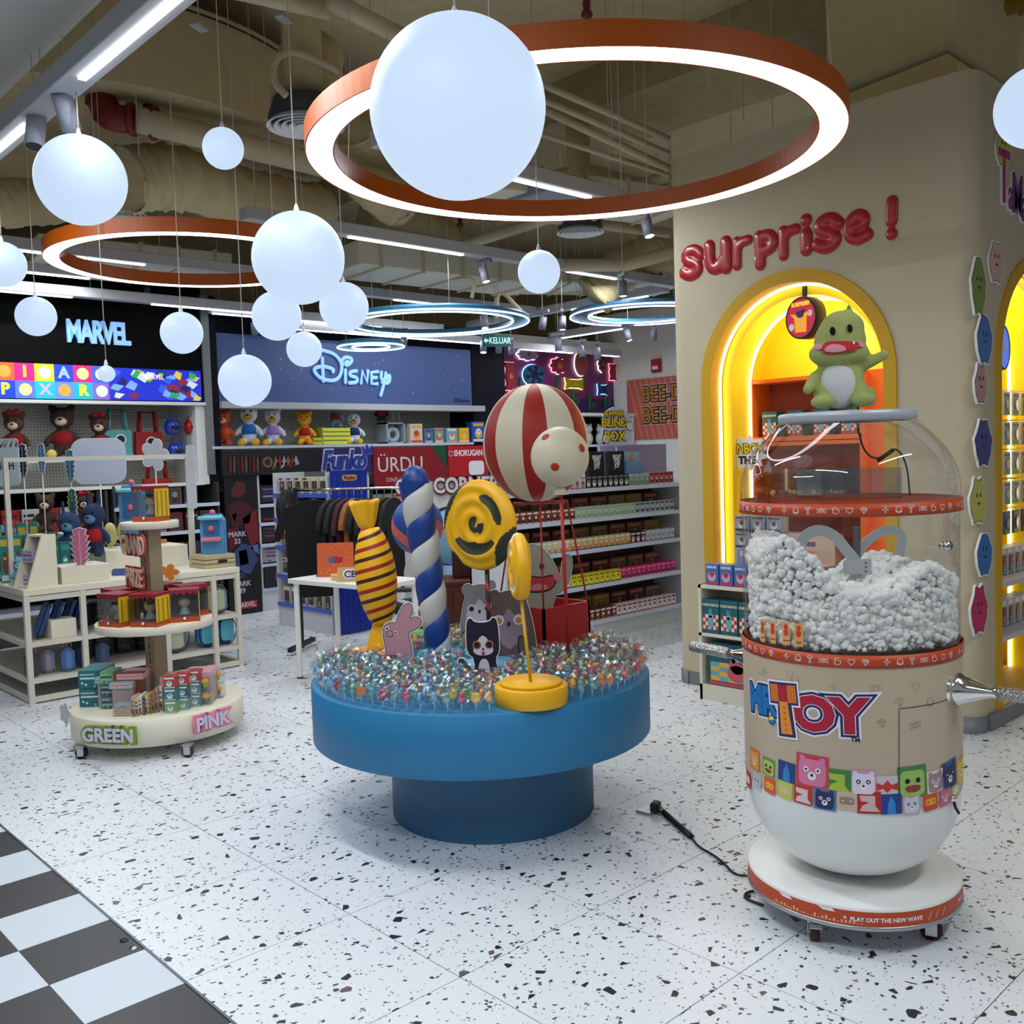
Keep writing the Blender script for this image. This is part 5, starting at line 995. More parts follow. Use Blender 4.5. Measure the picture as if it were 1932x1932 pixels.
# ================================================================ PRODUCT HELPERS
def addtext(mb, s, size, m, p, **k):
    me = tmesh(s, size, m, **k); mb.add([(v.co.x+p[0], v.co.y+p[1], v.co.z+p[2]) for v in me.vertices], [tuple(f.vertices) for f in me.polygons], m); return mb
def pm(c, e=0, r=.45): return mat(c, r, emit=e, name='print_%d_%d_%d' % c)
PCACHE = {}
def carton(w, d, h, body, acc, seed=0, style='mix', title=None, tcol=(240, 240, 235)):
    """printed box standing on z=0, front at -y: print is raised a hair off the card"""
    key = (w, d, h, body, tuple(acc), seed, style, title)
    if key in PCACHE: return PCACHE[key]
    r = random.Random(seed); q = MB(); q.box((0, 0, h/2), (w, d, h), pm(body), bev=min(w, d, h)*.02); y = -d/2; A = [pm(a) for a in acc]
    def rect(x0, x1, z0, z1, m, o=.0006): q.prism([(x0, z0), (x1, z0), (x1, z1), (x0, z1)], y-o, y-o*.2, m)
    if style == 'mix':
        rect(-w*.44, w*.44, h*.04, h*.16, A[0]); q.prism(circ(0, h*.42, min(w*.32, h*.24), 14, rz=h*.24), y-.001, y-.0002, A[1 % len(A)]); q.prism(circ(0, h*.52, min(w*.2, h*.16), 12), y-.0016, y-.0008, A[2 % len(A)]); rect(-w*.4, w*.4, h*.78, h*.92, A[-1])
        for s in (-1, 1): q.prism(circ(s*w*.08, h*.54, w*.035, 8), y-.0022, y-.0014, BLACK)
    elif style == 'window':
        q.prism(rrect(0, h*.46, w*.74, h*.62, w*.08), y-.0012, y-.0004, pm((70, 66, 62))); q.prism(circ(0, h*.55, w*.2, 14, rz=h*.15), y-.004, y-.001, A[0]); q.prism([(-w*.15, h*.18), (w*.15, h*.18), (w*.11, h*.42), (-w*.11, h*.42)], y-.004, y-.001, A[1 % len(A)]); rect(-w*.42, w*.1, h*.84, h*.95, A[2 % len(A)]); rect(-w*.4, w*.4, h*.03, h*.11, A[-1])
    elif style == 'rows':
        for i in range(3): rect(-w*.42, w*.42*r.uniform(.4, 1), h*(.72-.2*i), h*(.82-.2*i), A[i % len(A)])
        for i in range(4): q.prism(circ(r.uniform(-.35, .35)*w, r.uniform(.1, .35)*h, h*.07, 8), y-.001, y-.0002, A[(i+1) % len(A)])
    elif style == 'check':
        rect(-w*.48, w*.48, h*.02, h*.10, A[0])
        for i in range(6):
            for j in range(4):
                if (i+j) % 2: rect(-w*.45+w*.15*i, -w*.30+w*.15*i, h*(.12+.11*j), h*(.23+.11*j), A[1])
                else: rect(-w*.45+w*.15*i, -w*.30+w*.15*i, h*(.12+.11*j), h*(.23+.11*j), A[2])
        q.prism(circ(0, h*.34, w*.17, 14, rz=h*.2), y-.002, y-.0008, A[3]); q.prism(circ(0, h*.54, w*.13, 12), y-.002, y-.0008, A[3])
        for s in (-1, 1): q.prism(circ(s*w*.06, h*.66, w*.035, 8, rz=h*.09), y-.002, y-.0008, A[3])
    if title: addtext(q, title, min(h*.2, w*1.5/max(3, len(title))), pm(tcol), (0, y-.0025, h*.84), ext=.0006, off=.0006)
    me = q.mesh('box'); PCACHE[key] = me; return me
def put(me, name, label, cat, loc, rz=0, group=None): return tag(link(me, name, None, loc, rz), label, cat, group)
def pyrect(x0, y0, x1, y1, Y):
    xm, ym = (x0+x1)/2, (y0+y1)/2; a, b = fy(x0, ym, Y), fy(x1, ym, Y); c, d = fy(xm, y1, Y), fy(xm, y0, Y); return (a[0]+b[0])/2, c[2], b[0]-a[0], d[2]-c[2]
def plush(label, loc, h, fur, belly, shirt=None, feet=None, ears='round', rz=-.5, extra=None, cat='plush toy'):
    t = thing('plush_toy', label, cat, loc, rz); s = h; q = MB(); m = mat(fur, .9, name='plush_fur')
    q.sph((0, 0, .30*s), (.17*s, .15*s, .22*s), m, 12, 8); q.sph((0, -.01*s, .70*s), (.20*s, .18*s, .19*s), m, 14, 9)
    for e in (-1, 1):
        q.tube([(e*.12*s, 0, .44*s), (e*.24*s, -.06*s, .33*s), (e*.27*s, -.1*s, .22*s)], [.06*s, .055*s, .06*s], m, 8); q.tube([(e*.09*s, -.04*s, .12*s), (e*.15*s, -.25*s, .07*s)], [.09*s, .075*s], m, 8)
        if ears == 'round': q.sph((e*.16*s, 0, .87*s), (.08*s, .04*s, .08*s), m, 10, 6)
        elif ears == 'long': q.sph((e*.09*s, 0, .98*s), (.045*s, .03*s, .15*s), m, 8, 6)
        elif ears == 'flap': q.sph((e*.25*s, 0, .70*s), (.11*s, .03*s, .15*s), m, 10, 6)
    b = link(fuse(q, max(.012, s*.035), m, 3), 'body', t)
    q = MB(); mb_ = mat(belly, .9, name='plush_belly'); q.sph((0, -.15*s, .64*s), (.10*s, .07*s, .08*s), mb_, 10, 6); q.build('muzzle', t)
    q = MB(); q.sph((0, -.22*s, .67*s), (.03*s, .02*s, .022*s), BLACK, 8, 5); q.build('nose', t)
    for e in (-1, 1):
        q = MB(); q.sph((e*.07*s, -.175*s, .75*s), (.02*s, .012*s, .028*s), BLACK, 8, 5); q.build('eye', t)
        if feet: q = MB(); q.sph((e*.15*s, -.27*s, .08*s), (.085*s, .08*s, .085*s), mat(feet, .8, name='plush_foot'), 10, 6); q.build('foot', t)
    if shirt: q = MB(); q.sph((0, 0, .34*s), (.19*s, .17*s, .16*s), mat(shirt, .9, name='plush_shirt'), 14, 8); q.build('shirt', t)
    if extra == 'bow':
        q = MB(); mm = mat((180, 20, 34), .8, name='bow_red')
        for e in (-1, 1): q.sph((e*.07*s, -.06*s, .92*s), (.07*s, .04*s, .06*s), mm, 8, 6)
        q.sph((0, -.08*s, .92*s), .025*s, mm, 6, 4); q.build('bow', t)
    if extra == 'hat': q = MB(); q.cyl((0, 0, .86*s), .09*s, .14*s, mat((230, 190, 40), .7, name='hat_yellow'), 12, .02*s); q.build('hat', t)
    return t
# ================================================================ ROTATING PRIZE STAND (oval, on castors)
SX, SY, SPH = 2.31, 5.543, .797
CT = thing('display_stand', 'cream oval three-tier display stand on castors, GREEN and PINK signs', 'display stand', (SX, SY, 0))
def oval(name, a, b, z0, z1, m=CREAM, par=None): q = MB(); q.lathe([(0, z0), (.985, z0), (1, z0), (1, z1-.003), (.99, z1), (0, z1)], m, 72, sx=a, sy=b); o = q.build(name, par, (0, 0, 0), SPH); return o
oval('base_tray', .472, .478, .075, .222, par=CT); oval('middle_shelf', .325, .325, .655, .70, par=CT); oval('top_shelf', .162, .162, 1.235, 1.275, par=CT)
q = MB(); TAUPE = mat((150, 136, 112), .5, name='taupe_post'); q.box((0, 0, .73), (.085, .085, 1.03), TAUPE)
for k in range(22): q.box((-.0435, -.0, .28+k*.045), (.003, .004, .03), BLACK) if not (.62 < .28+k*.045 < .74) else None
q.build('post', CT, (0, 0, 0), .25)
for x, y, c in ((1.836-SX, 5.47-SY, BLACK), (2.218-SX+.03, 5.04-SY, DGREY), (.30, -.12, DGREY), (.1, .36, BLACK), (-.25, .3, DGREY)): caster(CT, x, y, .076, .032, c, .8, False)
for s_, px, py, c, w, rz in (('GREEN', 190, 1383, (126, 150, 40), .22, -1.0), ('PINK', 438, 1338, (226, 130, 160), .17, -.25)):
    p = dep(px, py, 5.15 if s_ == 'GREEN' else 5.3); a = math.atan2(p[1]-SY, p[0]-SX); pp_ = (.485*math.cos(a), .485*math.sin(a), .15 if s_ == 'GREEN' else .16); rz = a+PI/2
    sg = bpy.data.objects.new(s_.lower()+'_sign', None); COL.objects.link(sg); sg.parent = CT; sg.location = pp_; sg.rotation_euler = (0, 0, rz)
    me = tmesh(s_, .10, pm(c), ext=.008, off=.016); link(me, 'sign_border', sg); o = text(s_, .10, pm((206, 200, 226)), (0, -.013, 0), 0, sg, name='sign_letters', ext=.003, off=.003)
for s_, z in (('GRAND', 1.14), ('PRIZE', .95)):
    me = tmesh(s_, .145, pm((176, 60, 60)), ext=.004, off=.016, wid=.7); o = link(me, 'sign_border', CT, (-.10, -.0, z), -1.60); text(s_, .145, pm((226, 190, 170)), (-.108, -.0, z), -1.60, CT, name='sign_letters', ext=.003, off=.003, wid=.7)
# window boxes with small figures
def windowbox(label, loc, rz, group=None, hair=(150, 120, 40), w=.13, h=.17, name='figure_box'):
    t = thing(name, label, 'toy box', loc, rz, group); d = w*.9; R1_ = pm((140, 24, 34)); Y1 = pm((220, 180, 30)); O1 = pm((190, 74, 24))
    q = MB(); q.box((0, d/2-.002, h/2), (w, .004, h), pm((60, 40, 36))); q.box((0, 0, h-.008), (w, d, .016), R1_); q.box((0, 0, .014), (w, d, .028), O1)
    for k in range(5): q.prism([(-w/2+k*w/5, h-.016), (-w/2+(k+1)*w/5, h-.016), (-w/2+(k+.5)*w/5, h-.03)], -d/2-.001, -d/2+.001, R1_)
    q.build('carton', t)
    q = MB(); q.box((w/2-.002, 0, h/2), (.004, d, h-.03), Y1)
    for k in range(3): q.box((w/2+.0005, -d/2+.02+k*d/3.2, h/2), (.001, .012, h-.06), pm((150, 120, 20)))
    q.build('striped_side', t); q = MB(); q.box((0, -d/2, h/2), (w-.004, .001, h-.045), PVC); q.box((-w/2, 0, h/2), (.001, d-.004, h-.045), PVC); q.build('window', t)
    q = MB(); q.box((w*.3, -d/2-.002, h*.74), (.04, .002, .02), BLACK); q.build('label_tag', t); q = MB(); q.prism(circ(0, .022, .012, 14), -d/2-.004, -d/2-.001, BLACK); q.prism(circ(0, .022, .009, 12), -d/2-.005, -d/2-.002, LAV); q.build('round_seal', t)
    q = MB(); sc_ = w/.135; q.sph((0, 0, h*.58), (.028*sc_, .026*sc_, .027*sc_), mat((226, 190, 160), .6, name='doll_skin'), 12, 8); q.sph((0, .006, h*.63), (.032*sc_, .028*sc_, .025*sc_), mat(hair, .6, name='doll_hair'), 12, 8); q.cyl((0, 0, h*.2), .026*sc_, h*.24, mat((170, 190, 200), .6, name='doll_dress'), 12, .014); q.build('doll', t); return t
windowbox('red and yellow theatre-style figure box standing on the top shelf of oval stand', (SX+.01, SY-.01, 1.275), -1.0, w=.155, h=.205)
for k, (a, hair, rz, lab) in enumerate([(-3.0, (160, 50, 30), -1.2, 'left-hand'), (-2.05, (220, 190, 70), -.95, 'front middle'), (-1.08, (140, 40, 30), -.45, 'front right'), (-.1, (90, 60, 40), 0, 'right-hand rear'), (.9, (60, 50, 40), .3, 'far right rear'), (2.2, (70, 50, 40), -1.5, 'rear left')]):
    windowbox(lab+' red theatre-style figure box on the middle shelf of oval stand', (SX+.215*math.cos(a), SY+.215*math.sin(a), .70), rz, 'figure boxes on the middle shelf', hair, w=.168, h=.185)
# goods on the base tray
def world(px, py, z): return fz(px, py, z)
Z = .222
def sbx(px, py, w, d, h, body, acc, label, rz=-.72, z=Z, style='rows', seed=1, group=None, name='gift_box', cat='box', zp=None):
    p = fz(px, py, Z if zp is None else zp); ux, uy = math.cos(rz), math.sin(rz); return put(carton(w, d, h, body, acc, seed, style), name, label, cat, (p[0]-uy*d/2, p[1]+ux*d/2, z), rz, group)
T1, T2 = (30, 110, 116), (150, 190, 190)
for k in range(2): sbx(172, 1334, .13, .22, .105, T1, [T2, (210, 220, 220), T1], ['lower', 'upper'][k]+' teal zipped case in the left stack on oval stand', z=Z+.107*k, name='zipped_case', cat='case')
for k, c in enumerate([(90, 120, 120), (70, 100, 110), (110, 160, 110)]): sbx(204, 1338, .075, .14, .07, c, [T2, (40, 60, 60)], ['bottom', 'middle', 'top green'][k]+' small teal-grey box in the second left stack', z=Z+.072*k)
for k, (px, py, z, w, c, l) in enumerate([(205, 1290, .40, .16, (110, 170, 175), 'teal flat pack on top at the left rear'), (228, 1300, .38, .13, (170, 180, 180), 'pale grey flat pack behind the puzzle box'), (245, 1283, .42, .15, (214, 160, 168), 'pink flat pack left of the post'), (330, 1290, .40, .17, (206, 150, 158), 'pink flat pack right of the post'), (370, 1280, .41, .16, (216, 166, 172), 'pink flat pack farthest right')]):
    sbx(px, py, w, .17, .035, c, [(230, 200, 205), (200, 90, 100)], l, z=z-.035, zp=z-.035, name='flat_pack', cat='package')
    q = MB(); q.box((0, 0, 0), (w*.9, .15, z-.035-Z), pm((170, 150, 150))); p = fz(px, py, z-.035); tag(q.build('stock_box', None, (p[0]+.06, p[1]+.06, Z+(z-.035-Z)/2), -.72), 'plain stock box under the '+l, 'box')
sbx(240, 1336, .20, .04, .205, (120, 66, 44), [(190, 150, 110), (70, 40, 30), (170, 60, 50)], 'brown printed puzzle box standing behind the small blocks', style='mix')
for k in range(4): sbx(233, 1352, .115, .10, .012, (206, 186, 160), [(150, 130, 110)], ['lowest', 'second', 'third', 'top'][k]+' cream booklet in the small front stack', z=Z+.0125*k, name='booklet', cat='booklet')
sbx(234, 1352, .105, .09, .012, (130, 160, 190), [(230, 170, 60), (220, 200, 120)], 'blue and yellow card on top of the booklet stack', z=Z+.05, style='mix', name='card')
for k, (px, h, c) in enumerate([(253, .11, (190, 160, 140)), (260, .10, (206, 186, 150)), (266, .11, (226, 210, 190)), (272, .10, (70, 76, 110)), (278, .105, (216, 196, 120)), (284, .10, (150, 120, 96)), (291, .125, (170, 110, 90)), (298, .14, (176, 140, 110)), (306, .145, (206, 200, 196))]):
    sbx(px-1, 1353-k*1.2, .018, .11, h, c, [(120, 100, 90)], ['pale brown', 'sand', 'cream', 'navy', 'straw yellow', 'brown', 'reddish brown', 'tan', 'light grey'][k]+' notebook standing in the middle row on oval stand', name='notebook', cat='book', group='notebooks standing on the oval stand')
for col in range(3):
    for k in range(3):
        c = [[(120, 160, 100), (60, 110, 120), (170, 60, 56)], [(110, 150, 150), (50, 100, 110), (176, 56, 54)], [(100, 130, 140), (90, 130, 140), (170, 56, 60)]][col][k]
        sbx(322+col*23, 1346-col*6.5, .068, .068, .068, c, [T2, (220, 225, 225)], ['bottom', 'middle', 'top'][k]+' cube box in the '+['left', 'centre', 'right'][col]+' column of coloured cubes', z=Z+.069*k, name='cube_box', seed=col, style='mix')
for k in range(2):
    for j in range(2):
        p = fz(395+j*22, 1331-j*14, Z); t = thing('clear_cube', ['lower', 'upper'][k]+' clear cube with yellow toy, '+['front', 'rear']
            [j]+' one at the right of oval stand', 'toy box', (p[0], p[1]+.04, Z+.085*k), -.72); q = MB(); q.box((0, 0, .041), (.075, .075, .082), PVC); q.build('clear_case', t)
        q = MB(); q.sph((0, 0, .05), (.026, .026, .018), mat((240, 180, 30), .5, name='toy_yellow'), 8, 5); q.sph((0, 0, .03), (.018, .018, .02), mat((190, 190, 60), .5, name='toy_lime') if k else mat((90, 130, 150), .5, name='toy_blue'), 8, 5); q.build('toy', t)
# ================================================================ TWO-LEVEL DISPLAY TABLE
FRM = mat((214, 208, 194), .45, name='cream_metal'); TBL = thing('display_table', 'long cream framed display table with two shelves under its top', 'table', (0, 0, 0))
tx0, tx1, ty0, ty1 = 2.03, 3.62, 7.0, 8.4
q = MB(); q.box(((tx0+tx1)/2, (ty0+ty1)/2, .765), (tx1-tx0, ty1-ty0, .045), CREAM, bev=.004); q.build('tabletop', TBL)
for x, y in ((tx0, ty0), (tx1, ty0), (tx0, ty1), (tx1, ty1), (2.42, ty0), (3.02, ty0), (3.40, ty0)): q = MB(); q.box((x+(.02 if x == tx0 else -.02 if x == tx1 else 0), y+(.02 if y == ty0 else -.02), .37), (.036, .036, .745), FRM); q.build('leg', TBL)
for z in (.03, .72):
    for y in (ty0+.02, ty1-.02): q = MB(); q.box(((tx0+tx1)/2, y, z), (tx1-tx0-.04, .03, .036), FRM); q.build('rail', TBL)
    for x in (tx0+.02, tx1-.02): q = MB(); q.box((x, (ty0+ty1)/2, z), (.03, ty1-ty0-.04, .036), FRM); q.build('rail', TBL)
for z, nm in ((.155, 'shelf'), (.405, 'shelf')): q = MB(); q.box(((tx0+tx1)/2, (ty0+ty1)/2, z), (tx1-tx0-.01, ty1-ty0-.01, .03), FRM); q.build(nm, TBL)
RK = thing('overhead_rack', 'cream overhead rack frame standing on the display table', 'rack', (0, 0, .7875))
for x in (2.08, 3.42): q = MB(); q.box((x, 7.4, .45), (.032, .032, .9), FRM); q.build('post', RK)
q = MB(); q.box((2.75, 7.4, .885), (1.36, .03, .03), FRM); q.build('top_rail', RK)
def leafcut(label, px, py, D, w, h, c, rz=-.75, style='leaf', board=None):
    p = dep(px, py, D); t = thing('cutout_board', label, 'cutout', p, rz); q = MB(); m = pm(c)
    if style == 'leaf':
        P = [(0, -h/2)]; n = 7
        for s in (1, -1):
            for k in (range(n) if s == 1 else range(n-1, -1, -1)):
                a = k/n; wd = w/2*math.sin(PI*(.12+.8*a))**.7; P += [(s*wd, -h/2+h*(a+.10)), (s*wd*.55, -h/2+h*(a+.115))] if s == 1 else [(s*wd*.55, -h/2+h*(a+.115)), (s*wd, -h/2+h*(a+.10))]
            if s == 1: P.append((0, h/2))
        cutout(q, P, m, smooth=0, rim=.008, line=.002); q.prism([(-.0015, -h/2), (.0015, -h/2), (.0008, h/2*.9), (-.0008, h/2*.9)], -.003, -.001, LAV)
    elif style == 'flower': P = [(w/2*(.55+.45*abs(math.cos(2.5*a)))*math.cos(a), h/2*(.55+.45*abs(math.cos(2.5*a)))*math.sin(a)) for a in [2*PI*k/40 for k in range(40)]]; cutout(q, P, m, smooth=0, rim=.008, line=0.0005)
    else: P = rrect(0, 0, w, h, min(w, h)*.25); cutout(q, P, m, smooth=0, rim=.004, line=.0004)
    q.tube([(0, .004, -h/2+.02), (0, .004, (.7875-p[2] if p[2]-h/2 > .8 else -h/2-.02))], .005, FRM, 6)
    q.build('board', t); return t
leafcut('green monstera leaf cutout on the table rack', 137, 958, 7.6, .07, .29, (40, 110, 60)); leafcut('pink palm leaf cutout at the front of the display table', 151, 1035, 6.9, .135, .29, (196, 110, 140)); leafcut('navy leaf cutout hanging at upper left of the table rack', 43, 870, 7.8, .07, .27, (34, 44, 70)); leafcut('small blue leaf cutout under the rack rail', 78, 866, 7.7, .06, .24, (60, 120, 180), style='leaf'); leafcut('blue leaf cutout right of centre on the rack rail', 132, 880, 7.7, .075, .26, (60, 110, 150))
leafcut('white flower cutout on top of the rack rail', 292, 858, 7.9, .22, .26, (196, 200, 210), style='flower'); leafcut('orange hibiscus cutout behind the PRIZE sign', 318, 1080, 7.2, .16, .13, (224, 120, 30), style='flower'); leafcut('white flower cutout at the left end of oval stand', 122, 1346, 5.5, .09, .12, (190, 192, 196), style='flower', rz=-1.3); leafcut('tall white wavy cutout at the right rack post', 361, 900, 7.7, .06, .5, (200, 204, 212), style='x'); leafcut('slate-blue rounded cutout low behind GRAND sign', 235, 1085, 7.25, .19, .1, (70, 90, 150), style='x')
leafcut('large pale blue-grey rounded board on the rack', 187, 870, 8.2, .42, .38, (176, 186, 206), style='x', rz=-.3)
t = thing('printed_sign', 'white tropical-leaf sign with handwritten lettering at left edge', 'sign', dep(12, 872, 7.4), -.75); q = MB(); q.prism(rrect(0, 0, .19, .36, .03), 0, .012, pm((200, 214, 222)))
for k in range(9): a = k*.7; q.prism([(.02+.07*math.cos(a), .12), (.03+.07*math.cos(a), .11), (.05*math.cos(a)+.05, .17)], -.002, 0, pm([(224, 120, 40), (40, 110, 80), (40, 60, 110)][k % 3]))
q.build('board', t); text('StitcH', .085, BLACK, (-.02, -.002, -.03), 0, t, off=.001, ext=.001, wid=.75)
# table goods
def tbox(label, px, py, Y, w, d, h, m, rz=0, name='display_box', cat='box', z=.7875, bev=.003, top=1): p = fy(px, py, Y); q = MB(); q.box((0, 0, h/2), (w, d, h), m, bev=bev) if top == 1 else q.box((0, 0, h/2), (w, d, h), m, top=top); return tag(q.build(name, None, (p[0], Y, z), rz), label, cat)
tbox('low cream plinth box at the middle of the table', 148, 1080, 7.25, .33, .3, .12, CREAM); tbox('long cream riser box behind at the table right', 260, 1040, 7.75, .66, .4, .17, CREAM); tbox('cream cube riser at the back left of the table', 150, 1010, 8.1, .3, .25, .3, CREAM)
t = thing('tiered_stand', 'cream sloping two-tier counter stand at the front left of table', 'display stand', fy(70, 1090, 7.15)*[1, 1, 0]+[0, 0, .7875], -1.3)
q = MB(); q.prism([(-.10, 0), (.10, 0), (.06, .36), (-.02, .36)], .06, .075, CREAM, plane='yz') if False else q.prism([(-.13, 0), (.10, 0), (.10, .36), (.0, .36)], .07, .085, CREAM, plane='yz'); q.prism([(-.13, 0), (.10, 0), (.10, .36), (.0, .36)], -.085, -.07, CREAM, plane='yz'); q.build('side', t)
for z, d0 in ((.0, -.11), (.17, -.05), (.345, .0)): q = MB(); q.box((0, (d0+.1)/2, z+.006), (.14, .1-d0, .012), CREAM); q.build('tier', t)
q = MB(); q.box((0, .095, .18), (.14, .01, .35), mat((110, 90, 70), .6, name='brown_back')); q.build('back', t)
for k, z in enumerate((.012, .182)): p = fy(62, 1090, 7.12); put(carton(.12, .05, .07, (170, 150, 190), [(220, 210, 230), (120, 100, 150)], k, 'rows'), 'trinket_pack', ['lower', 'upper'][k]+' lilac trinket pack in the sloping counter stand', 'package', (p[0]+.0, 7.15, .7875+z), -1.3)
tealG = 'teal packs standing on the display table'
for k in range(9):
    x = 2.10+.085*(k % 5); y = 7.62+.16*(k//5); put(carton(.06, .05, .34 if k < 5 else .42, (24, 128, 118), [(190, 220, 214), (120, 60, 40), (200, 180, 60)], k % 3, 'mix'), 'tall_pack', 'tall teal pack with dotted print at the left of display table', 'package', (x, y, .7875), -.2, tealG)
for k in range(3): put(carton(.07, .06, .28, (20, 96, 100), [(220, 230, 230), (40, 140, 130)], 7, 'mix'), 'teal_box', 'dark teal carton right behind the sloping counter stand', 'package', (2.30+.075*k, 7.42, .7875), -.2, 'dark teal cartons on the display table')
rr_ = random.Random(11); JC = [(90, 150, 190), (60, 170, 160), (214, 110, 130), (120, 180, 200), (230, 200, 80), (60, 70, 110), (210, 120, 60)]; JN = ['sky-blue', 'turquoise', 'rose', 'pale aqua', 'yellow', 'navy', 'orange']
for k in range(54):
    x = rr_.uniform(2.08, 3.5); y = rr_.uniform(7.5, 8.3); j = k % 7; c = JC[j]; hh = rr_.uniform(.08, .2); z0 = .7875
    put(carton(.09, .07, round(hh, 2), c, [JC[(j+2) % 7], (230, 230, 230), JC[(j+3) % 7]], k % 4, ['mix', 'rows'][k % 2]), 'gift_pack', JN[j]+' gift pack among the goods on the display table', 'package', (x, y, z0), rr_.uniform(-.9, .2), JN[j]+' gift packs on the display table')
plush('navy plush toy with red-white ring collar sitting on the table', (2.72, 7.55, .92), .46, (34, 50, 86), (90, 130, 170), (170, 24, 34), ears='long', rz=-.8)
plush('dark blue plush toy behind the pink palm leaf', (2.52, 7.5, .90), .42, (40, 60, 100), (90, 140, 180), None, ears='long', rz=-.6); plush('small blue plush toy at the left end of the table', (2.12, 7.35, .7875), .22, (110, 160, 200), (200, 220, 235), None, ears='long', rz=-.6); plush('pale blue plush toy at the far left of the table', (2.2, 8.0, .7875), .45, (110, 150, 190), (210, 220, 235), None, ears='flap', rz=-.6)
t = thing('yellow_ears', 'pale yellow two-lobed soft pillow behind the navy plush toy', 'pillow', (3.0, 7.85, .96)); q = MB(); q.sph((-.05, 0, .10), (.055, .04, .10), mat((220, 206, 130), .9, name='pale_yellow'), 12, 8); q.sph((.06, 0, .11), (.055, .04, .10), mat((220, 206, 130), .9, name='pale_yellow'), 12, 8); q.build('pillow', t)
def toyhouse(label, loc, h, rz=-.7):
    t = thing('toy_playset', label, 'toy', loc, rz); b = mat((86, 150, 200), .35, name='toy_sky_blue'); q = MB(); q.prism([(-.09, 0), (.09, 0), (.09, h*.8), (.06, h*.95), (-.06, h*.95), (-.09, h*.8)], -.05, .06, b); q.build('shell', t)
    q = MB(); q.box((0, -.075, h*.88), (.19, .07, .03), mat((120, 200, 220), .35, name='awning_aqua'), bev=.01); q.build('awning', t); q = MB(); q.box((0, -.08, h*.36), (.15, .07, .03), mat((226, 120, 150), .4, name='tray_pink'), bev=.008); q.build('tray', t)
    q = MB(); q.sph((0, -.06, h*.62), .025, mat((230, 110, 140), .4, name='knob_pink'), 10, 6); q.sph((0, 0, h*.99), .025, mat((230, 110, 140), .4, name='knob_pink'), 10, 6); q.build('knob', t); q = MB(); q.prism(rrect(0, h*.62, .13, h*.36, .02), -.052, -.049, mat((60, 110, 160), .4, name='recess_blue')); q.build('recess', t); return t
toyhouse('tall light-blue toy vending machine left of the top-shelf box', (3.05, 7.62, .96), .52); toyhouse('light-blue toy vending machine on the slatted wooden crate', (3.52, 7.22, .89), .33)
t = thing('wooden_crate', 'pale slatted wooden crate at the right end of the display table', 'crate', (3.50, 7.22, .7875), 0); W_ = mat((196, 178, 140), .6, name='pale_wood', noise=.12)
for z in (.016, .050, .084):
    for y in (-.13, .13): q = MB(); q.box((0, y, z), (.26, .012, .028), W_); q.build('slat', t)
    for x in (-.124, .124): q = MB(); q.box((x, 0, z), (.012, .25, .028), W_); q.build('slat', t)
q = MB(); q.box((0, 0, .098), (.25, .25, .008), W_); q.build('lid', t); q = MB(); q.prism(rrect(.02, .05, .08, .022, .01), -.139, -.134, BLACK); q.build('hand_hole', t)
# lower shelves
for k in range(4):
    t = thing('suitcase', ['left', 'second', 'third', 'right'][k]+' blue rounded children\'s case leaning on the table\'s left middle shelf', 'suitcase', (2.16+.1*k, 7.22+.05*k, .42), -.3); q = MB(); q.mx = Matrix.Rotation(.35, 4, 'Y'); q.box((0, 0, .14), (.055, .26, .24), mat((54, 84, 150), .5, name='case_blue'), bev=.025); q.mx = None; q.build('shell', t); q = MB(); q.mx = Matrix.Rotation(.35, 4, 'Y'); q.box((0, 0, .14), (.01, .262, .245), BLACK, bev=.003); q.mx = None; q.build('zip', t)
tbox('cream riser box on the middle shelf beside the blue cases', 115, 1200, 7.12, .17, .15, .13, CREAM, z=.42)
for k in range(5):
    t = thing('lunch_bag', ['leftmost pink-lidded', 'second', 'pale blue', 'dark blue', 'rightmost dark blue'][k]+' rounded bag on the lowest table shelf at left', 'bag', (2.09+.12*k, 7.12+.05*(k % 2), .17), -.2); q = MB(); q.box((0, 0, .085), (.09, .12, .17), mat([(70, 70, 90), (150, 150, 170), (90, 130, 190), (60, 72, 110), (64, 80, 116)][k], .6, name='bag_cloth'), bev=.03); q.build('body', t); q = MB(); q.tube([(-.03, 0, .165), (-.025, 0, .2), (.025, 0, .2), (.03, 0, .165)], .006, mat((200, 130, 140) if k < 3 else (60, 60, 70), .6, name='bag_handle'), 6); q.build('handle', t)
for k, (x, z, c, l) in enumerate([(3.38, .17, (66, 130, 190), 'left blue and teal case on the lowest shelf at table right'), (3.54, .17, (70, 120, 190), 'right blue and teal case on the lowest shelf at table right'), (3.47, .42, (150, 170, 170), 'printed grey-blue backpack on the middle shelf at table right'), (2.72, .42, (190, 180, 190), 'printed pale backpack on the middle shelf behind the stand'), (3.12, .17, (150, 150, 190), 'printed lilac backpack on the lowest shelf behind the stand')]):
    t = thing('backpack', l, 'bag', (x, 7.16, z), 0); q = MB(); q.box((0, 0, .115), (.15 if k < 2 else .2, .12, .225), mat(c, .5, name='pack_cloth'), bev=.04); q.build('body', t); q = MB(); q.prism(rrect(0, .115, .11, .16, .03), -.064, -.058, mat((90, 180, 200) if k < 2 else (190, 200, 170), .5, name='pack_panel')); q.build('panel', t); q = MB(); q.tube([(0, -.05, .0)]+[(.105*math.cos(a)*(.72 if k < 2 else 1), -.0605, .115+.11*math.sin(a)) for a in [PI*2*i/16-PI/2 for i in range(17)]], .004, BLACK, 5); q.build('zip', t)
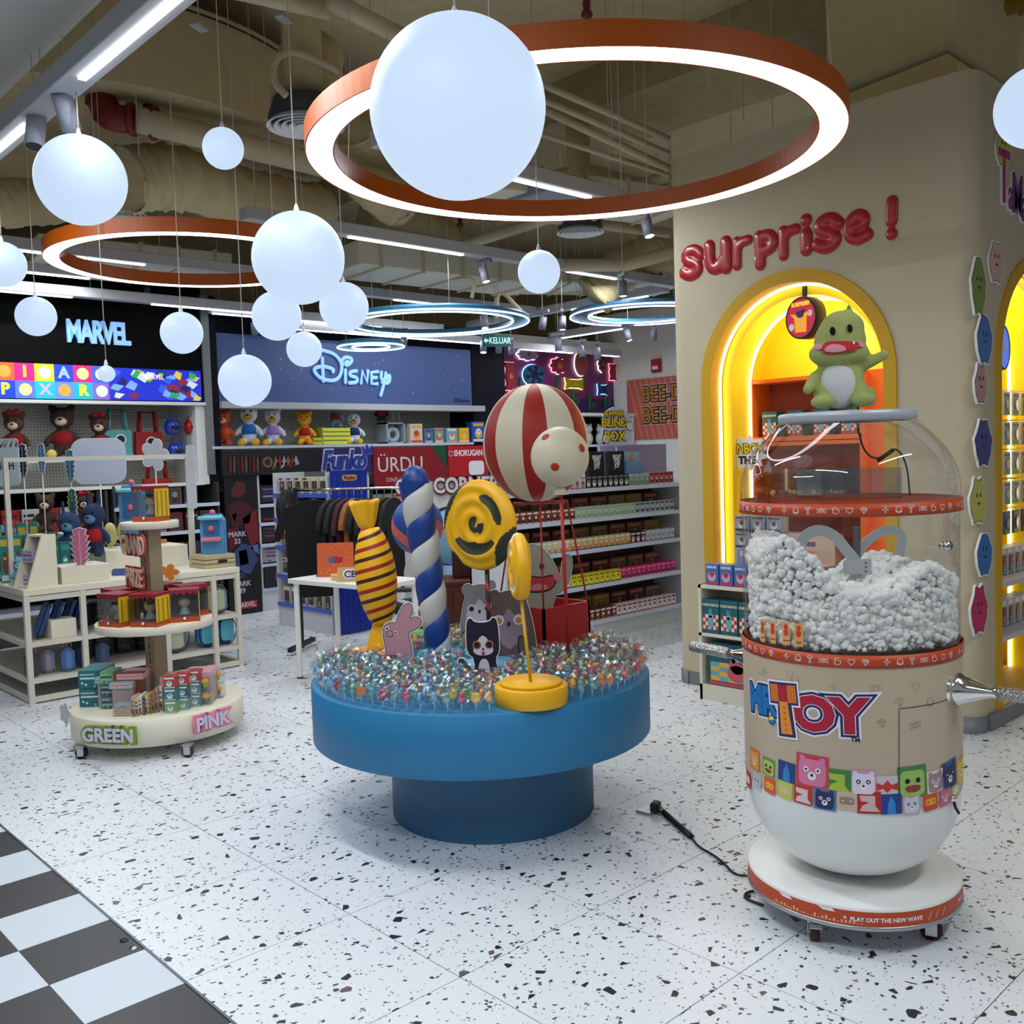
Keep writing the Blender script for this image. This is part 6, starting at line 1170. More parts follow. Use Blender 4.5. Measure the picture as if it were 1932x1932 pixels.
for k in range(8): put(carton(.13, .12, .16, (40, 40, 46), [(90, 80, 90), (60, 60, 80), (110, 100, 90)], k % 3, 'rows'), 'dark_carton', 'dark printed carton deep on a shelf of the display table', 'box', (2.55+.16*(k % 4), 7.5, .17 if k < 4 else .42), 0, 'dark cartons inside the display table')
# ================================================================ BACK WALL LEFT: SIGNS AND GOODS
GLOWB = mat((140, 190, 250), .5, emit=.65, name='lit_lettering')
t = thing('wall_lettering', 'lit pale blue block capitals MARVEL on the black wall', 'sign', (3.56, 9.49, 2.885)); text('MARVEL', .295, GLOWB, (0, 0, 0), 0, t, name='letters', off=.009, ext=.02, wid=.60, sp=.9)
t = thing('light_box_strip', 'lit strip of coloured letter squares P I X A R under the black wall', 'light box', (2.66, 9.47, 2.255))
cols = [(230, 90, 40), (214, 20, 120), (196, 220, 30), (30, 60, 190), (206, 30, 110), (60, 90, 190)]; cols2 = [(10, 60, 220), (80, 110, 200), (20, 170, 190), (90, 130, 210), (20, 160, 180), (120, 90, 180)]
for r_ in range(2):
    for k in range(6):
        w_ = .171; x = -.05+k*w_; z = .16*(1-r_); c = (cols, cols2)[r_][k]; q = MB(); q.prism([(x, z), (x+w_-.001, z), (x+w_-.001, z+.159), (x, z+.159)], -.01, .01, mat(c, .4, emit=.9, name='lit_square'))
        q.build('letter_square', t); s_ = {(0, 1): ('I', (240, 220, 40)), (0, 3): ('A', (140, 170, 230)), (1, 0): ('P', (230, 240, 60)), (1, 2): ('X', (170, 160, 220)), (1, 4): ('R', (220, 240, 50))}.get((r_, k))
        if s_: text(s_[0], .14, mat(s_[1], .4, emit=.9, name='lit_letter'), (x+w_/2, -.014, z+.08), 0, t, name='letter', off=.006, ext=.002)
        else: q = MB(); q.prism(circ(x+w_/2, z+.08, .055, 20), -.013, -.0105, mat([(240, 150, 60), (240, 240, 140), (200, 220, 240)][k % 3], .4, emit=.8, name='lit_disc')); q.build('disc', t)
t = thing('light_box_strip', 'lit blue comic-style strip with small MARVEL lettering', 'light box', (3.63, 9.47, 2.255)); q = MB(); q.box((.46, 0, .155), (.94, .02, .31), mat((24, 40, 190), .4, emit=.7, name='lit_blue')); q.build('panel', t); rs = random.Random(4)
q = MB()
for k in range(46):
    x, z = rs.uniform(.03, .9), rs.uniform(.02, .27); P = [(x+rs.uniform(.03, .08)*math.cos(a_), z+rs.uniform(.02, .06)*math.sin(a_)) for a_ in (.3, 1.9, 3.4, 5.0)]; c0 = (sum(p[0] for p in P)/4, sum(p[1] for p in P)/4); P.sort(key=lambda p: math.atan2(p[1]-c0[1], p[0]-c0[0])); P = [(min(max(a, .0), .92), min(max(b, .005), .3)) for a, b in P]
    q.prism(P, -.012-.0002*k, -.0105, mat(rs.choice([(40, 90, 230), (120, 160, 230), (200, 210, 240), (220, 190, 60), (130, 30, 60), (40, 160, 70), (20, 20, 90)]), .4, emit=.6, name='lit_patch'))
o = q.build('comic_print', t); o['kind'] = 'stuff'
text('MARVEL', .07, mat((220, 200, 220), .4, emit=.9, name='lit_title'), (.43, -.028, .23), 0, t, off=.001, ext=.002, wid=.8)
# blue sign panel with script lettering
PANB = bpy.data.materials.new('speckled_blue_panel'); PANB.use_nodes = True
def panb():
    nt = PANB.node_tree; N = nt.nodes; L = nt.links; b = N['Principled BSDF']; v = N.new('ShaderNodeTexVoronoi'); v.inputs['Scale'].default_value = 16; g = N.new('ShaderNodeNewGeometry'); L.new(g.outputs['Position'], v.inputs['Vector'])
    c = N.new('ShaderNodeMath'); c.operation = 'LESS_THAN'; c.inputs[1].default_value = .14; L.new(v.outputs['Distance'], c.inputs[0]); x = N.new('ShaderNodeMix'); x.data_type = 'RGBA'; x.inputs[6].default_value = (.05, .085, .24, 1); L.new(c.outputs[0], x.inputs[0])
    r = N.new('ShaderNodeMix'); r.data_type = 'RGBA'; r.inputs[6].default_value = (.03, .05, .15, 1); r.inputs[7].default_value = (.3, .38, .6, 1); s = N.new('ShaderNodeSeparateColor'); L.new(v.outputs['Color'], s.inputs[0]); k = N.new('ShaderNodeMath'); k.operation = 'GREATER_THAN'; k.inputs[1].default_value = .8; L.new(s.outputs[0], k.inputs[0]); L.new(k.outputs[0], r.inputs[0]); L.new(r.outputs[2], x.inputs[7])
    L.new(x.outputs[2], b.inputs['Base Color']); L.new(x.outputs[2], b.inputs['Emission Color']); b.inputs['Emission Strength'].default_value = .10; b.inputs['Roughness'].default_value = .5
panb()
t = thing('sign_panel', 'wide speckled blue sign panel with lit white script lettering', 'sign', (6.55, 9.58, 2.62)); q = MB(); q.box((0, 0, 0), (3.55, .05, .73), PANB); q.build('panel', t)
def dpx(x, y): p = fy(400+x*.26915, 560+y*.26915, 9.54); return (p[0]-6.55, p[2]-2.62)
DS = [[(770, 375), (860, 400), (910, 470), (900, 550), (860, 590), (790, 585), (740, 560), (705, 510), (740, 490), (800, 490), (850, 510), (845, 525)], [(770, 430), (772, 500), (778, 590)], [(910, 480), (905, 440), (940, 420), (980, 435), (970, 465), (935, 485), (930, 460), (950, 455)], [(932, 515), (932, 600)],
      [(1010, 520), (965, 525), (960, 555), (1015, 565), (1015, 600), (960, 605)], [(1042, 605), (1050, 520), (1085, 600), (1090, 520)], [(1160, 525), (1115, 530), (1115, 610), (1155, 610)], [(1115, 568), (1150, 566)], [(1185, 530), (1180, 580), (1215, 590), (1240, 540), (1245, 580), (1230, 610), (1190, 600)], [(1215, 535), (1205, 600), (1180, 690)]]
for k, st in enumerate(DS):
    P = [dpx(*p) for p in st]; q = MB(); P = curve(P, 2) if k not in (5, 6) else P; q.tube([(a, 0, b) for a, b in P], .022, GLOWB, 8)
    for v in (P[0], P[-1]): q.sph((v[0], 0, v[1]), .022, GLOWB, 8, 5)
    o = q.build('script_stroke', t, (0, -.05, 0)); o.scale = (1, .5, 1)
text('©Disney', .075, pm((16, 24, 60)), (1.6, -.032, -.29), 0, t, ext=.001)
# plush figures on the two upper bays
PH = 1.66
q = MB(); q.box((1.2, 9.72, 1.41), (6.7, .5, .03), WHITE); tag(q.build('wall_shelf'), 'white wall shelf behind the plush toys on the left bay', 'shelf')
plush('dark brown plush with red bow at the left edge of the upper bay', (2.83, 9.72, 1.72), .46, (84, 58, 46), (220, 196, 176), (150, 20, 30), extra='bow'); plush('tallest dark brown plush with red shorts on the upper left bay', (3.27, 9.75, 1.70), .56, (70, 48, 40), (222, 196, 176), (150, 18, 26), (220, 190, 90)); plush('second dark brown plush with red bow right of the tallest one', (3.60, 9.70, 1.70), .46, (76, 52, 42), (220, 196, 176), (150, 20, 30), extra='bow')
q = MB(); q.box((3.5, 9.75, 1.68), (2.1, .4, .02), WHITE); tag(q.build('wall_shelf'), 'white shelf board under the dark plush toys', 'shelf')
def tote(label, px, py, w, h, c, Y=9.7):
    p = fy(px, py, Y); t = thing('tote_bag', label, 'bag', (p[0], Y, p[2])); q = MB(); q.prism([(-w/2, -h/2), (w/2, -h/2), (w/2*.95, h/2), (-w/2*.95, h/2)], -.03, .03, mat(c, .7, name='bag_felt')); q.build('body', t)
    for y in (-.03, .03): q = MB(); q.tube([(-w*.32, y, h/2), (-w*.26, y, h/2+.2), (w*.26, y, h/2+.2), (w*.32, y, h/2)], .014, mat(c, .7, name='bag_felt'), 6); q.build('handle', t)
    q = MB(); q.prism(circ(.02, .03, w*.2, 18), -.034, -.031, pm((230, 230, 230))); q.prism(circ(.02, .03, w*.15, 18), -.037, -.033, BLACK); q.build('badge', t); return t
tote('teal felt tote bag hanging on the left bay', 222, 835, .27, .25, (84, 160, 160)); tote('red felt tote bag hanging right of the teal one', 280, 840, .28, .27, (150, 20, 24)); tote('red tote bag hanging low behind the oval stand\'s top box', 298, 930, .3, .3, (160, 24, 26))
def pail(label, px, py, c, Y=9.66, r=.09):
    p = fy(px, py, Y); t = thing('toy_pail', label, 'toy', (p[0], Y, p[2])); m = mat(c, .25, name='pail_plastic', coat=.5); q = MB()
    for k in range(7): a = k/7*2*PI; q.sph((.4*r*math.cos(a), .4*r*math.sin(a), 0), (r*.6, r*.6, r*.85), m, 10, 7)
    q.build('bucket', t); q = MB(); q.tube([(-r*.7, 0, r*.6), (-r*.5, 0, r*1.2), (r*.5, 0, r*1.2), (r*.7, 0, r*.6)], .006, m, 6); q.tube([(0, 0, r*1.2), (0, .38, r*1.2)], .004, STEEL, 5); q.build('handle', t); q = MB(); q.sph((0, -r*.85, -r*.05), (r*.5, .02, r*.3), BLACK, 10, 6); q.build('face_opening', t); return t
pail('upper shiny blue ribbed toy pail', 326, 806, (30, 60, 180)); pail('upper shiny red ribbed toy pail', 363, 806, (190, 30, 30)); pail('lower shiny blue ribbed toy pail', 333, 850, (30, 60, 170)); pail('lower shiny red ribbed toy pail', 370, 852, (190, 30, 30))
# blue bay shelf goods
q = MB(); q.box((6.45, 9.68, 1.775), (3.6, .44, .03), mat((200, 205, 220), .4, name='shelf_edge')); tag(q.build('wall_shelf'), 'white wall shelf under the blue sign panel', 'shelf')
for px, h, f, b, s, ft, e, ex, lab in [(428, .43, (190, 70, 50), (220, 190, 160), (206, 80, 30), None, 'round', None, 'orange-red plush at the left end of the blue-sign shelf'), (477, .50, (206, 214, 224), (214, 150, 40), (30, 100, 180), (224, 170, 40), 'round', 'x', 'white plush in a blue top with yellow feet'), (522, .46, (214, 214, 224), (214, 150, 40), (150, 120, 190), (224, 170, 40), 'round', 'bow', 'white plush in a lilac top with yellow feet'),
      (582, .42, (236, 160, 20), (240, 180, 60), (170, 20, 30), None, 'round', None, 'golden yellow plush with a red top'), (675, .42, (206, 212, 224), (214, 150, 40), (24, 40, 90), (224, 180, 30), 'none', None, 'white plush in navy with yellow feet right of the yellow crate')]:
    p = fy(px, 845, 9.6); plush(lab, (p[0], 9.66, 1.79), h, f, b, s, ft, e, -.6, ex)
def crate(label, px0, px1, h, c, Y=9.6, z=1.79, n=4):
    a, b = fy(px0, 830, Y)[0], fy(px1, 830, Y)[0]; w = b-a; t = thing('slatted_crate', label, 'crate', ((a+b)/2, Y+.1, z)); m = mat(c, .6, name='crate_paint')
    for k in range(n):
        for y in (-.1, .1): q = MB(); q.box((0, y, h*(k+.5)/n), (w, .01, h/n*.78), m); q.build('slat', t)
    for x in (-w/2+.01, w/2-.01): q = MB(); q.box((x, 0, h/2), (.012, .19, h), m); q.build('end_panel', t)
    return t
crate('lime yellow slatted crate carrying the grey plush', 609, 661, .20, (206, 214, 70)); crate('low yellow crate beside the lime one', 590, 610, .09, (190, 180, 50), n=2); p = fy(633, 800, 9.7); plush('grey plush with flap ears and yellow hat sitting on the lime crate', (p[0], 9.7, 1.99), .36, (120, 140, 165), (150, 165, 185), (130, 40, 40), None, 'flap', -.5, 'hat')
p = fy(745, 805, 9.6); t = thing('cube_shelf', 'grey open cube shelf with blue ring cushion inside', 'shelf', (p[0], 9.68, 1.79)); m = mat((150, 156, 164), .5, name='cube_grey')
for a in ((-.13, 0, .13, .02, .26), (.13, 0, .13, .02, .26), (0, 0, .25, .28, .02), (0, 0, .01, .28, .02)): q = MB(); q.box((a[0], 0, a[2]), (a[3], .2, a[4]), m); q.build('panel', t)
q = MB(); R_ = .075; q.tube([(R_*math.cos(k*PI/10), -.02, .11+R_*math.sin(k*PI/10)) for k in range(20)], .033, mat((150, 160, 180), .8, name='ring_cushion'), 10, closed=True); tag(q.build('ring_cushion', None, (p[0], 9.68, 1.79)), 'grey-blue ring cushion inside the cube shelf', 'cushion')
plush('small black plush with spotted red skirt on top of the cube shelf', (p[0]-.14, 9.68, 2.06), .30, (26, 20, 22), (60, 40, 40), (170, 20, 34), extra='bow'); 
for k in range(2): q = MB(); q.cyl((0, 0, 0), .025, .2, PVC, 14); q.cyl((0, 0, .2), .022, .02, BLACK, 14); tag(q.build('drinking_bottle', None, (p[0]+.02+.09*k, 9.66, 2.06)), ['left', 'right'][k]+' clear bottle standing on the cube shelf', 'bottle')
for k, (px, w, h, c, a, l) in enumerate([(783, .19, .24, (200, 190, 180), [(190, 60, 60), (226, 160, 60)], 'cream counter stand with red packs'), (806, .13, .18, (90, 110, 140), [(160, 180, 200), (60, 70, 100)], 'small blue-grey box'), (826, .14, .19, (120, 150, 150), [(220, 200, 140), (200, 90, 80)], 'grey-green party print box'), (850, .18, .19, (110, 160, 180), [(226, 140, 90), (220, 220, 190)], 'turquoise print box'), (873, .17, .19, (226, 160, 40), [(240, 200, 110), (240, 190, 60)], 'orange-yellow print box'), (900, .22, .27, (30, 80, 170), [(220, 224, 230), (220, 170, 60)], 'tall royal blue print box')]):
    p = fy(px, 845, 9.58); put(carton(w, .12, h, c, a, k, 'mix'), 'gift_box', l+' standing on the blue-sign shelf', 'box', (p[0], 9.60, 1.79))
# ================================================================ LOWER BACK WALL BAYS
SHW = mat((206, 208, 214), .45, name='shelf_white'); STRIP = mat((206, 214, 236), .4, name='price_strip')
def bay(name, label, x0, x1, Y, zs, depth=.4, top=None, back=BK, side=SHW, panel=SHW, kick=True, rz=0, loc=None, strip=STRIP):
    """open shelving: origin at its front left foot; shelves at heights zs"""
    w = x1-x0; t = thing(name, label, 'shelving', loc or (x0, Y, 0), rz); top = top or zs[-1]+.3
    q = MB(); q.box((w/2, depth-.01, top/2), (w, .02, top), back); q.build('back_panel', t)
    for x in (.012, w-.012): q = MB(); q.box((x, depth/2, top/2), (.024, depth, top), side); q.build('side_panel', t)
    for z in zs:
        q = MB(); q.box((w/2, depth/2, z-.01), (w-.03, depth-.02, .02), panel); s = q.build('shelf', t); q = MB(); q.box((w/2, -.004, z-.008), (w-.01, .012, .036), strip); q.build('price_strip', s)
    if kick: q = MB(); q.box((w/2, .03, (zs[0]-.03)/2), (w-.02, .04, zs[0]-.03), side); q.build('kick_board', t)
    return t
def row(meshf, name, label, cat, t0, x, y, z, n, step, group=None, rz=0):
    """n alike boxes along a shelf of a unit at t0=(loc, rz)"""
    (L, a) = t0; c, s = math.cos(a), math.sin(a)
    for k in range(n):
        X, Y_ = x+step*k, y; put(meshf(k), name, label, cat, (L[0]+X*c-Y_*s, L[1]+X*s+Y_*c, z), a+rz, group if n > 1 else None)
sbox('trim_8', 4.72, 5.92, 9.40, 9.5, 1.475, 1.745, mat((16, 15, 18), .5, name='black_header')); rs = random.Random(8)
t = thing('header_print', 'black header strip with dim red and bronze figures below the blue-sign shelf', 'poster', (4.74, 9.395, 1.48)); 
for k in range(9): q = MB(); x = .05+.045*k; q.prism(smoothpoly([(x, .02), (x+.03, .02), (x+.034, .16), (x+.02, .22), (x+.004, .16)]), -.003, 0, pm([(110, 20, 30), (90, 70, 50), (60, 14, 20)][k % 3])); q.build('figure_print', t)
for k in range(6): q = MB(); q.prism([(.55+.05*k, .05+.03*(k % 2)), (.64+.05*k, .1), (.60+.05*k, .2)], -.003, 0, pm([(120, 96, 70), (130, 30, 40), (150, 150, 160)][k % 3])); q.build('shard_print', t)
q = MB(); q.prism(circ(.5, .13, .06, 20), -.003, 0, pm((120, 90, 60))); q.prism(circ(.5, .13, .035, 20), -.004, -.001, pm((30, 24, 24))); q.build('disc_print', t)
def panel(label, x0, x1, z0, z1, Y, c, name='banner', th=.02, cat='banner', rz=0): t = thing(name, label, cat, ((x0+x1)/2, Y, z0)); q = MB(); q.box((0, 0, (z1-z0)/2), (x1-x0, th, z1-z0), pm(c)); q.build('board', t); return t
a = pyrect(568, 850, 706, 893, 9.4); t = panel('dark violet banner behind the blue and white script sign', 5.93, 6.62, 1.46, 1.745, 9.42, (44, 30, 90))
t = panel('dark red banner reading URDU ONE LEGEND with green corner', 6.62, 7.72, 1.28, 1.745, 9.40, (128, 10, 22)); q = MB(); q.prism([(.3, .465), (.55, .465), (.55, .20), (.42, .35)], -.0125, -.011, pm((20, 70, 40))); q.build('green_corner', t)
text('ÜRDU', .25, pm((206, 196, 200)), (-.16, -.012, .25), 0, t, ext=.002); text('ONE LEGEND', .075, pm((200, 190, 196)), (-.12, -.012, .075), 0, t, ext=.001, sp=1.2)
t = panel('red banner reading SHOKUGAN with round emblems', 7.76, 8.42, 1.36, 1.745, 9.40, (176, 12, 30)); text('SHOKUGAN', .105, pm((226, 214, 220)), (.0, -.012, .29), 0, t, ext=.002, off=.003, wid=.82)
for x in (-.29, .29): q = MB(); q.prism(circ(x, .29, .036, 18), -.013, -.011, pm((220, 190, 196))); q.prism(circ(x, .29, .028, 18), -.015, -.012, pm((176, 12, 30))); q.build('emblem', t)
q = MB(); q.prism(rrect(.13, .10, .26, .18, .05), -.013, -.011, pm((226, 224, 230))); q.build('white_bubble', t)
t = thing('script_sign', 'blue and white cut-out script sign Funko with crown', 'sign', (6.08, 9.2, 1.60)); 
for m_, o, y in ((pm((214, 218, 236)), .024, 0), (pm((36, 54, 140)), .010, -.012)): link(tmesh('Funko', .30, m_, ext=.006, off=o, shear=.25, wid=.78), 'letters', t, (0, y, 0)); q = MB(); q.prism(offset_poly([(.27, .06), (.25, .15), (.29, .11), (.31, .18), (.34, .12), (.38, .17), (.38, .08)], o*.6), y-.006, y+.006, m_); q.build('crown', t)
q = MB(); q.tube([(0, .02, 0), (0, .22, 0)], .01, WHITE, 6); q.build('mount', t)
# posters and narrow bays
t = panel('tall dark poster with red armour shapes, lettered MARK 33, MARK 39 and MARVEL', 4.74, 5.12, .02, 1.47, 9.44, (16, 12, 16), 'poster', .03, 'poster')
for P, c in [([(-.12, 1.30), (-.05, 1.40), (.04, 1.38), (.06, 1.28), (-.02, 1.22), (-.11, 1.24)], (90, 26, 34)), ([(-.17, 1.15), (.0, 1.2), (.12, 1.12), (.08, .95), (-.12, .92)], (70, 18, 26)), ([(-.12, 1.05), (-.06, 1.06), (-.09, .97)], (200, 214, 236)), ([(.0, 1.0), (.17, 1.1), (.18, .72), (.08, .70)], (120, 24, 34)), ([(-.17, .9), (-.05, .92), (-.08, .72), (-.17, .66)], (100, 16, 26)),
             ([(-.15, .62), (-.02, .74), (.1, .70), (.16, .55), (.06, .40), (-.12, .46)], (60, 72, 120)), ([(-.06, .66), (.03, .67), (.05, .52), (-.05, .50)], (24, 24, 34)), ([(.08, .68), (.16, .74), (.18, .6)], (90, 120, 180)), ([(-.16, .5), (-.05, .46), (.02, .38), (-.1, .36)], (44, 50, 84))]: q = MB(); q.prism(P, -.018, -.0155, pm(c)); q.build('armour_print', t)
for s_, x, z, sz in (('MARK\n33', -.07, .80, .075), ('MARK\n39', -.04, .27, .075)): text(s_, sz, pm((190, 180, 200)), (x, -.019, z), 0, t, off=.002, ext=.001)
q = MB(); q.prism([(-.12, .04), (.13, .04), (.13, .12), (-.12, .12)], -.018, -.0155, pm((170, 24, 40))); q.build('red_plate', t); text('MARVEL', .075, pm((220, 200, 210)), (0, -.021, .08), 0, t, off=.002, ext=.001, wid=.8)
bay('shelving_bay', 'white upright bay right of the tall dark poster', 5.13, 5.62, 9.44, [.24, .50, .72, .95, 1.15], .4, 1.47, BK, SHW)
t0 = ((5.13, 9.44, 0), 0)
for k, (z, c, a, st, l) in enumerate([(1.17, (40, 34, 60), [(110, 90, 150), (60, 50, 100), (150, 150, 170)], 'rows', 'dark violet carton on the top shelf of the narrow bay'), (.97, (26, 20, 26), [(150, 30, 34), (70, 60, 70)], 'mix', 'black and red carton on the second shelf of the narrow bay'), (.74, (40, 36, 40), [(90, 80, 90), (130, 30, 34)], 'rows', 'charcoal carton on the third shelf of the narrow bay'), (.52, (150, 160, 176), [(150, 40, 50), (110, 120, 140)], 'rows', 'grey carton with red mark on the fourth shelf of narrow bay')]): row(lambda k2: carton(.40, .2, .19, c, a, k, st), 'carton', l, 'box', t0, .245, .13, z, 1, .4)
t = thing('round_badge_panel', 'dark panel with a large ringed disc at the foot of the narrow bay', 'poster', (5.37, 9.43, .25)); q = MB(); q.box((0, 0, .115), (.42, .02, .23), pm((24, 26, 36))); q.build('board', t); q = MB(); q.prism(circ(0, .115, .10, 28), -.013, -.011, pm((110, 24, 36))); q.prism(circ(0, .115, .08, 28), -.014, -.012, pm((120, 126, 140))); q.prism(circ(0, .115, .055, 28), -.016, -.013, pm((30, 36, 60))); q.build('disc', t)
bay('shelving_bay', 'dark back-wall bay behind the clothes rail', 5.64, 6.58, 9.44, [.24, .55, .85, 1.15], .4, 1.45, BK, SHW); bay('shelving_bay', 'back-wall bay under the dark red banner with red price strips', 6.6, 7.72, 9.44, [.22, .48, .74, 1.0], .4, 1.27, BK, mat((40, 40, 44), .5, name='dark_upright'), strip=mat((196, 60, 70), .4, name='red_strip')); bay('shelving_bay', 'back-wall bay behind the white arch', 7.76, 8.42, 9.44, [.22, .5, .78, 1.06], .4, 1.34, BK, SHW)
CC = [((150, 150, 130), [(220, 170, 80), (60, 60, 60), (120, 160, 150)]), ((190, 170, 130), [(90, 60, 40), (220, 200, 160), (170, 60, 50)]), ((120, 140, 150), [(220, 220, 220), (40, 60, 90)]), ((170, 90, 80), [(230, 200, 190), (110, 40, 40)]), ((90, 90, 110), [(150, 150, 190), (220, 220, 230)]), ((200, 190, 180), [(150, 60, 60), (60, 90, 120)])]
CN = ['grey-green', 'tan', 'blue-grey', 'brick-red', 'slate', 'pale stone']
for bx, (xa, w_, zz, nm) in enumerate([(6.6, 1.12, (.22, .48, .74, 1.0), 'red-strip bay'), (7.76, .66, (.22, .5, .78, 1.06), 'bay behind the arch'), (5.64, .94, (.24, .55, .85, 1.15), 'dark bay behind the clothes rail')]):
    for r_, z in enumerate(zz):
        n = int((w_-.08)/.155)
        for k in range(n):
            j = (k//2+r_*2+bx) % 6; put(carton(.14, .12, .19, CC[j][0], CC[j][1], j, ['window', 'mix'][j % 2]), 'collectible_box', CN[j]+' collectible box on '+['the lowest', 'the second', 'the third', 'the top'][r_]+' shelf of the '+nm, 'box', (xa+.11+.155*k, 9.53, z), 0, CN[j]+' boxes, shelf %s of the %s' % ('one two three four'.split()[r_], nm))
# left dark bays behind the display table
bay('shelving_bay', 'dark back-wall bay behind the display table', 2.2, 3.55, 9.46, [.3, .65, 1.0], .5, 1.38, BK, DGREY); bay('shelving_bay', 'dark back-wall bay left of the tall poster', 3.6, 4.70, 9.46, [.3, .62, .93, 1.2], .5, 1.42, BK, DGREY)
for r_, z in enumerate((.3, .62, .93, 1.2)):
    for k in range(6 if r_ < 3 else 5):
        j = (k+r_*2) % 4; c = [(38, 30, 32), (96, 84, 70), (44, 44, 60), (120, 26, 30)][j]; put(carton(.15, .12, .2, c, [(150, 140, 130), (90, 20, 26), (70, 66, 80)], j, ['rows', 'window', 'mix', 'window'][j]), 'dark_pack', ['charcoal', 'bronze', 'navy-black', 'dark red'][j]+' pack on '+['the lowest', 'the second', 'the third', 'the top'][r_]+' shelf left of the tall poster', 'package', (3.72+.172*k, 9.56, z), 0, ['charcoal', 'bronze', 'navy-black', 'dark red'][j]+' packs on shelf %d left of the tall poster' % (r_+1))
for k in range(7): put(carton(.15, .12, .24, (206, 206, 206) if k % 2 else (170, 30, 34), [(40, 40, 44), (200, 60, 60), (90, 90, 96)], k % 2, 'rows'), 'dark_pack', ['red', 'white'][k % 2]+' pack on the top shelf behind the display table', 'package', (2.35+.17*k, 9.56, 1.0), 0, ['red', 'white'][k % 2]+' packs behind the display table')
plush('dark plush with brown hat peeking over the display table at left', (2.93, 9.3, 1.02), .40, (66, 46, 38), (220, 196, 176)); q = MB(); q.box((2.95, 9.3, 1.005), (1.0, .25, .02), DGREY); tag(q.build('wall_shelf'), 'dark low shelf behind the display table rack', 'shelf'); plush('dark plush with red bow peeking behind the rack middle', (3.28, 9.3, 1.02), .38, (66, 46, 38), (220, 196, 176), extra='bow')
# ================================================================ GONDOLA WITH FIGURE BOXES
G0 = (4.80, 8.52, 0)
bay('gondola', 'white gondola full of window-front figure boxes left of the desk', 0, .97, 0, [.22, .50, .78, 1.05, 1.29], .36, 1.50, mat((96, 98, 106), .5, name='grey_back'), SHW, rz=LR, loc=G0, strip=mat((70, 100, 196), .4, name='blue_strip'))
FBX = [((200, 196, 186), [(90, 70, 60), (150, 40, 40), (224, 214, 150), (60, 80, 170)]), ((196, 190, 190), [(140, 120, 90), (60, 60, 70), (90, 90, 100), (200, 196, 190)]), ((206, 200, 170), [(110, 60, 50), (170, 150, 110), (60, 60, 60), (50, 70, 150)])]
for r_, z in enumerate((.22, .50, .78, 1.05, 1.29)):
    for k in range(6): j = (k//2+r_) % 3; row(lambda q_: carton(.125, .1, .165, FBX[j][0], FBX[j][1], j, 'window'), 'figure_box', ['white', 'silver-grey', 'cream'][j]+' window-front figure box on '+['the lowest', 'the second', 'the middle', 'the fourth', 'the top'][r_]+' gondola shelf', 'toy box', (G0, LR), .12+.147*k, .08, z, 1, 1)
for o in [o for o in COL.objects if o.name.startswith('figure_box') and 'gondola' in str(o.get('label', ''))]: o['group'] = o['label'].replace('figure box', 'figure boxes')
t = thing('end_panel', 'royal blue gondola end panel with yellow tab', 'panel', (5.0, 7.50, 0)); q = MB(); q.box((0, 0, .76), (.38, .03, 1.5), pm((16, 44, 150))); q.build('board', t)
for k in range(6): q = MB(); q.box((-.16+.06*k, -.0155, .75), (.018, .001, 1.45), pm((22, 56, 176))); q.build('curtain_fold_print', t)
q = MB(); q.prism(rrect(0, 1.44, .16, .055, .025), -.018, -.0155, pm((226, 160, 40))); q.build('tab', t); text('Funko', .05, NVY, (0, -.02, 1.44), 0, t, ext=.001, off=.001, shear=.2); q = MB(); q.prism(circ(.10, 1.10, .05, 20), -.018, -.0155, pm((200, 196, 210))); q.prism(circ(.10, 1.10, .035, 20), -.02, -.017, pm((90, 90, 150))); q.build('round_emblem', t)
# ================================================================ CLOTHES RAIL
CRK = thing('clothes_rail', 'black and chrome clothes rail loaded with dark garments behind the desk', 'clothes rail', (4.55, 6.75, 0), -.95)
for x in (-.52, .52): 
    q = MB(); q.box((x, 0, .70), (.03, .03, 1.36), BLACK); q.build('post', CRK); q = MB(); q.box((x, 0, .05), (.04, .5, .035), BLACK); q.build('foot', CRK)
q = MB(); q.tube([(-.55, 0, 1.36), (.58, 0, 1.36)], .012, CHROME, 10); q.build('rail', CRK)
def garment(k, x, w, h, c, label, th=.05, rz=PI/2-.35):
    cc, ss = math.cos(-.95), math.sin(-.95); t = thing('hanging_garment', label, 'garment', (4.55+x*cc, 6.75+x*ss, 1.30), -.95+rz); m = mat(c, .9, name='cloth', noise=.15); q = MB()
    P = [(-.04, -.02), (-w/2, -.08), (-w/2-.09, -h*.42), (-w/2-.02, -h*.44), (-w/2+.03, -.22), (-w/2+.02, -h), (w/2-.02, -h), (w/2-.03, -.22), (w/2+.02, -h*.44), (w/2+.09, -h*.42), (w/2, -.08), (.04, -.02)]
    q.prism(smoothpoly(P, 1), -th/2, th/2, m); q.build('cloth', t); q = MB(); q.tube([(0, 0, -.03), (0, 0, .04), (.02, 0, .06), (.03, 0, .045)], .003, STEEL, 5); q.tube([(-w/2+.03, 0, -.075), (0, 0, -.02), (w/2-.03, 0, -.075)], .006, mat((150, 110, 60), .5, name='wood_hanger'), 6); q.build('hanger', t)
garment(0, -.36, .52, .84, (14, 13, 15), 'black T-shirt facing front at the left of the clothes rail', .04, .35)
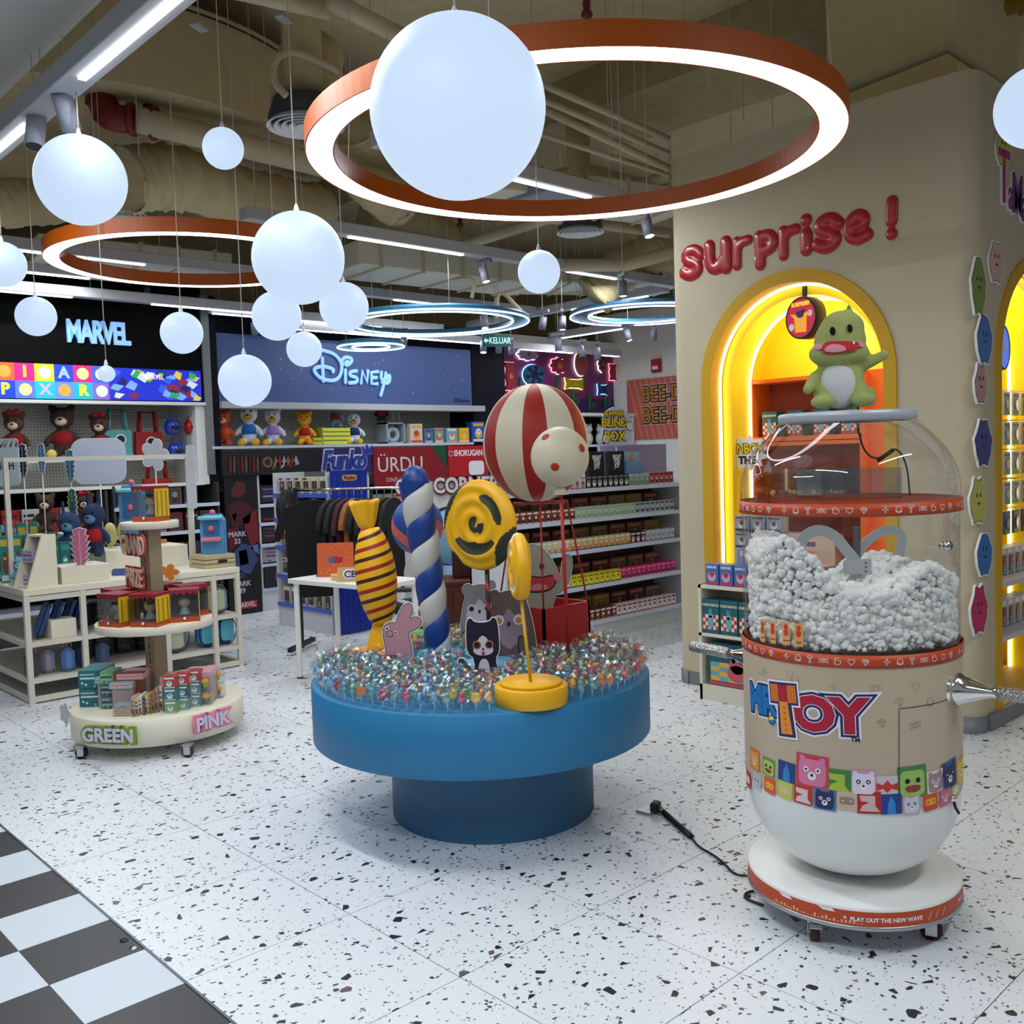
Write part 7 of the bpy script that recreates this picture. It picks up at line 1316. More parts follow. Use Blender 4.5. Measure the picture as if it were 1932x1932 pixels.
for k in range(9): garment(k+1, -.20+.066*k, .40, .62+.05*(k % 3), [(18, 16, 20), (24, 20, 24), (60, 22, 32), (150, 90, 44), (20, 20, 26), (26, 24, 30), (16, 16, 18), (30, 28, 34), (18, 18, 22)][k], ['black jacket just behind the black T-shirt', 'charcoal shirt second in the row', 'dark maroon shirt third in the rail row', 'tan brown jacket standing out on the rail', 'black shirt right of the brown jacket', 'dark grey shirt near the middle of the rail', 'black hoodie behind the wrapped candy', 'dark shirt second from the right end of the rail', 'black shirt at the right end of the rail'][k], .04, PI/2-.1)
t = thing('knitted_bag', 'black ribbed soft bag hanging from the left end of the clothes rail', 'bag', (4.55-.60*math.cos(-.95), 6.75-.60*math.sin(-.95), 1.22)); q = MB(); q.sph((0, 0, -.02), (.10, .07, .17), mat((22, 20, 22), .9, name='ribbed_black'), 16, 10)
for k in range(9): q.tube([(-.09+.02*k, -.04, .10), (-.10+.022*k, -.075, -.02), (-.08+.018*k, -.04, -.16)], .005, mat((50, 48, 50), .8, name='rib'), 5)
q.build('body', t); q = MB(); q.box((.02, 0, -.30), (.07, .05, .26), mat((96, 20, 26), .8, name='red_scarf')); q.build('red_strap', t)
# ================================================================ DESK, LAPTOP, SIGN, CHAIR
DK = (3.92, 5.86, 0); DR = -1.43
t = thing('desk', 'small white desk with round legs before the clothes rail', 'desk', DK, DR); q = MB(); q.box((0, 0, .725), (.92, .47, .034), WHITE, bev=.003); q.build('desktop', t)
for x in (-.42, .42):
    for y in (-.19, .19): q = MB(); q.cyl((x, y, 0), .021, .71, WHITE, 16); q.cyl((x, y, 0), .0225, .012, BLACK, 16); q.build('leg', t)
def dl(x, y): return (DK[0]+x*math.cos(DR)-y*math.sin(DR), DK[1]+x*math.sin(DR)+y*math.cos(DR))
p = dl(-.22, .02); t = thing('laptop', 'open laptop with orange lid and small colourful logo on the desk', 'laptop', (p[0], p[1], .742), -.75); q = MB(); q.box((0, .12, .008), (.30, .2, .014), DGREY, bev=.003); q.build('keyboard_base', t); q = MB(); q.mx = Matrix.Rotation(-.12, 4, 'X'); q.prism(rrect(0, .125, .27, .25, .012), -.006, 0, mat((216, 96, 46), .5, name='orange_lid')); q.prism([(-.05, .10), (-.01, .105), (-.01, .145), (-.05, .14)], -.008, -.006, BLV); q.prism([(-.01, .10), (.05, .10), (.055, .14), (-.01, .15)], -.008, -.006, CRI)
rs = random.Random(2)
for k in range(18): x, z = rs.uniform(-.12, .12), rs.uniform(.02, .235); q.prism(circ(x, z, .006, 5), -.0075, -.006, pm((230, 140, 90))) if not (-.06 < x < .06 and .09 < z < .16) else None
q.mx = None; q.build('lid', t)
p = dl(.12, -.10); t = thing('tent_sign', 'tan tent sign lettered CEO on the front of the desk', 'sign', (p[0], p[1], .742), -.72); TN = pm((196, 160, 96)); q = MB(); q.prism([(-.045, 0), (.045, 0), (.0, .10)], -.12, .12, TN, plane='yz'); q.build('tent', t)
for m_, o, y in ((LAV, .012, -.0265), (NVY, .002, -.030)): o_ = link(tmesh('CEO', .07, m_, ext=.001, off=o), 'letters', t, (0, y, .052)); o_.rotation_euler = (-.42, 0, 0)
for k in range(3): p = dl(-.06+.05*k, -.13); put(carton(.05, .03, .045, (226, 200, 130), [(240, 230, 200), (200, 150, 60)], k, 'rows'), 'small_card', ['left', 'middle', 'right'][k]+' small yellow card box in front of the laptop', 'box', (p[0], p[1], .742), -.72)
t = thing('office_chair', 'office chair with dark grey mesh back and white arms behind the desk', 'chair', (4.50, 5.95, 0), -2.3); q = MB(); q.lathe([(0, .42), (.23, .43), (.24, .46), (.22, .49), (0, .50)], mat((34, 34, 36), .8, name='seat_fabric'), 28, sx=1, sy=.95); q.build('seat', t)
q = MB(); q.prism(smoothpoly([(-.19, .60), (-.21, .85), (-.16, 1.06), (.16, 1.06), (.21, .85), (.19, .60)]), -.25, -.235, mat((74, 74, 76), .8, name='mesh_back')); q.build('backrest', t)
for s_ in (-1, 1): q = MB(); q.tube(curve([(s_*.2, -.24, .98), (s_*.21, -.25, .66), (s_*.25, -.12, .56), (s_*.27, .05, .50), (s_*.16, .12, .42)], 2), .014, WHITE, 8); q.build('arm_frame', t); q = MB(); q.box((s_*.26, .0, .62), (.06, .24, .03), BLACK, bev=.01); q.build('armrest', t)
q = MB(); q.cyl((0, 0, .06), .025, .36, STEEL, 14); q.build('column', t)
for k in range(5): a = k*2*PI/5; q = MB(); q.tube([(0, 0, .09), (.26*math.cos(a), .26*math.sin(a), .06)], .018, WHITE, 8); q.sph((.27*math.cos(a), .27*math.sin(a), .027), .027, BLACK, 10, 6); q.build('base_leg', t)
# ================================================================ CANDY CORNER ARCH AND WOODEN COUNTER
CP = dep(852, 1000, 9.15); CR = -.62; CX, CY = CP[0], CP[1]
t = thing('photo_arch', 'white photo-spot arch lettered CEO CORNER behind the swirl lollipop', 'arch', (CX, CY, 0), CR); q = MB(); q.prism([(-.46, 0), (-.46, 1.22)]+[(-.46+.92*k/12, 1.2+.20*math.sin(PI*k/12)) for k in range(1, 12)]+[(.46, 1.2), (.46, 0), (.34, 0), (.34, 1.0)]+[(.34-.68*k/12, 1.0+.14*math.sin(PI*k/12)) for k in range(1, 12)]+[(-.34, 1.0), (-.34, 0)], -.05, .05, WHITE); q.build('arch_frame', t); q = MB(); q.prism([(-.34, 0), (.34, 0), (.34, 1.15), (-.34, 1.15)], .04, .05, mat((170, 196, 226), .5, name='pale_blue_back')); q.build('back_board', t)
for m_, o, y in ((pm((120, 30, 30)), .020, -.07), (LAV, .006, -.085)): link(tmesh('CEO CORNER', .197, m_, ext=.008, off=o, wid=.78), 'letters', t, (-.03, y, 1.33))
t = thing('balloon_backdrop', 'pale blue striped round balloon prop inside the photo arch', 'sculpture', (CX, CY, 0), CR); q = MB(); q.sph((0, -.02, .85), (.23, .10, .27), mat((140, 190, 220), .4, name='pale_blue_gloss'), 24, 14); q.tube([(.23*math.sin(k*.25-1.2)*.9, -.02-.10*math.cos(k*.25-1.2)*1.03, .95+.03*k/10) for k in range(10)], .012, mat((220, 226, 170), .5, name='yellow_band'), 6); q.lathe([(0, 0), (.10, 0), (.12, .58), (0, .58)], mat((150, 180, 214), .5, name='blue_column'), 20); q.build('body', t)
WD = mat((104, 48, 26), .5, name='reddish_wood', noise=.25); wp = dep(882, 1150, 8.55)
t = thing('wooden_counter', 'reddish wooden counter with fluted front behind the platform', 'counter', (wp[0], wp[1], 0), CR); q = MB(); q.box((0, 0, .26), (.86, .4, .50), WD); q.build('carcass', t); q = MB(); q.box((0, 0, .52), (.92, .45, .035), WD, bev=.006); q.build('countertop', t)
for k in range(8): q = MB(); q.box((-.40+.035*k, -.205, .26), (.018, .012, .44), WD); q.build('flute', t)
for x in (-.02, .27): q = MB(); q.box((x, -.205, .26), (.24, .012, .36), WD, bev=.004); q.build('panel', t)
def rack2(label, dx, h, w=.17):
    t = thing('counter_rack', label, 'rack', (wp[0]+dx*math.cos(CR), wp[1]+dx*math.sin(CR), .538), CR); m = mat((196, 176, 140), .5, name='pale_wood')
    for x in (-w/2, w/2): q = MB(); q.box((x, 0, h/2), (.016, .12, h), m); q.build('side', t)
    for z in (.01, h*.5, h-.01): q = MB(); q.box((0, 0, z), (w, .12, .018), m); q.build('shelf', t)
    q = MB(); q.box((0, .055, h/2), (w, .008, h), BLACK); q.build('back', t); return t
rack2('pale two-tier rack of small packs at the left of the wooden counter', -.33, .34); rack2('pale two-tier rack of small packs at the right of the wooden counter', .30, .36)
for dx, l in ((-.33, 'left'), (.30, 'right')):
    for r_ in range(2):
        for k in range(2): X = dx-.037+.074*k; put(carton(.062, .05, .11, [(170, 80, 110), (206, 130, 60), (60, 40, 60), (190, 170, 160)][(r_*2+k) % 4], [(240, 220, 220), (120, 40, 60), (90, 60, 50)], k, 'mix'), 'sweet_pack', ['magenta', 'orange', 'plum', 'beige'][(r_*2+k) % 4]+' pack on the '+['lower', 'upper'][r_]+' tier of the '+l+' counter rack', 'package', (wp[0]+X*math.cos(CR)-.02, wp[1]+X*math.sin(CR)-.02, .56+r_*.17), CR)
t = thing('suitcase', 'dark brown leather suitcase standing on the wooden counter', 'suitcase', (wp[0], wp[1], .538), CR); q = MB(); q.box((0, 0, .12), (.24, .12, .24), mat((66, 26, 18), .5, name='brown_leather'), bev=.012); q.build('body', t); q = MB(); q.tube([(-.04, 0, .24), (-.035, 0, .27), (.035, 0, .27), (.04, 0, .24)], .006, BLACK, 6); q.build('handle', t); q = MB(); q.box((.03, -.062, .12), (.012, .004, .2), WD); q.build('strap', t)
# ================================================================ BLIND BOX SHELVING (right)
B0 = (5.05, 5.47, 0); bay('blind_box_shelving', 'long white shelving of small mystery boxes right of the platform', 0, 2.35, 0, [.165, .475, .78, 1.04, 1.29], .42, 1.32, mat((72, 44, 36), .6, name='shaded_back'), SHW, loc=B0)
q = MB(); q.box((6.95, 5.74, 1.49), (.95, .03, .34), mat((170, 160, 190), .5, name='lilac_panel')); tag(q.build('top_panel'), 'plain lilac panel standing on top of the mystery box shelving', 'panel')
BB = [[('peach pink', (226, 176, 170), [(170, 60, 70), (240, 220, 210), (90, 60, 60)], 8), ('brown and red', (96, 40, 30), [(220, 180, 150), (150, 60, 50), (240, 230, 220)], 10), ('white and pink', (222, 206, 206), [(200, 50, 70), (240, 240, 240), (120, 40, 50)], 12)],
      [('silver', (176, 182, 186), [(80, 80, 84), (220, 220, 220)], 10), ('bright yellow', (226, 206, 20), [(60, 70, 30), (240, 230, 80), (120, 120, 20)], 9), ('magenta', (206, 30, 110), [(240, 220, 230), (90, 20, 60), (240, 120, 170)], 11)],
      [('mint cream', (206, 206, 176), [(90, 140, 110), (230, 130, 80), (240, 240, 220)], 10), ('black-topped tan', (196, 176, 130), [(30, 28, 28), (220, 120, 50), (240, 220, 190)], 11), ('black and pink', (24, 18, 24), [(220, 110, 150), (240, 220, 230)], 3), ('grey', (180, 184, 190), [(140, 144, 150), (210, 214, 220)], 6)],
      [('brown and white', (120, 60, 44), [(230, 200, 180), (60, 26, 20), (240, 220, 200)], 11), ('pale green', (176, 200, 180), [(220, 220, 160), (140, 170, 150)], 11), ('ice blue', (170, 178, 190), [(220, 220, 226), (60, 60, 80)], 8)],
      [('light pink', (230, 200, 204), [(190, 40, 60), (110, 150, 160)], 13), ('black', (18, 18, 20), [(70, 70, 74), (230, 230, 230), (120, 120, 124)], 8), ('sky blue and gold', (120, 170, 200), [(226, 150, 50), (120, 160, 60), (220, 200, 120)], 4), ('coral', (200, 90, 90), [(240, 210, 210), (80, 40, 50)], 5)]]
for r_, rw in enumerate(BB):
    x = .08; z = [.165, .475, .78, 1.04, 1.29][r_]
    for nm, c, a, n in rw:
        hh = .105 if r_ < 4 else .115
        for k in range(n):
            if x > 2.30: break
            put(carton(.066, .075, hh, c, a, len(nm), 'mix'), 'mystery_box', nm+' mystery box in the front row of '+['the lowest', 'the second', 'the middle', 'the fourth', 'the top'][r_]+' shelf', 'toy box', (B0[0]+x, B0[1]+.05, z), 0, nm+' mystery boxes on shelf %d of the right shelving' % (r_+1)); x += .0705
    if r_ < 4:
        for k in range(9): j = (k//2+r_) % 4; put(carton(.22, .1, .17, [(110, 96, 70), (130, 66, 50), (150, 130, 40), (100, 40, 44)][j], [(190, 160, 120), (60, 30, 30), (200, 120, 90)], j, 'mix'), 'display_card', ['olive', 'rust', 'mustard', 'wine-red'][j]+' display box at the back of '+['the lowest', 'the second', 'the middle', 'the fourth'][r_]+' shelf', 'box', (B0[0]+.16+.245*k, B0[1]+.30, z), 0, ['olive', 'rust', 'mustard', 'wine-red'][j]+' display boxes at the back of shelf %d' % (r_+1))
for k, (px, c) in enumerate([(1124, BLACK), (1162, BLACK)]):
    p = fy(px, 893, 5.55); t = thing('display_box', ['left', 'right'][k]+' tall black box with scribbled white lettering on the top shelf', 'box', (p[0], 5.56, 1.405)); q = MB(); q.box((0, 0, .10), (.20, .05, .20), BLACK, bev=.002); q.build('carton', t); text('FIGHT\nFOR\nJOY', .05, LAV, (0, -.027, .11), 0, t, off=.002, ext=.001, space=.75, wid=.8)
t = thing('display_box', 'sky print sloped display box on the top shelf', 'box', (fy(1195, 880, 5.55)[0], 5.56, 1.405)); q = MB(); q.box((0, 0, .05), (.22, .08, .10), pm((110, 150, 190)), bev=.002); q.box((0, .02, .14), (.22, .012, .10), pm((150, 190, 220))); q.prism(circ(0, .14, .03, 12), .005, .013, pm((230, 150, 60))); q.build('carton', t)
t = thing('cutout_sign', 'white cloud-shaped sign reading SURPRISE! BLIND BOX in yellow letters', 'sign', fy(1164, 832, 5.6)*[1, 1, 0]+[0, 0, 1.655], -.15); q = MB(); CL = [(0, .0), (.14, .0), (.20, .05), (.19, .12), (.235, .19), (.20, .26), (.17, .36), (.08, .42), (-.02, .43), (-.12, .39), (-.19, .32), (-.17, .22), (-.20, .16), (-.19, .06), (-.12, .0)]; q.prism(smoothpoly([(a*.86, b*.8) for a, b in CL]), 0, .012, pm((200, 204, 226))); q.tube([(0, .01, .02), (0, .01, -.33)], .006, FRM, 6); q.build('board', t)
for s_, z, sz, sh in (('SURPRISE!', .28, .052, .0), ('BLIND', .20, .105, 0), ('BOX', .08, .115, 0)):
    for m_, o, y in ((BLACK, .010, -.004), (pm((232, 200, 30)), .003, -.010)): link(tmesh(s_, sz, m_, ext=.002, off=o*(.6 if sz < .1 else 1)), 'letters', t, (-.03 if sz < .13 else .01, y, z))
for x, z in ((-.13, .06), (.15, .17)): q = MB(); q.prism(circ(x, z, .042, 16), -.006, -.002, BLACK); q.prism(circ(x, z, .036, 16), -.009, -.004, LAV); q.build('bubble', t); text('?', .06, pm((226, 170, 40)), (x, -.011, z), 0, t, ext=.001, off=.001)
t = thing('poster', 'violet print poster standing behind the black boxes', 'poster', (fy(1170, 858, 5.7)[0], 5.7, 1.33)); q = MB(); q.box((0, 0, .13), (.26, .012, .26), pm((110, 100, 150))); q.build('board', t); q = MB(); q.prism(circ(.03, .2, .035, 12), -.009, -.006, pm((190, 170, 210))); q.prism(circ(-.06, .18, .025, 12), -.009, -.006, pm((70, 60, 110))); q.build('print', t)
# ================================================================ FAR RIGHT WALLS
t = thing('wall_mural', 'purple-pink wall mural with lit sweet-shaped boards and green stalks', 'mural', (10.27, 9.96, 2.21)); q = MB(); q.box((0, 0, .46), (2.66, .04, .92), pm((112, 38, 92))); q.box((0, -.002, .1), (2.66, .04, .24), pm((54, 26, 84))); q.build('board', t)
sbox('trim_9', 8.95, 11.6, 9.9, 10.1, 3.12, 3.3, WHITE); sbox('trim_10', 8.95, 11.6, 9.5, 9.92, 2.15, 2.19, WHITE); GS = pm((20, 90, 60))
for k, (x, z) in enumerate([(-.72, .5), (-.10, .35), (.28, .3), (.38, .45), (.05, .55), (.74, .3), (1.1, .4)]): q = MB(); q.tube([(x, -.03, 0), (x+.02, -.03, z)], .022, GS, 8); q.sph((x+.1, -.02, z*.4), (.07, .01, .06), GS, 10, 6); q.build('stalk', t)
def candyboard(name, px, py, w, h, c, c2, glow, shape, label):
    p = fy(px, py, 9.88); t = thing('sweet_board', label, 'light sign', p); q = MB()
    P = {'round': circ(0, 0, w/2, 28, rz=h/2), 'toffee': [(-w*.5, -h*.5), (-w*.28, -h*.3), (-w*.28, h*.3), (-w*.5, h*.5)][::1], 'cloud': [(w/2*(.9+.1*math.cos(8*a))*math.cos(a), h/2*(.9+.1*math.cos(8*a))*math.sin(a)) for a in [2*PI*k/48 for k in range(48)]], 'wrap': [(-w/2, -h/2), (-w*.3, -h*.36), (w*.3, -h*.36), (w/2, -h/2), (w*.44, 0), (w/2, h/2), (w*.3, h*.36), (-w*.3, h*.36), (-w/2, h/2), (-w*.44, 0)],
         'vwrap': [(-w/2, -h/2), (w/2, -h/2), (w*.3, -h*.28), (w*.42, 0), (w*.3, h*.28), (w/2, h/2), (-w/2, h/2), (-w*.3, h*.28), (-w*.42, 0), (-w*.3, -h*.28)]}[shape if shape != 'toffee' else 'wrap']
    q.prism(offset_poly(P, .013), .03, .04, mat(glow, .5, emit=1.8, name='halo_light')); q.build('halo', t); q = MB(); q.prism(P, -.01, .03, pm(c)); q.build('board', t)
    q = MB()
    if shape == 'round':
        for k in range(6): a = k*PI/3; q.prism([(0, 0), (w*.46*math.cos(a), h*.46*math.sin(a)), (w*.46*math.cos(a+.5), h*.46*math.sin(a+.5))], -.014, -.01, pm(c2))
    q.prism(circ(0, 0, min(w, h)*.2, 16), -.018, -.012, pm(c2)); q.prism(circ(-.02, .01, .008, 8), -.02, -.017, BLACK); q.prism(circ(.02, .01, .008, 8), -.02, -.017, BLACK); q.build('face_print', t)
for a in [('a', 997, 669, .42, .16, (150, 130, 150), (110, 90, 110), (240, 220, 255), 'cloud', 'grey lit cloud-shaped sweet board at upper left of the mural'), ('b', 963, 710, .20, .38, (150, 20, 40), (206, 120, 40), (255, 150, 190), 'vwrap', 'red lit wrapped-sweet board at the left of the mural'), ('c', 1008, 708, .40, .30, (30, 80, 130), (20, 24, 40), (150, 220, 255), 'round', 'blue round lit sweet board above the striped balloon'), ('d', 1055, 690, .34, .24, (150, 20, 50), (190, 110, 40), (255, 180, 220), 'cloud', 'crimson lit scalloped sweet board at mural centre'),
          ('e', 1098, 686, .26, .36, (130, 90, 90), (190, 50, 40), (255, 255, 255), 'round', 'spoked round lit sweet board right of centre'), ('f', 1085, 724, .38, .16, (170, 150, 20), (200, 180, 60), (250, 255, 150), 'wrap', 'yellow lit wrapped-sweet board'), ('g', 1137, 686, .16, .26, (90, 40, 40), (170, 110, 80), (255, 255, 255), 'cloud', 'brown lit bear-like sweet board near the right'), ('h', 1139, 735, .22, .17, (20, 70, 130), (20, 24, 60), (150, 210, 255), 'wrap', 'small blue lit wrapped-sweet board at lower right'), ('i', 1157, 702, .14, .24, (150, 20, 40), (190, 90, 40), (255, 150, 170), 'vwrap', 'red lit sweet board at the right end of the mural')]: candyboard(*a)
bay('shelving_bay', 'back-wall shelving under the sweet mural with white figurines', 8.97, 11.55, 9.5, [.3, .8, 1.3, 1.72], .4, 2.15, BK, SHW)
for k in range(8):
    t = thing('figurine', 'white smooth figurine on the upper shelf under the mural', 'figurine', (9.2+.25*k, 9.68, 1.72), -.4, 'white figurines under the sweet mural'); q = MB(); m = mat((200, 206, 206), .4, name='white_resin'); q.sph((0, 0, .10), (.07, .06, .10), m, 12, 8); q.sph((0, -.01, .24), (.06, .055, .06), m, 12, 8); q.build('body', t); q = MB(); q.sph((-.03, -.02, .30), .02, m, 8, 5); q.sph((.03, -.02, .30), .02, m, 8, 5); q.build('ears', t)
t = thing('wall_poster', 'coral striped poster reading BEE-DO BEE-DO on the white wall', 'poster', (11.58, 8.95, 1.79), LR); q = MB(); q.box((.0, 0, .455), (1.40, .02, .91), pm((196, 96, 84))); q.build('board', t)
for k in range(10): q = MB(); x = -.43+.115*k; q.prism([(x, 0), (x+.045, 0), (x-.26+.045, .91), (x-.26, .91)], -.0125, -.011, pm((206, 122, 108))); q.build('stripe', t)
for z in (.66, .34):
    for m_, o, y in ((LAV, .030, -.015), (BLACK, .022, -.02), (pm((190, 120, 40)), .004, -.026)): link(tmesh('BEE-DO', .33, m_, ext=.001, off=o, wid=.86), 'letters', t, (.10, y, z))
t = thing('alarm_box', 'small red fire alarm box on the white wall above the coral poster', 'alarm box', fx(1238, 690, 11.56), LR); q = MB(); q.box((0, 0, 0), (.17, .06, .20), mat((170, 24, 36), .4, name='alarm_red'), bev=.01); q.build('case', t); q = MB(); q.box((0, -.032, -.03), (.10, .004, .05), LAV); q.build('label_plate', t)
p = dep(936, 643, 9.8); t = thing('exit_sign', 'green exit sign reading KELUAR with a left arrow', 'sign', p, -.45); q = MB(); q.box((0, 0, 0), (.29, .03, .12), mat((14, 90, 84), .4, emit=.25, name='exit_green'), bev=.004); q.build('case', t); EW = mat((200, 236, 240), .4, emit=.7, name='exit_white'); text('KELUAR', .088, EW, (.035, -.018, -.002), 0, t, ext=.001, off=.001, wid=.72); q = MB(); q.prism([(-.135, 0), (-.11, .028), (-.11, .01), (-.085, .01), (-.085, -.01), (-.11, -.01), (-.11, -.028)], -.02, -.0155, EW); q.build('arrow', t); q = MB(); q.tube([(0, 0, .06), (0, 0, 4.8-p[2])], .004, CORD, 5); q.build('rod', t)
# ================================================================ KIOSK GOODS
CHK = [(24, 96, 108), (176, 60, 50), (232, 222, 206), (110, 170, 186)]
# low open cabinet before the niche
CB = thing('open_cabinet', 'cream open-front cabinet standing before the niche behind the machine', 'cabinet', (5.035, 3.655, 0), LR); cw, cd, chh = 1.05, .27, .735
for x in (.01, cw-.01): q = MB(); q.box((x, cd/2, chh/2), (.02, cd, chh), CREAM); q.build('side', CB)
for z, nm in ((.725, 'top'), (.42, 'shelf'), (.09, 'shelf')): q = MB(); q.box((cw/2, cd/2, z), (cw, cd, .02), CREAM); q.build(nm, CB)
q = MB(); q.box((cw/2, .01, .04), (cw, .02, .08), CREAM); q.build('plinth', CB); q = MB(); q.box((cw/2, cd-.005, chh/2), (cw, .01, chh), CREAM); q.build('back', CB)
def cab(x, y, z, me, name, label, cat, group=None): c, s = math.cos(LR), math.sin(LR); return put(me, name, label, cat, (5.035+x*c-y*s, 3.655+x*s+y*c, z), LR, group)
for k in range(7): cab(.085+.135*k, .07, .43, carton(.128, .12, .215, CHK[0], [CHK[0], CHK[1], CHK[2], CHK[3]], 1, 'check', 'CHECKMATE', (240, 226, 180)), 'checkered_box', 'teal box lettered CHECKMATE on the middle cabinet shelf', 'toy box', 'teal checkered boxes on the cabinet shelf')
cab(.27, .07, .10, carton(.44, .1, .27, (20, 84, 96), [(196, 70, 90), (110, 170, 186), (226, 180, 70), (200, 90, 100)], 3, 'check', "LET'S CHECKMATE", (240, 226, 180)), 'checkered_box', 'wide teal and pink box lettered CHECKMATE at the cabinet foot', 'box')
for k in range(4): cab(.09+.105*k, .07, .735, carton(.095, .09, .135, (80, 110, 176), [(206, 60, 90), (206, 180, 200), (206, 60, 90), (150, 170, 214)], 2, 'mix', 'COZY LIFE', (230, 236, 250)), 'small_box', 'blue box with pink bear print on top of the cabinet', 'toy box', 'blue pink-bear boxes on the cabinet')
cab(.33, .17, .735, carton(.26, .06, .23, (150, 156, 190), [(60, 50, 120), (206, 70, 90), (230, 200, 210)], 5, 'mix'), 'display_box', 'lilac display box behind the blue boxes on the cabinet', 'box')
for k in range(6): cab(.22+.115*(k % 3), .21, .965+.105*(k//3)-.0, carton(.105, .08, .10, (150, 160, 176), [(60, 60, 70), (220, 226, 230), (130, 90, 60)], 6, 'mix'), 'small_box', 'grey-blue box in the small stack above the cabinet', 'toy box', 'grey-blue stacked boxes above the cabinet')
cab(.335, .21, .735, carton(.34, .08, .228, (206, 200, 190), [(180, 180, 190)], 9, 'rows'), 'riser_box', 'plain pale riser under the grey-blue boxes', 'box')
for k in range(4): cab(.55+.12*k, .12, .735, carton(.11, .12, .16, [(60, 70, 110), (226, 206, 206), (206, 150, 170), (90, 100, 140)][k], [(230, 230, 240), (160, 60, 90), (240, 220, 190)], k, 'mix'), 'gift_box', ['navy', 'cream', 'rose', 'slate'][k]+' box on the cabinet seen through the machine tank', 'toy box')
# boxes in the orange unit
def nich(x, y, z, me, name, label, cat, group=None): return put(me, name, label, cat, (5.32+y, YC-x, z), LR, group)
for k in range(4): nich(-.42+.19*k, .47, 1.66, carton(.11, .1, .17, CHK[0], [CHK[1], CHK[1], CHK[2], CHK[3]], 1, 'check', 'CHECKMATE', (240, 226, 180)), 'checkered_box', 'teal box lettered CHECKMATE on the orange shelf in the niche', 'toy box', 'teal checkered boxes on the orange shelf')
for k in range(2):
    t = thing('acrylic_case', ['left', 'right'][k]+' clear display case of small figures on the lower orange shelf', 'display case', (5.32+.47, YC+.30-.30*k, 1.22), LR); q = MB(); q.box((0, 0, .115), (.26, .18, .22), PVC); q.build('clear_cover', t); q = MB(); q.box((0, 0, .006), (.25, .17, .012), BLACK); q.build('plinth', t)
    for j in range(7): c = [(206, 140, 130), (120, 90, 80), (200, 200, 200), (80, 60, 60), (190, 150, 90), (150, 80, 100), (110, 120, 140)][j]; x, y = -.1+.033*j, -.05+.05*(j % 3); put(FIGM[j] if 'FIGM' in globals() else FIGM_(j, c), 'mini_figure', ['salmon', 'brown', 'white', 'dark', 'tan', 'wine', 'grey'][j]+' mini figure in the '+['left', 'right'][k]+' clear display case', 'figure', (5.79+y, YC+.30-.30*k-x, 1.232), LR) if False else None
def FIG(c): q = MB(); q.sph((0, 0, .022), (.014, .012, .022), mat(c, .5, name='figure_body'), 8, 6); q.sph((0, 0, .055), (.02, .018, .018), mat(tuple(min(255, v+40) for v in c), .5, name='figure_head'), 8, 6); return q.mesh('figure')
FC = [(206, 140, 130), (120, 90, 80), (200, 200, 200), (80, 60, 60), (190, 150, 90), (150, 80, 100), (110, 120, 140)]; FM = [FIG(c) for c in FC]
for k in range(2):
    for j in range(7): put(FM[j], 'mini_figure', ['salmon', 'brown', 'white', 'dark', 'tan', 'wine-red', 'grey'][j]+' mini figure in the '+['left', 'right'][k]+' clear display case', 'figure', (5.79-.05+.05*(j % 3), YC+.30-.30*k+.1-.033*j, 1.232), LR)
t = thing('burst_sign', 'yellow starburst sign reading UNBOX THE at the left niche shelf', 'sign', (5.5, YC+.44, 1.56), LR); q = MB(); P = []
for k in range(22): a = 2*PI*k/22; r = (.16 if k % 2 else .115); P.append((r*math.cos(a)*1.05, r*math.sin(a)*.75))
q.prism(P, 0, .008, LAV); q.build('board', t)
for m_, o, y in ((BLACK, .006, -.003), (pm((232, 206, 30)), .002, -.006)): link(tmesh('UNBOX', .085, m_, ext=.001, off=o, wid=.85), 'letters', t, (.0, y, .025))
text('THE', .07, BLACK, (.0, -.003, -.05), 0, t, off=.003, ext=.001); q = MB(); q.tube([(0, .006, 0), (0, .3, 0)], .006, BLACK, 6); q.build('mount', t)
nich(-.2, .47, .72, carton(.5, .12, .30, (200, 190, 190), [(90, 90, 120), (206, 150, 160), (240, 230, 220)], 4, 'rows'), 'display_box', 'pale print box low in the orange unit behind the tank', 'box')
# hooks and packs in the side niche
SN = thing('side_niche_rack', 'wire and shelf rack of hanging packs inside the side niche', 'rack', (6.23, 2.05, 0)); q = MB()
for z in (.42, .74): q = MB(); q.box((0, .27, z), (1.04, .36, .03), SHW); q.build('shelf', SN)
for k in range(5):
    q = MB(); z = 1.16+.185*k
    for i in range(7): q.tube([(-.46+.15*i, .45, z), (-.46+.15*i, .22, z), (-.46+.15*i, .21, z+.015)], .003, STEEL, 5)
    o = q.build('hooks', SN); o['kind'] = 'stuff'; q = MB(); q.box((0, .452, z), (1.0, .012, .02), ORA); q.build('wire_bar', SN)
def blister(c, a, w=.10, h=.145):
    q = MB(); q.box((0, 0, 0), (w, .012, h), pm(c), bev=.002); q.prism(circ(0, -.005, w*.34, 14, rz=h*.3), -.02, -.006, PVC); q.prism(circ(0, -.005, w*.2, 10, rz=h*.2), -.016, -.008, pm(a)); q.prism([(-w*.42, h*.30), (w*.42, h*.30), (w*.42, h*.42), (-w*.42, h*.42)], -.0075, -.006, pm((70, 90, 150))); q.prism([(-w*.42, -h*.45), (w*.42, -h*.45), (w*.42, -h*.32), (-w*.42, -h*.32)], -.0075, -.006, pm((90, 150, 60))); return q.mesh('pack')
BM = [blister((170, 180, 190), (230, 230, 235)), blister((60, 80, 120), (180, 190, 200)), blister((190, 190, 196), (190, 60, 90))]
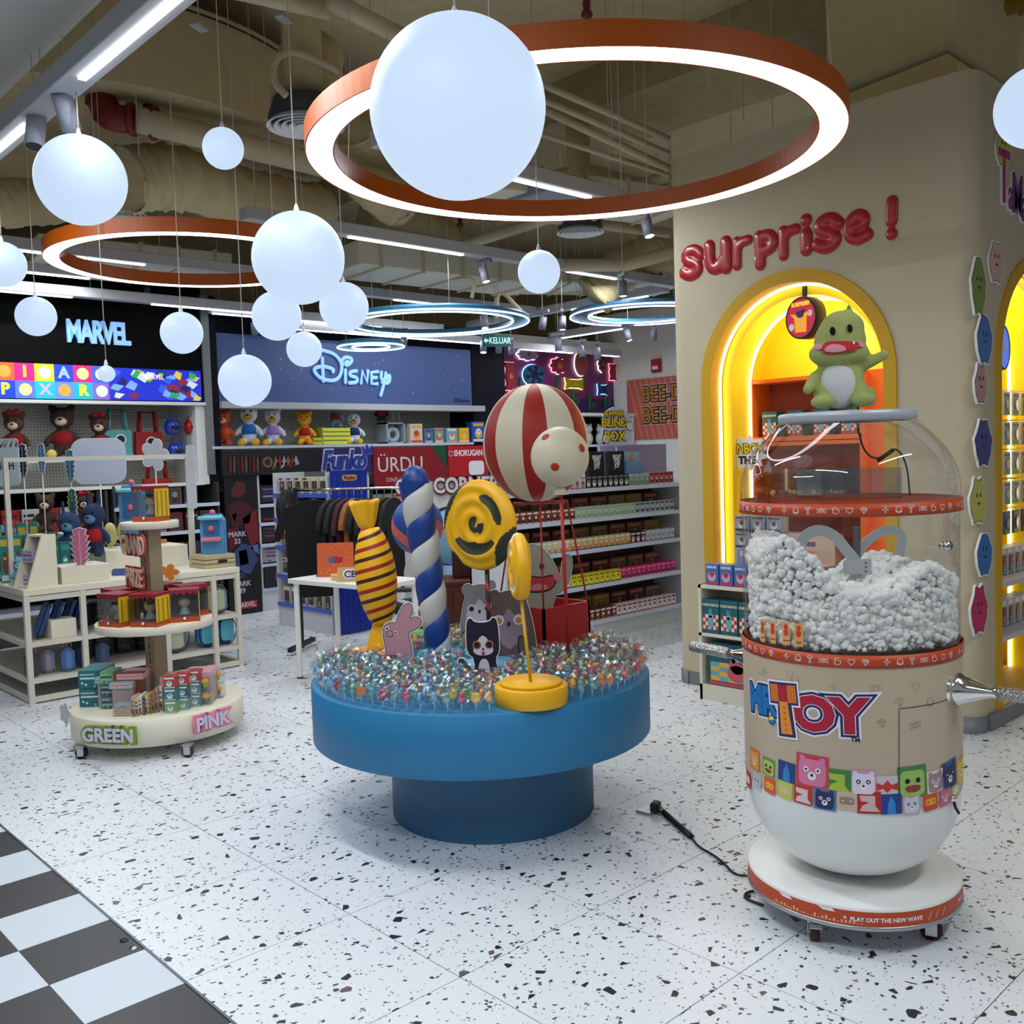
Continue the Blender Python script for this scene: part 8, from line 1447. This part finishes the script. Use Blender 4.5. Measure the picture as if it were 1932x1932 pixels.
for r_ in range(5):
    for i in range(7):
        j = 0 if r_ > 0 else 2 if i < 4 else 1
        put(BM[j], 'blister_pack', ['grey-blue', 'navy', 'rose-print'][j]+' blister pack on '+['the lowest', 'the second', 'the middle', 'the fourth', 'the top'][r_]+' hook row in the side niche', 'package', (6.23-.46+.15*i, 2.05+.225, 1.16+.185*r_-.085), .0, ['grey-blue', 'navy', 'rose-print'][j]+' packs on hook row %d of the side niche' % (r_+1))
for r_, z in enumerate((.435, .755)):
    for i in range(9): put(carton(.095, .1, .17, (190, 192, 198), [(176, 40, 70), (150, 156, 170), (220, 220, 226), (60, 90, 150)], i % 2, 'window'), 'boxed_toy', 'silver-grey window box on the '+['lower', 'upper'][r_]+' shelf of the side niche', 'toy box', (6.23-.44+.11*i, 2.05+.24, z), 0, 'silver-grey window boxes on side niche shelf %d' % (r_+1))
# ================================================================ CABLE, SOCKET, FLOOR BITS
t = thing('power_cable', 'black power cable with adapter running from floor socket to the machine', 'cable', (0, 0, 0)); P = [fz(*a, .008) for a in ((1238, 1524), (1262, 1545), (1305, 1580), (1318, 1598), (1345, 1612), (1368, 1630), (1385, 1650), (1412, 1653), (1450, 1648))]
q = MB(); q.tube(curve([tuple(p) for p in P], 3), .0045, BLACK, 8); q.build('cord', t); q = MB(); A_, B_ = fz(1252, 1532, .012), fz(1304, 1578, .012); q.tube([tuple(A_), tuple(B_)], .016, BLACK, 4); q.build('sleeve', t); q = MB(); c = fz(1237, 1522, .03); q.box(tuple(c), (.055, .04, .045), BLACK, .4, bev=.008); q.build('plug', t)
q = MB(); q.tube(curve([tuple(fz(*a, .008)) for a in ((1440, 1708), (1412, 1698), (1403, 1690), (1412, 1682), (1440, 1679))], 3), .005, BLACK, 8); q.build('loop', t)
c = fz(1228, 1526, .006); q = MB(); q.box((0, 0, 0), (.11, .075, .012), mat((176, 178, 180), .35, .5, name='plate_grey'), bev=.003); tag(q.build('floor_socket', None, (c[0]-.01, c[1], .006), .1), 'flat grey floor socket plate under the black plug', 'socket')
for k, (px, py) in enumerate(((234, 1773), (252, 1787))): c = fz(px, py, .003); q = MB(); q.lathe([(0, .004), (.012, .003), (.014, 0)], [BLACK, STEEL][k], 16); tag(q.build('floor_stud', None, (c[0], c[1], .001)), ['dark', 'shiny'][k]+' round stud on the black square near the floor strip', 'stud')
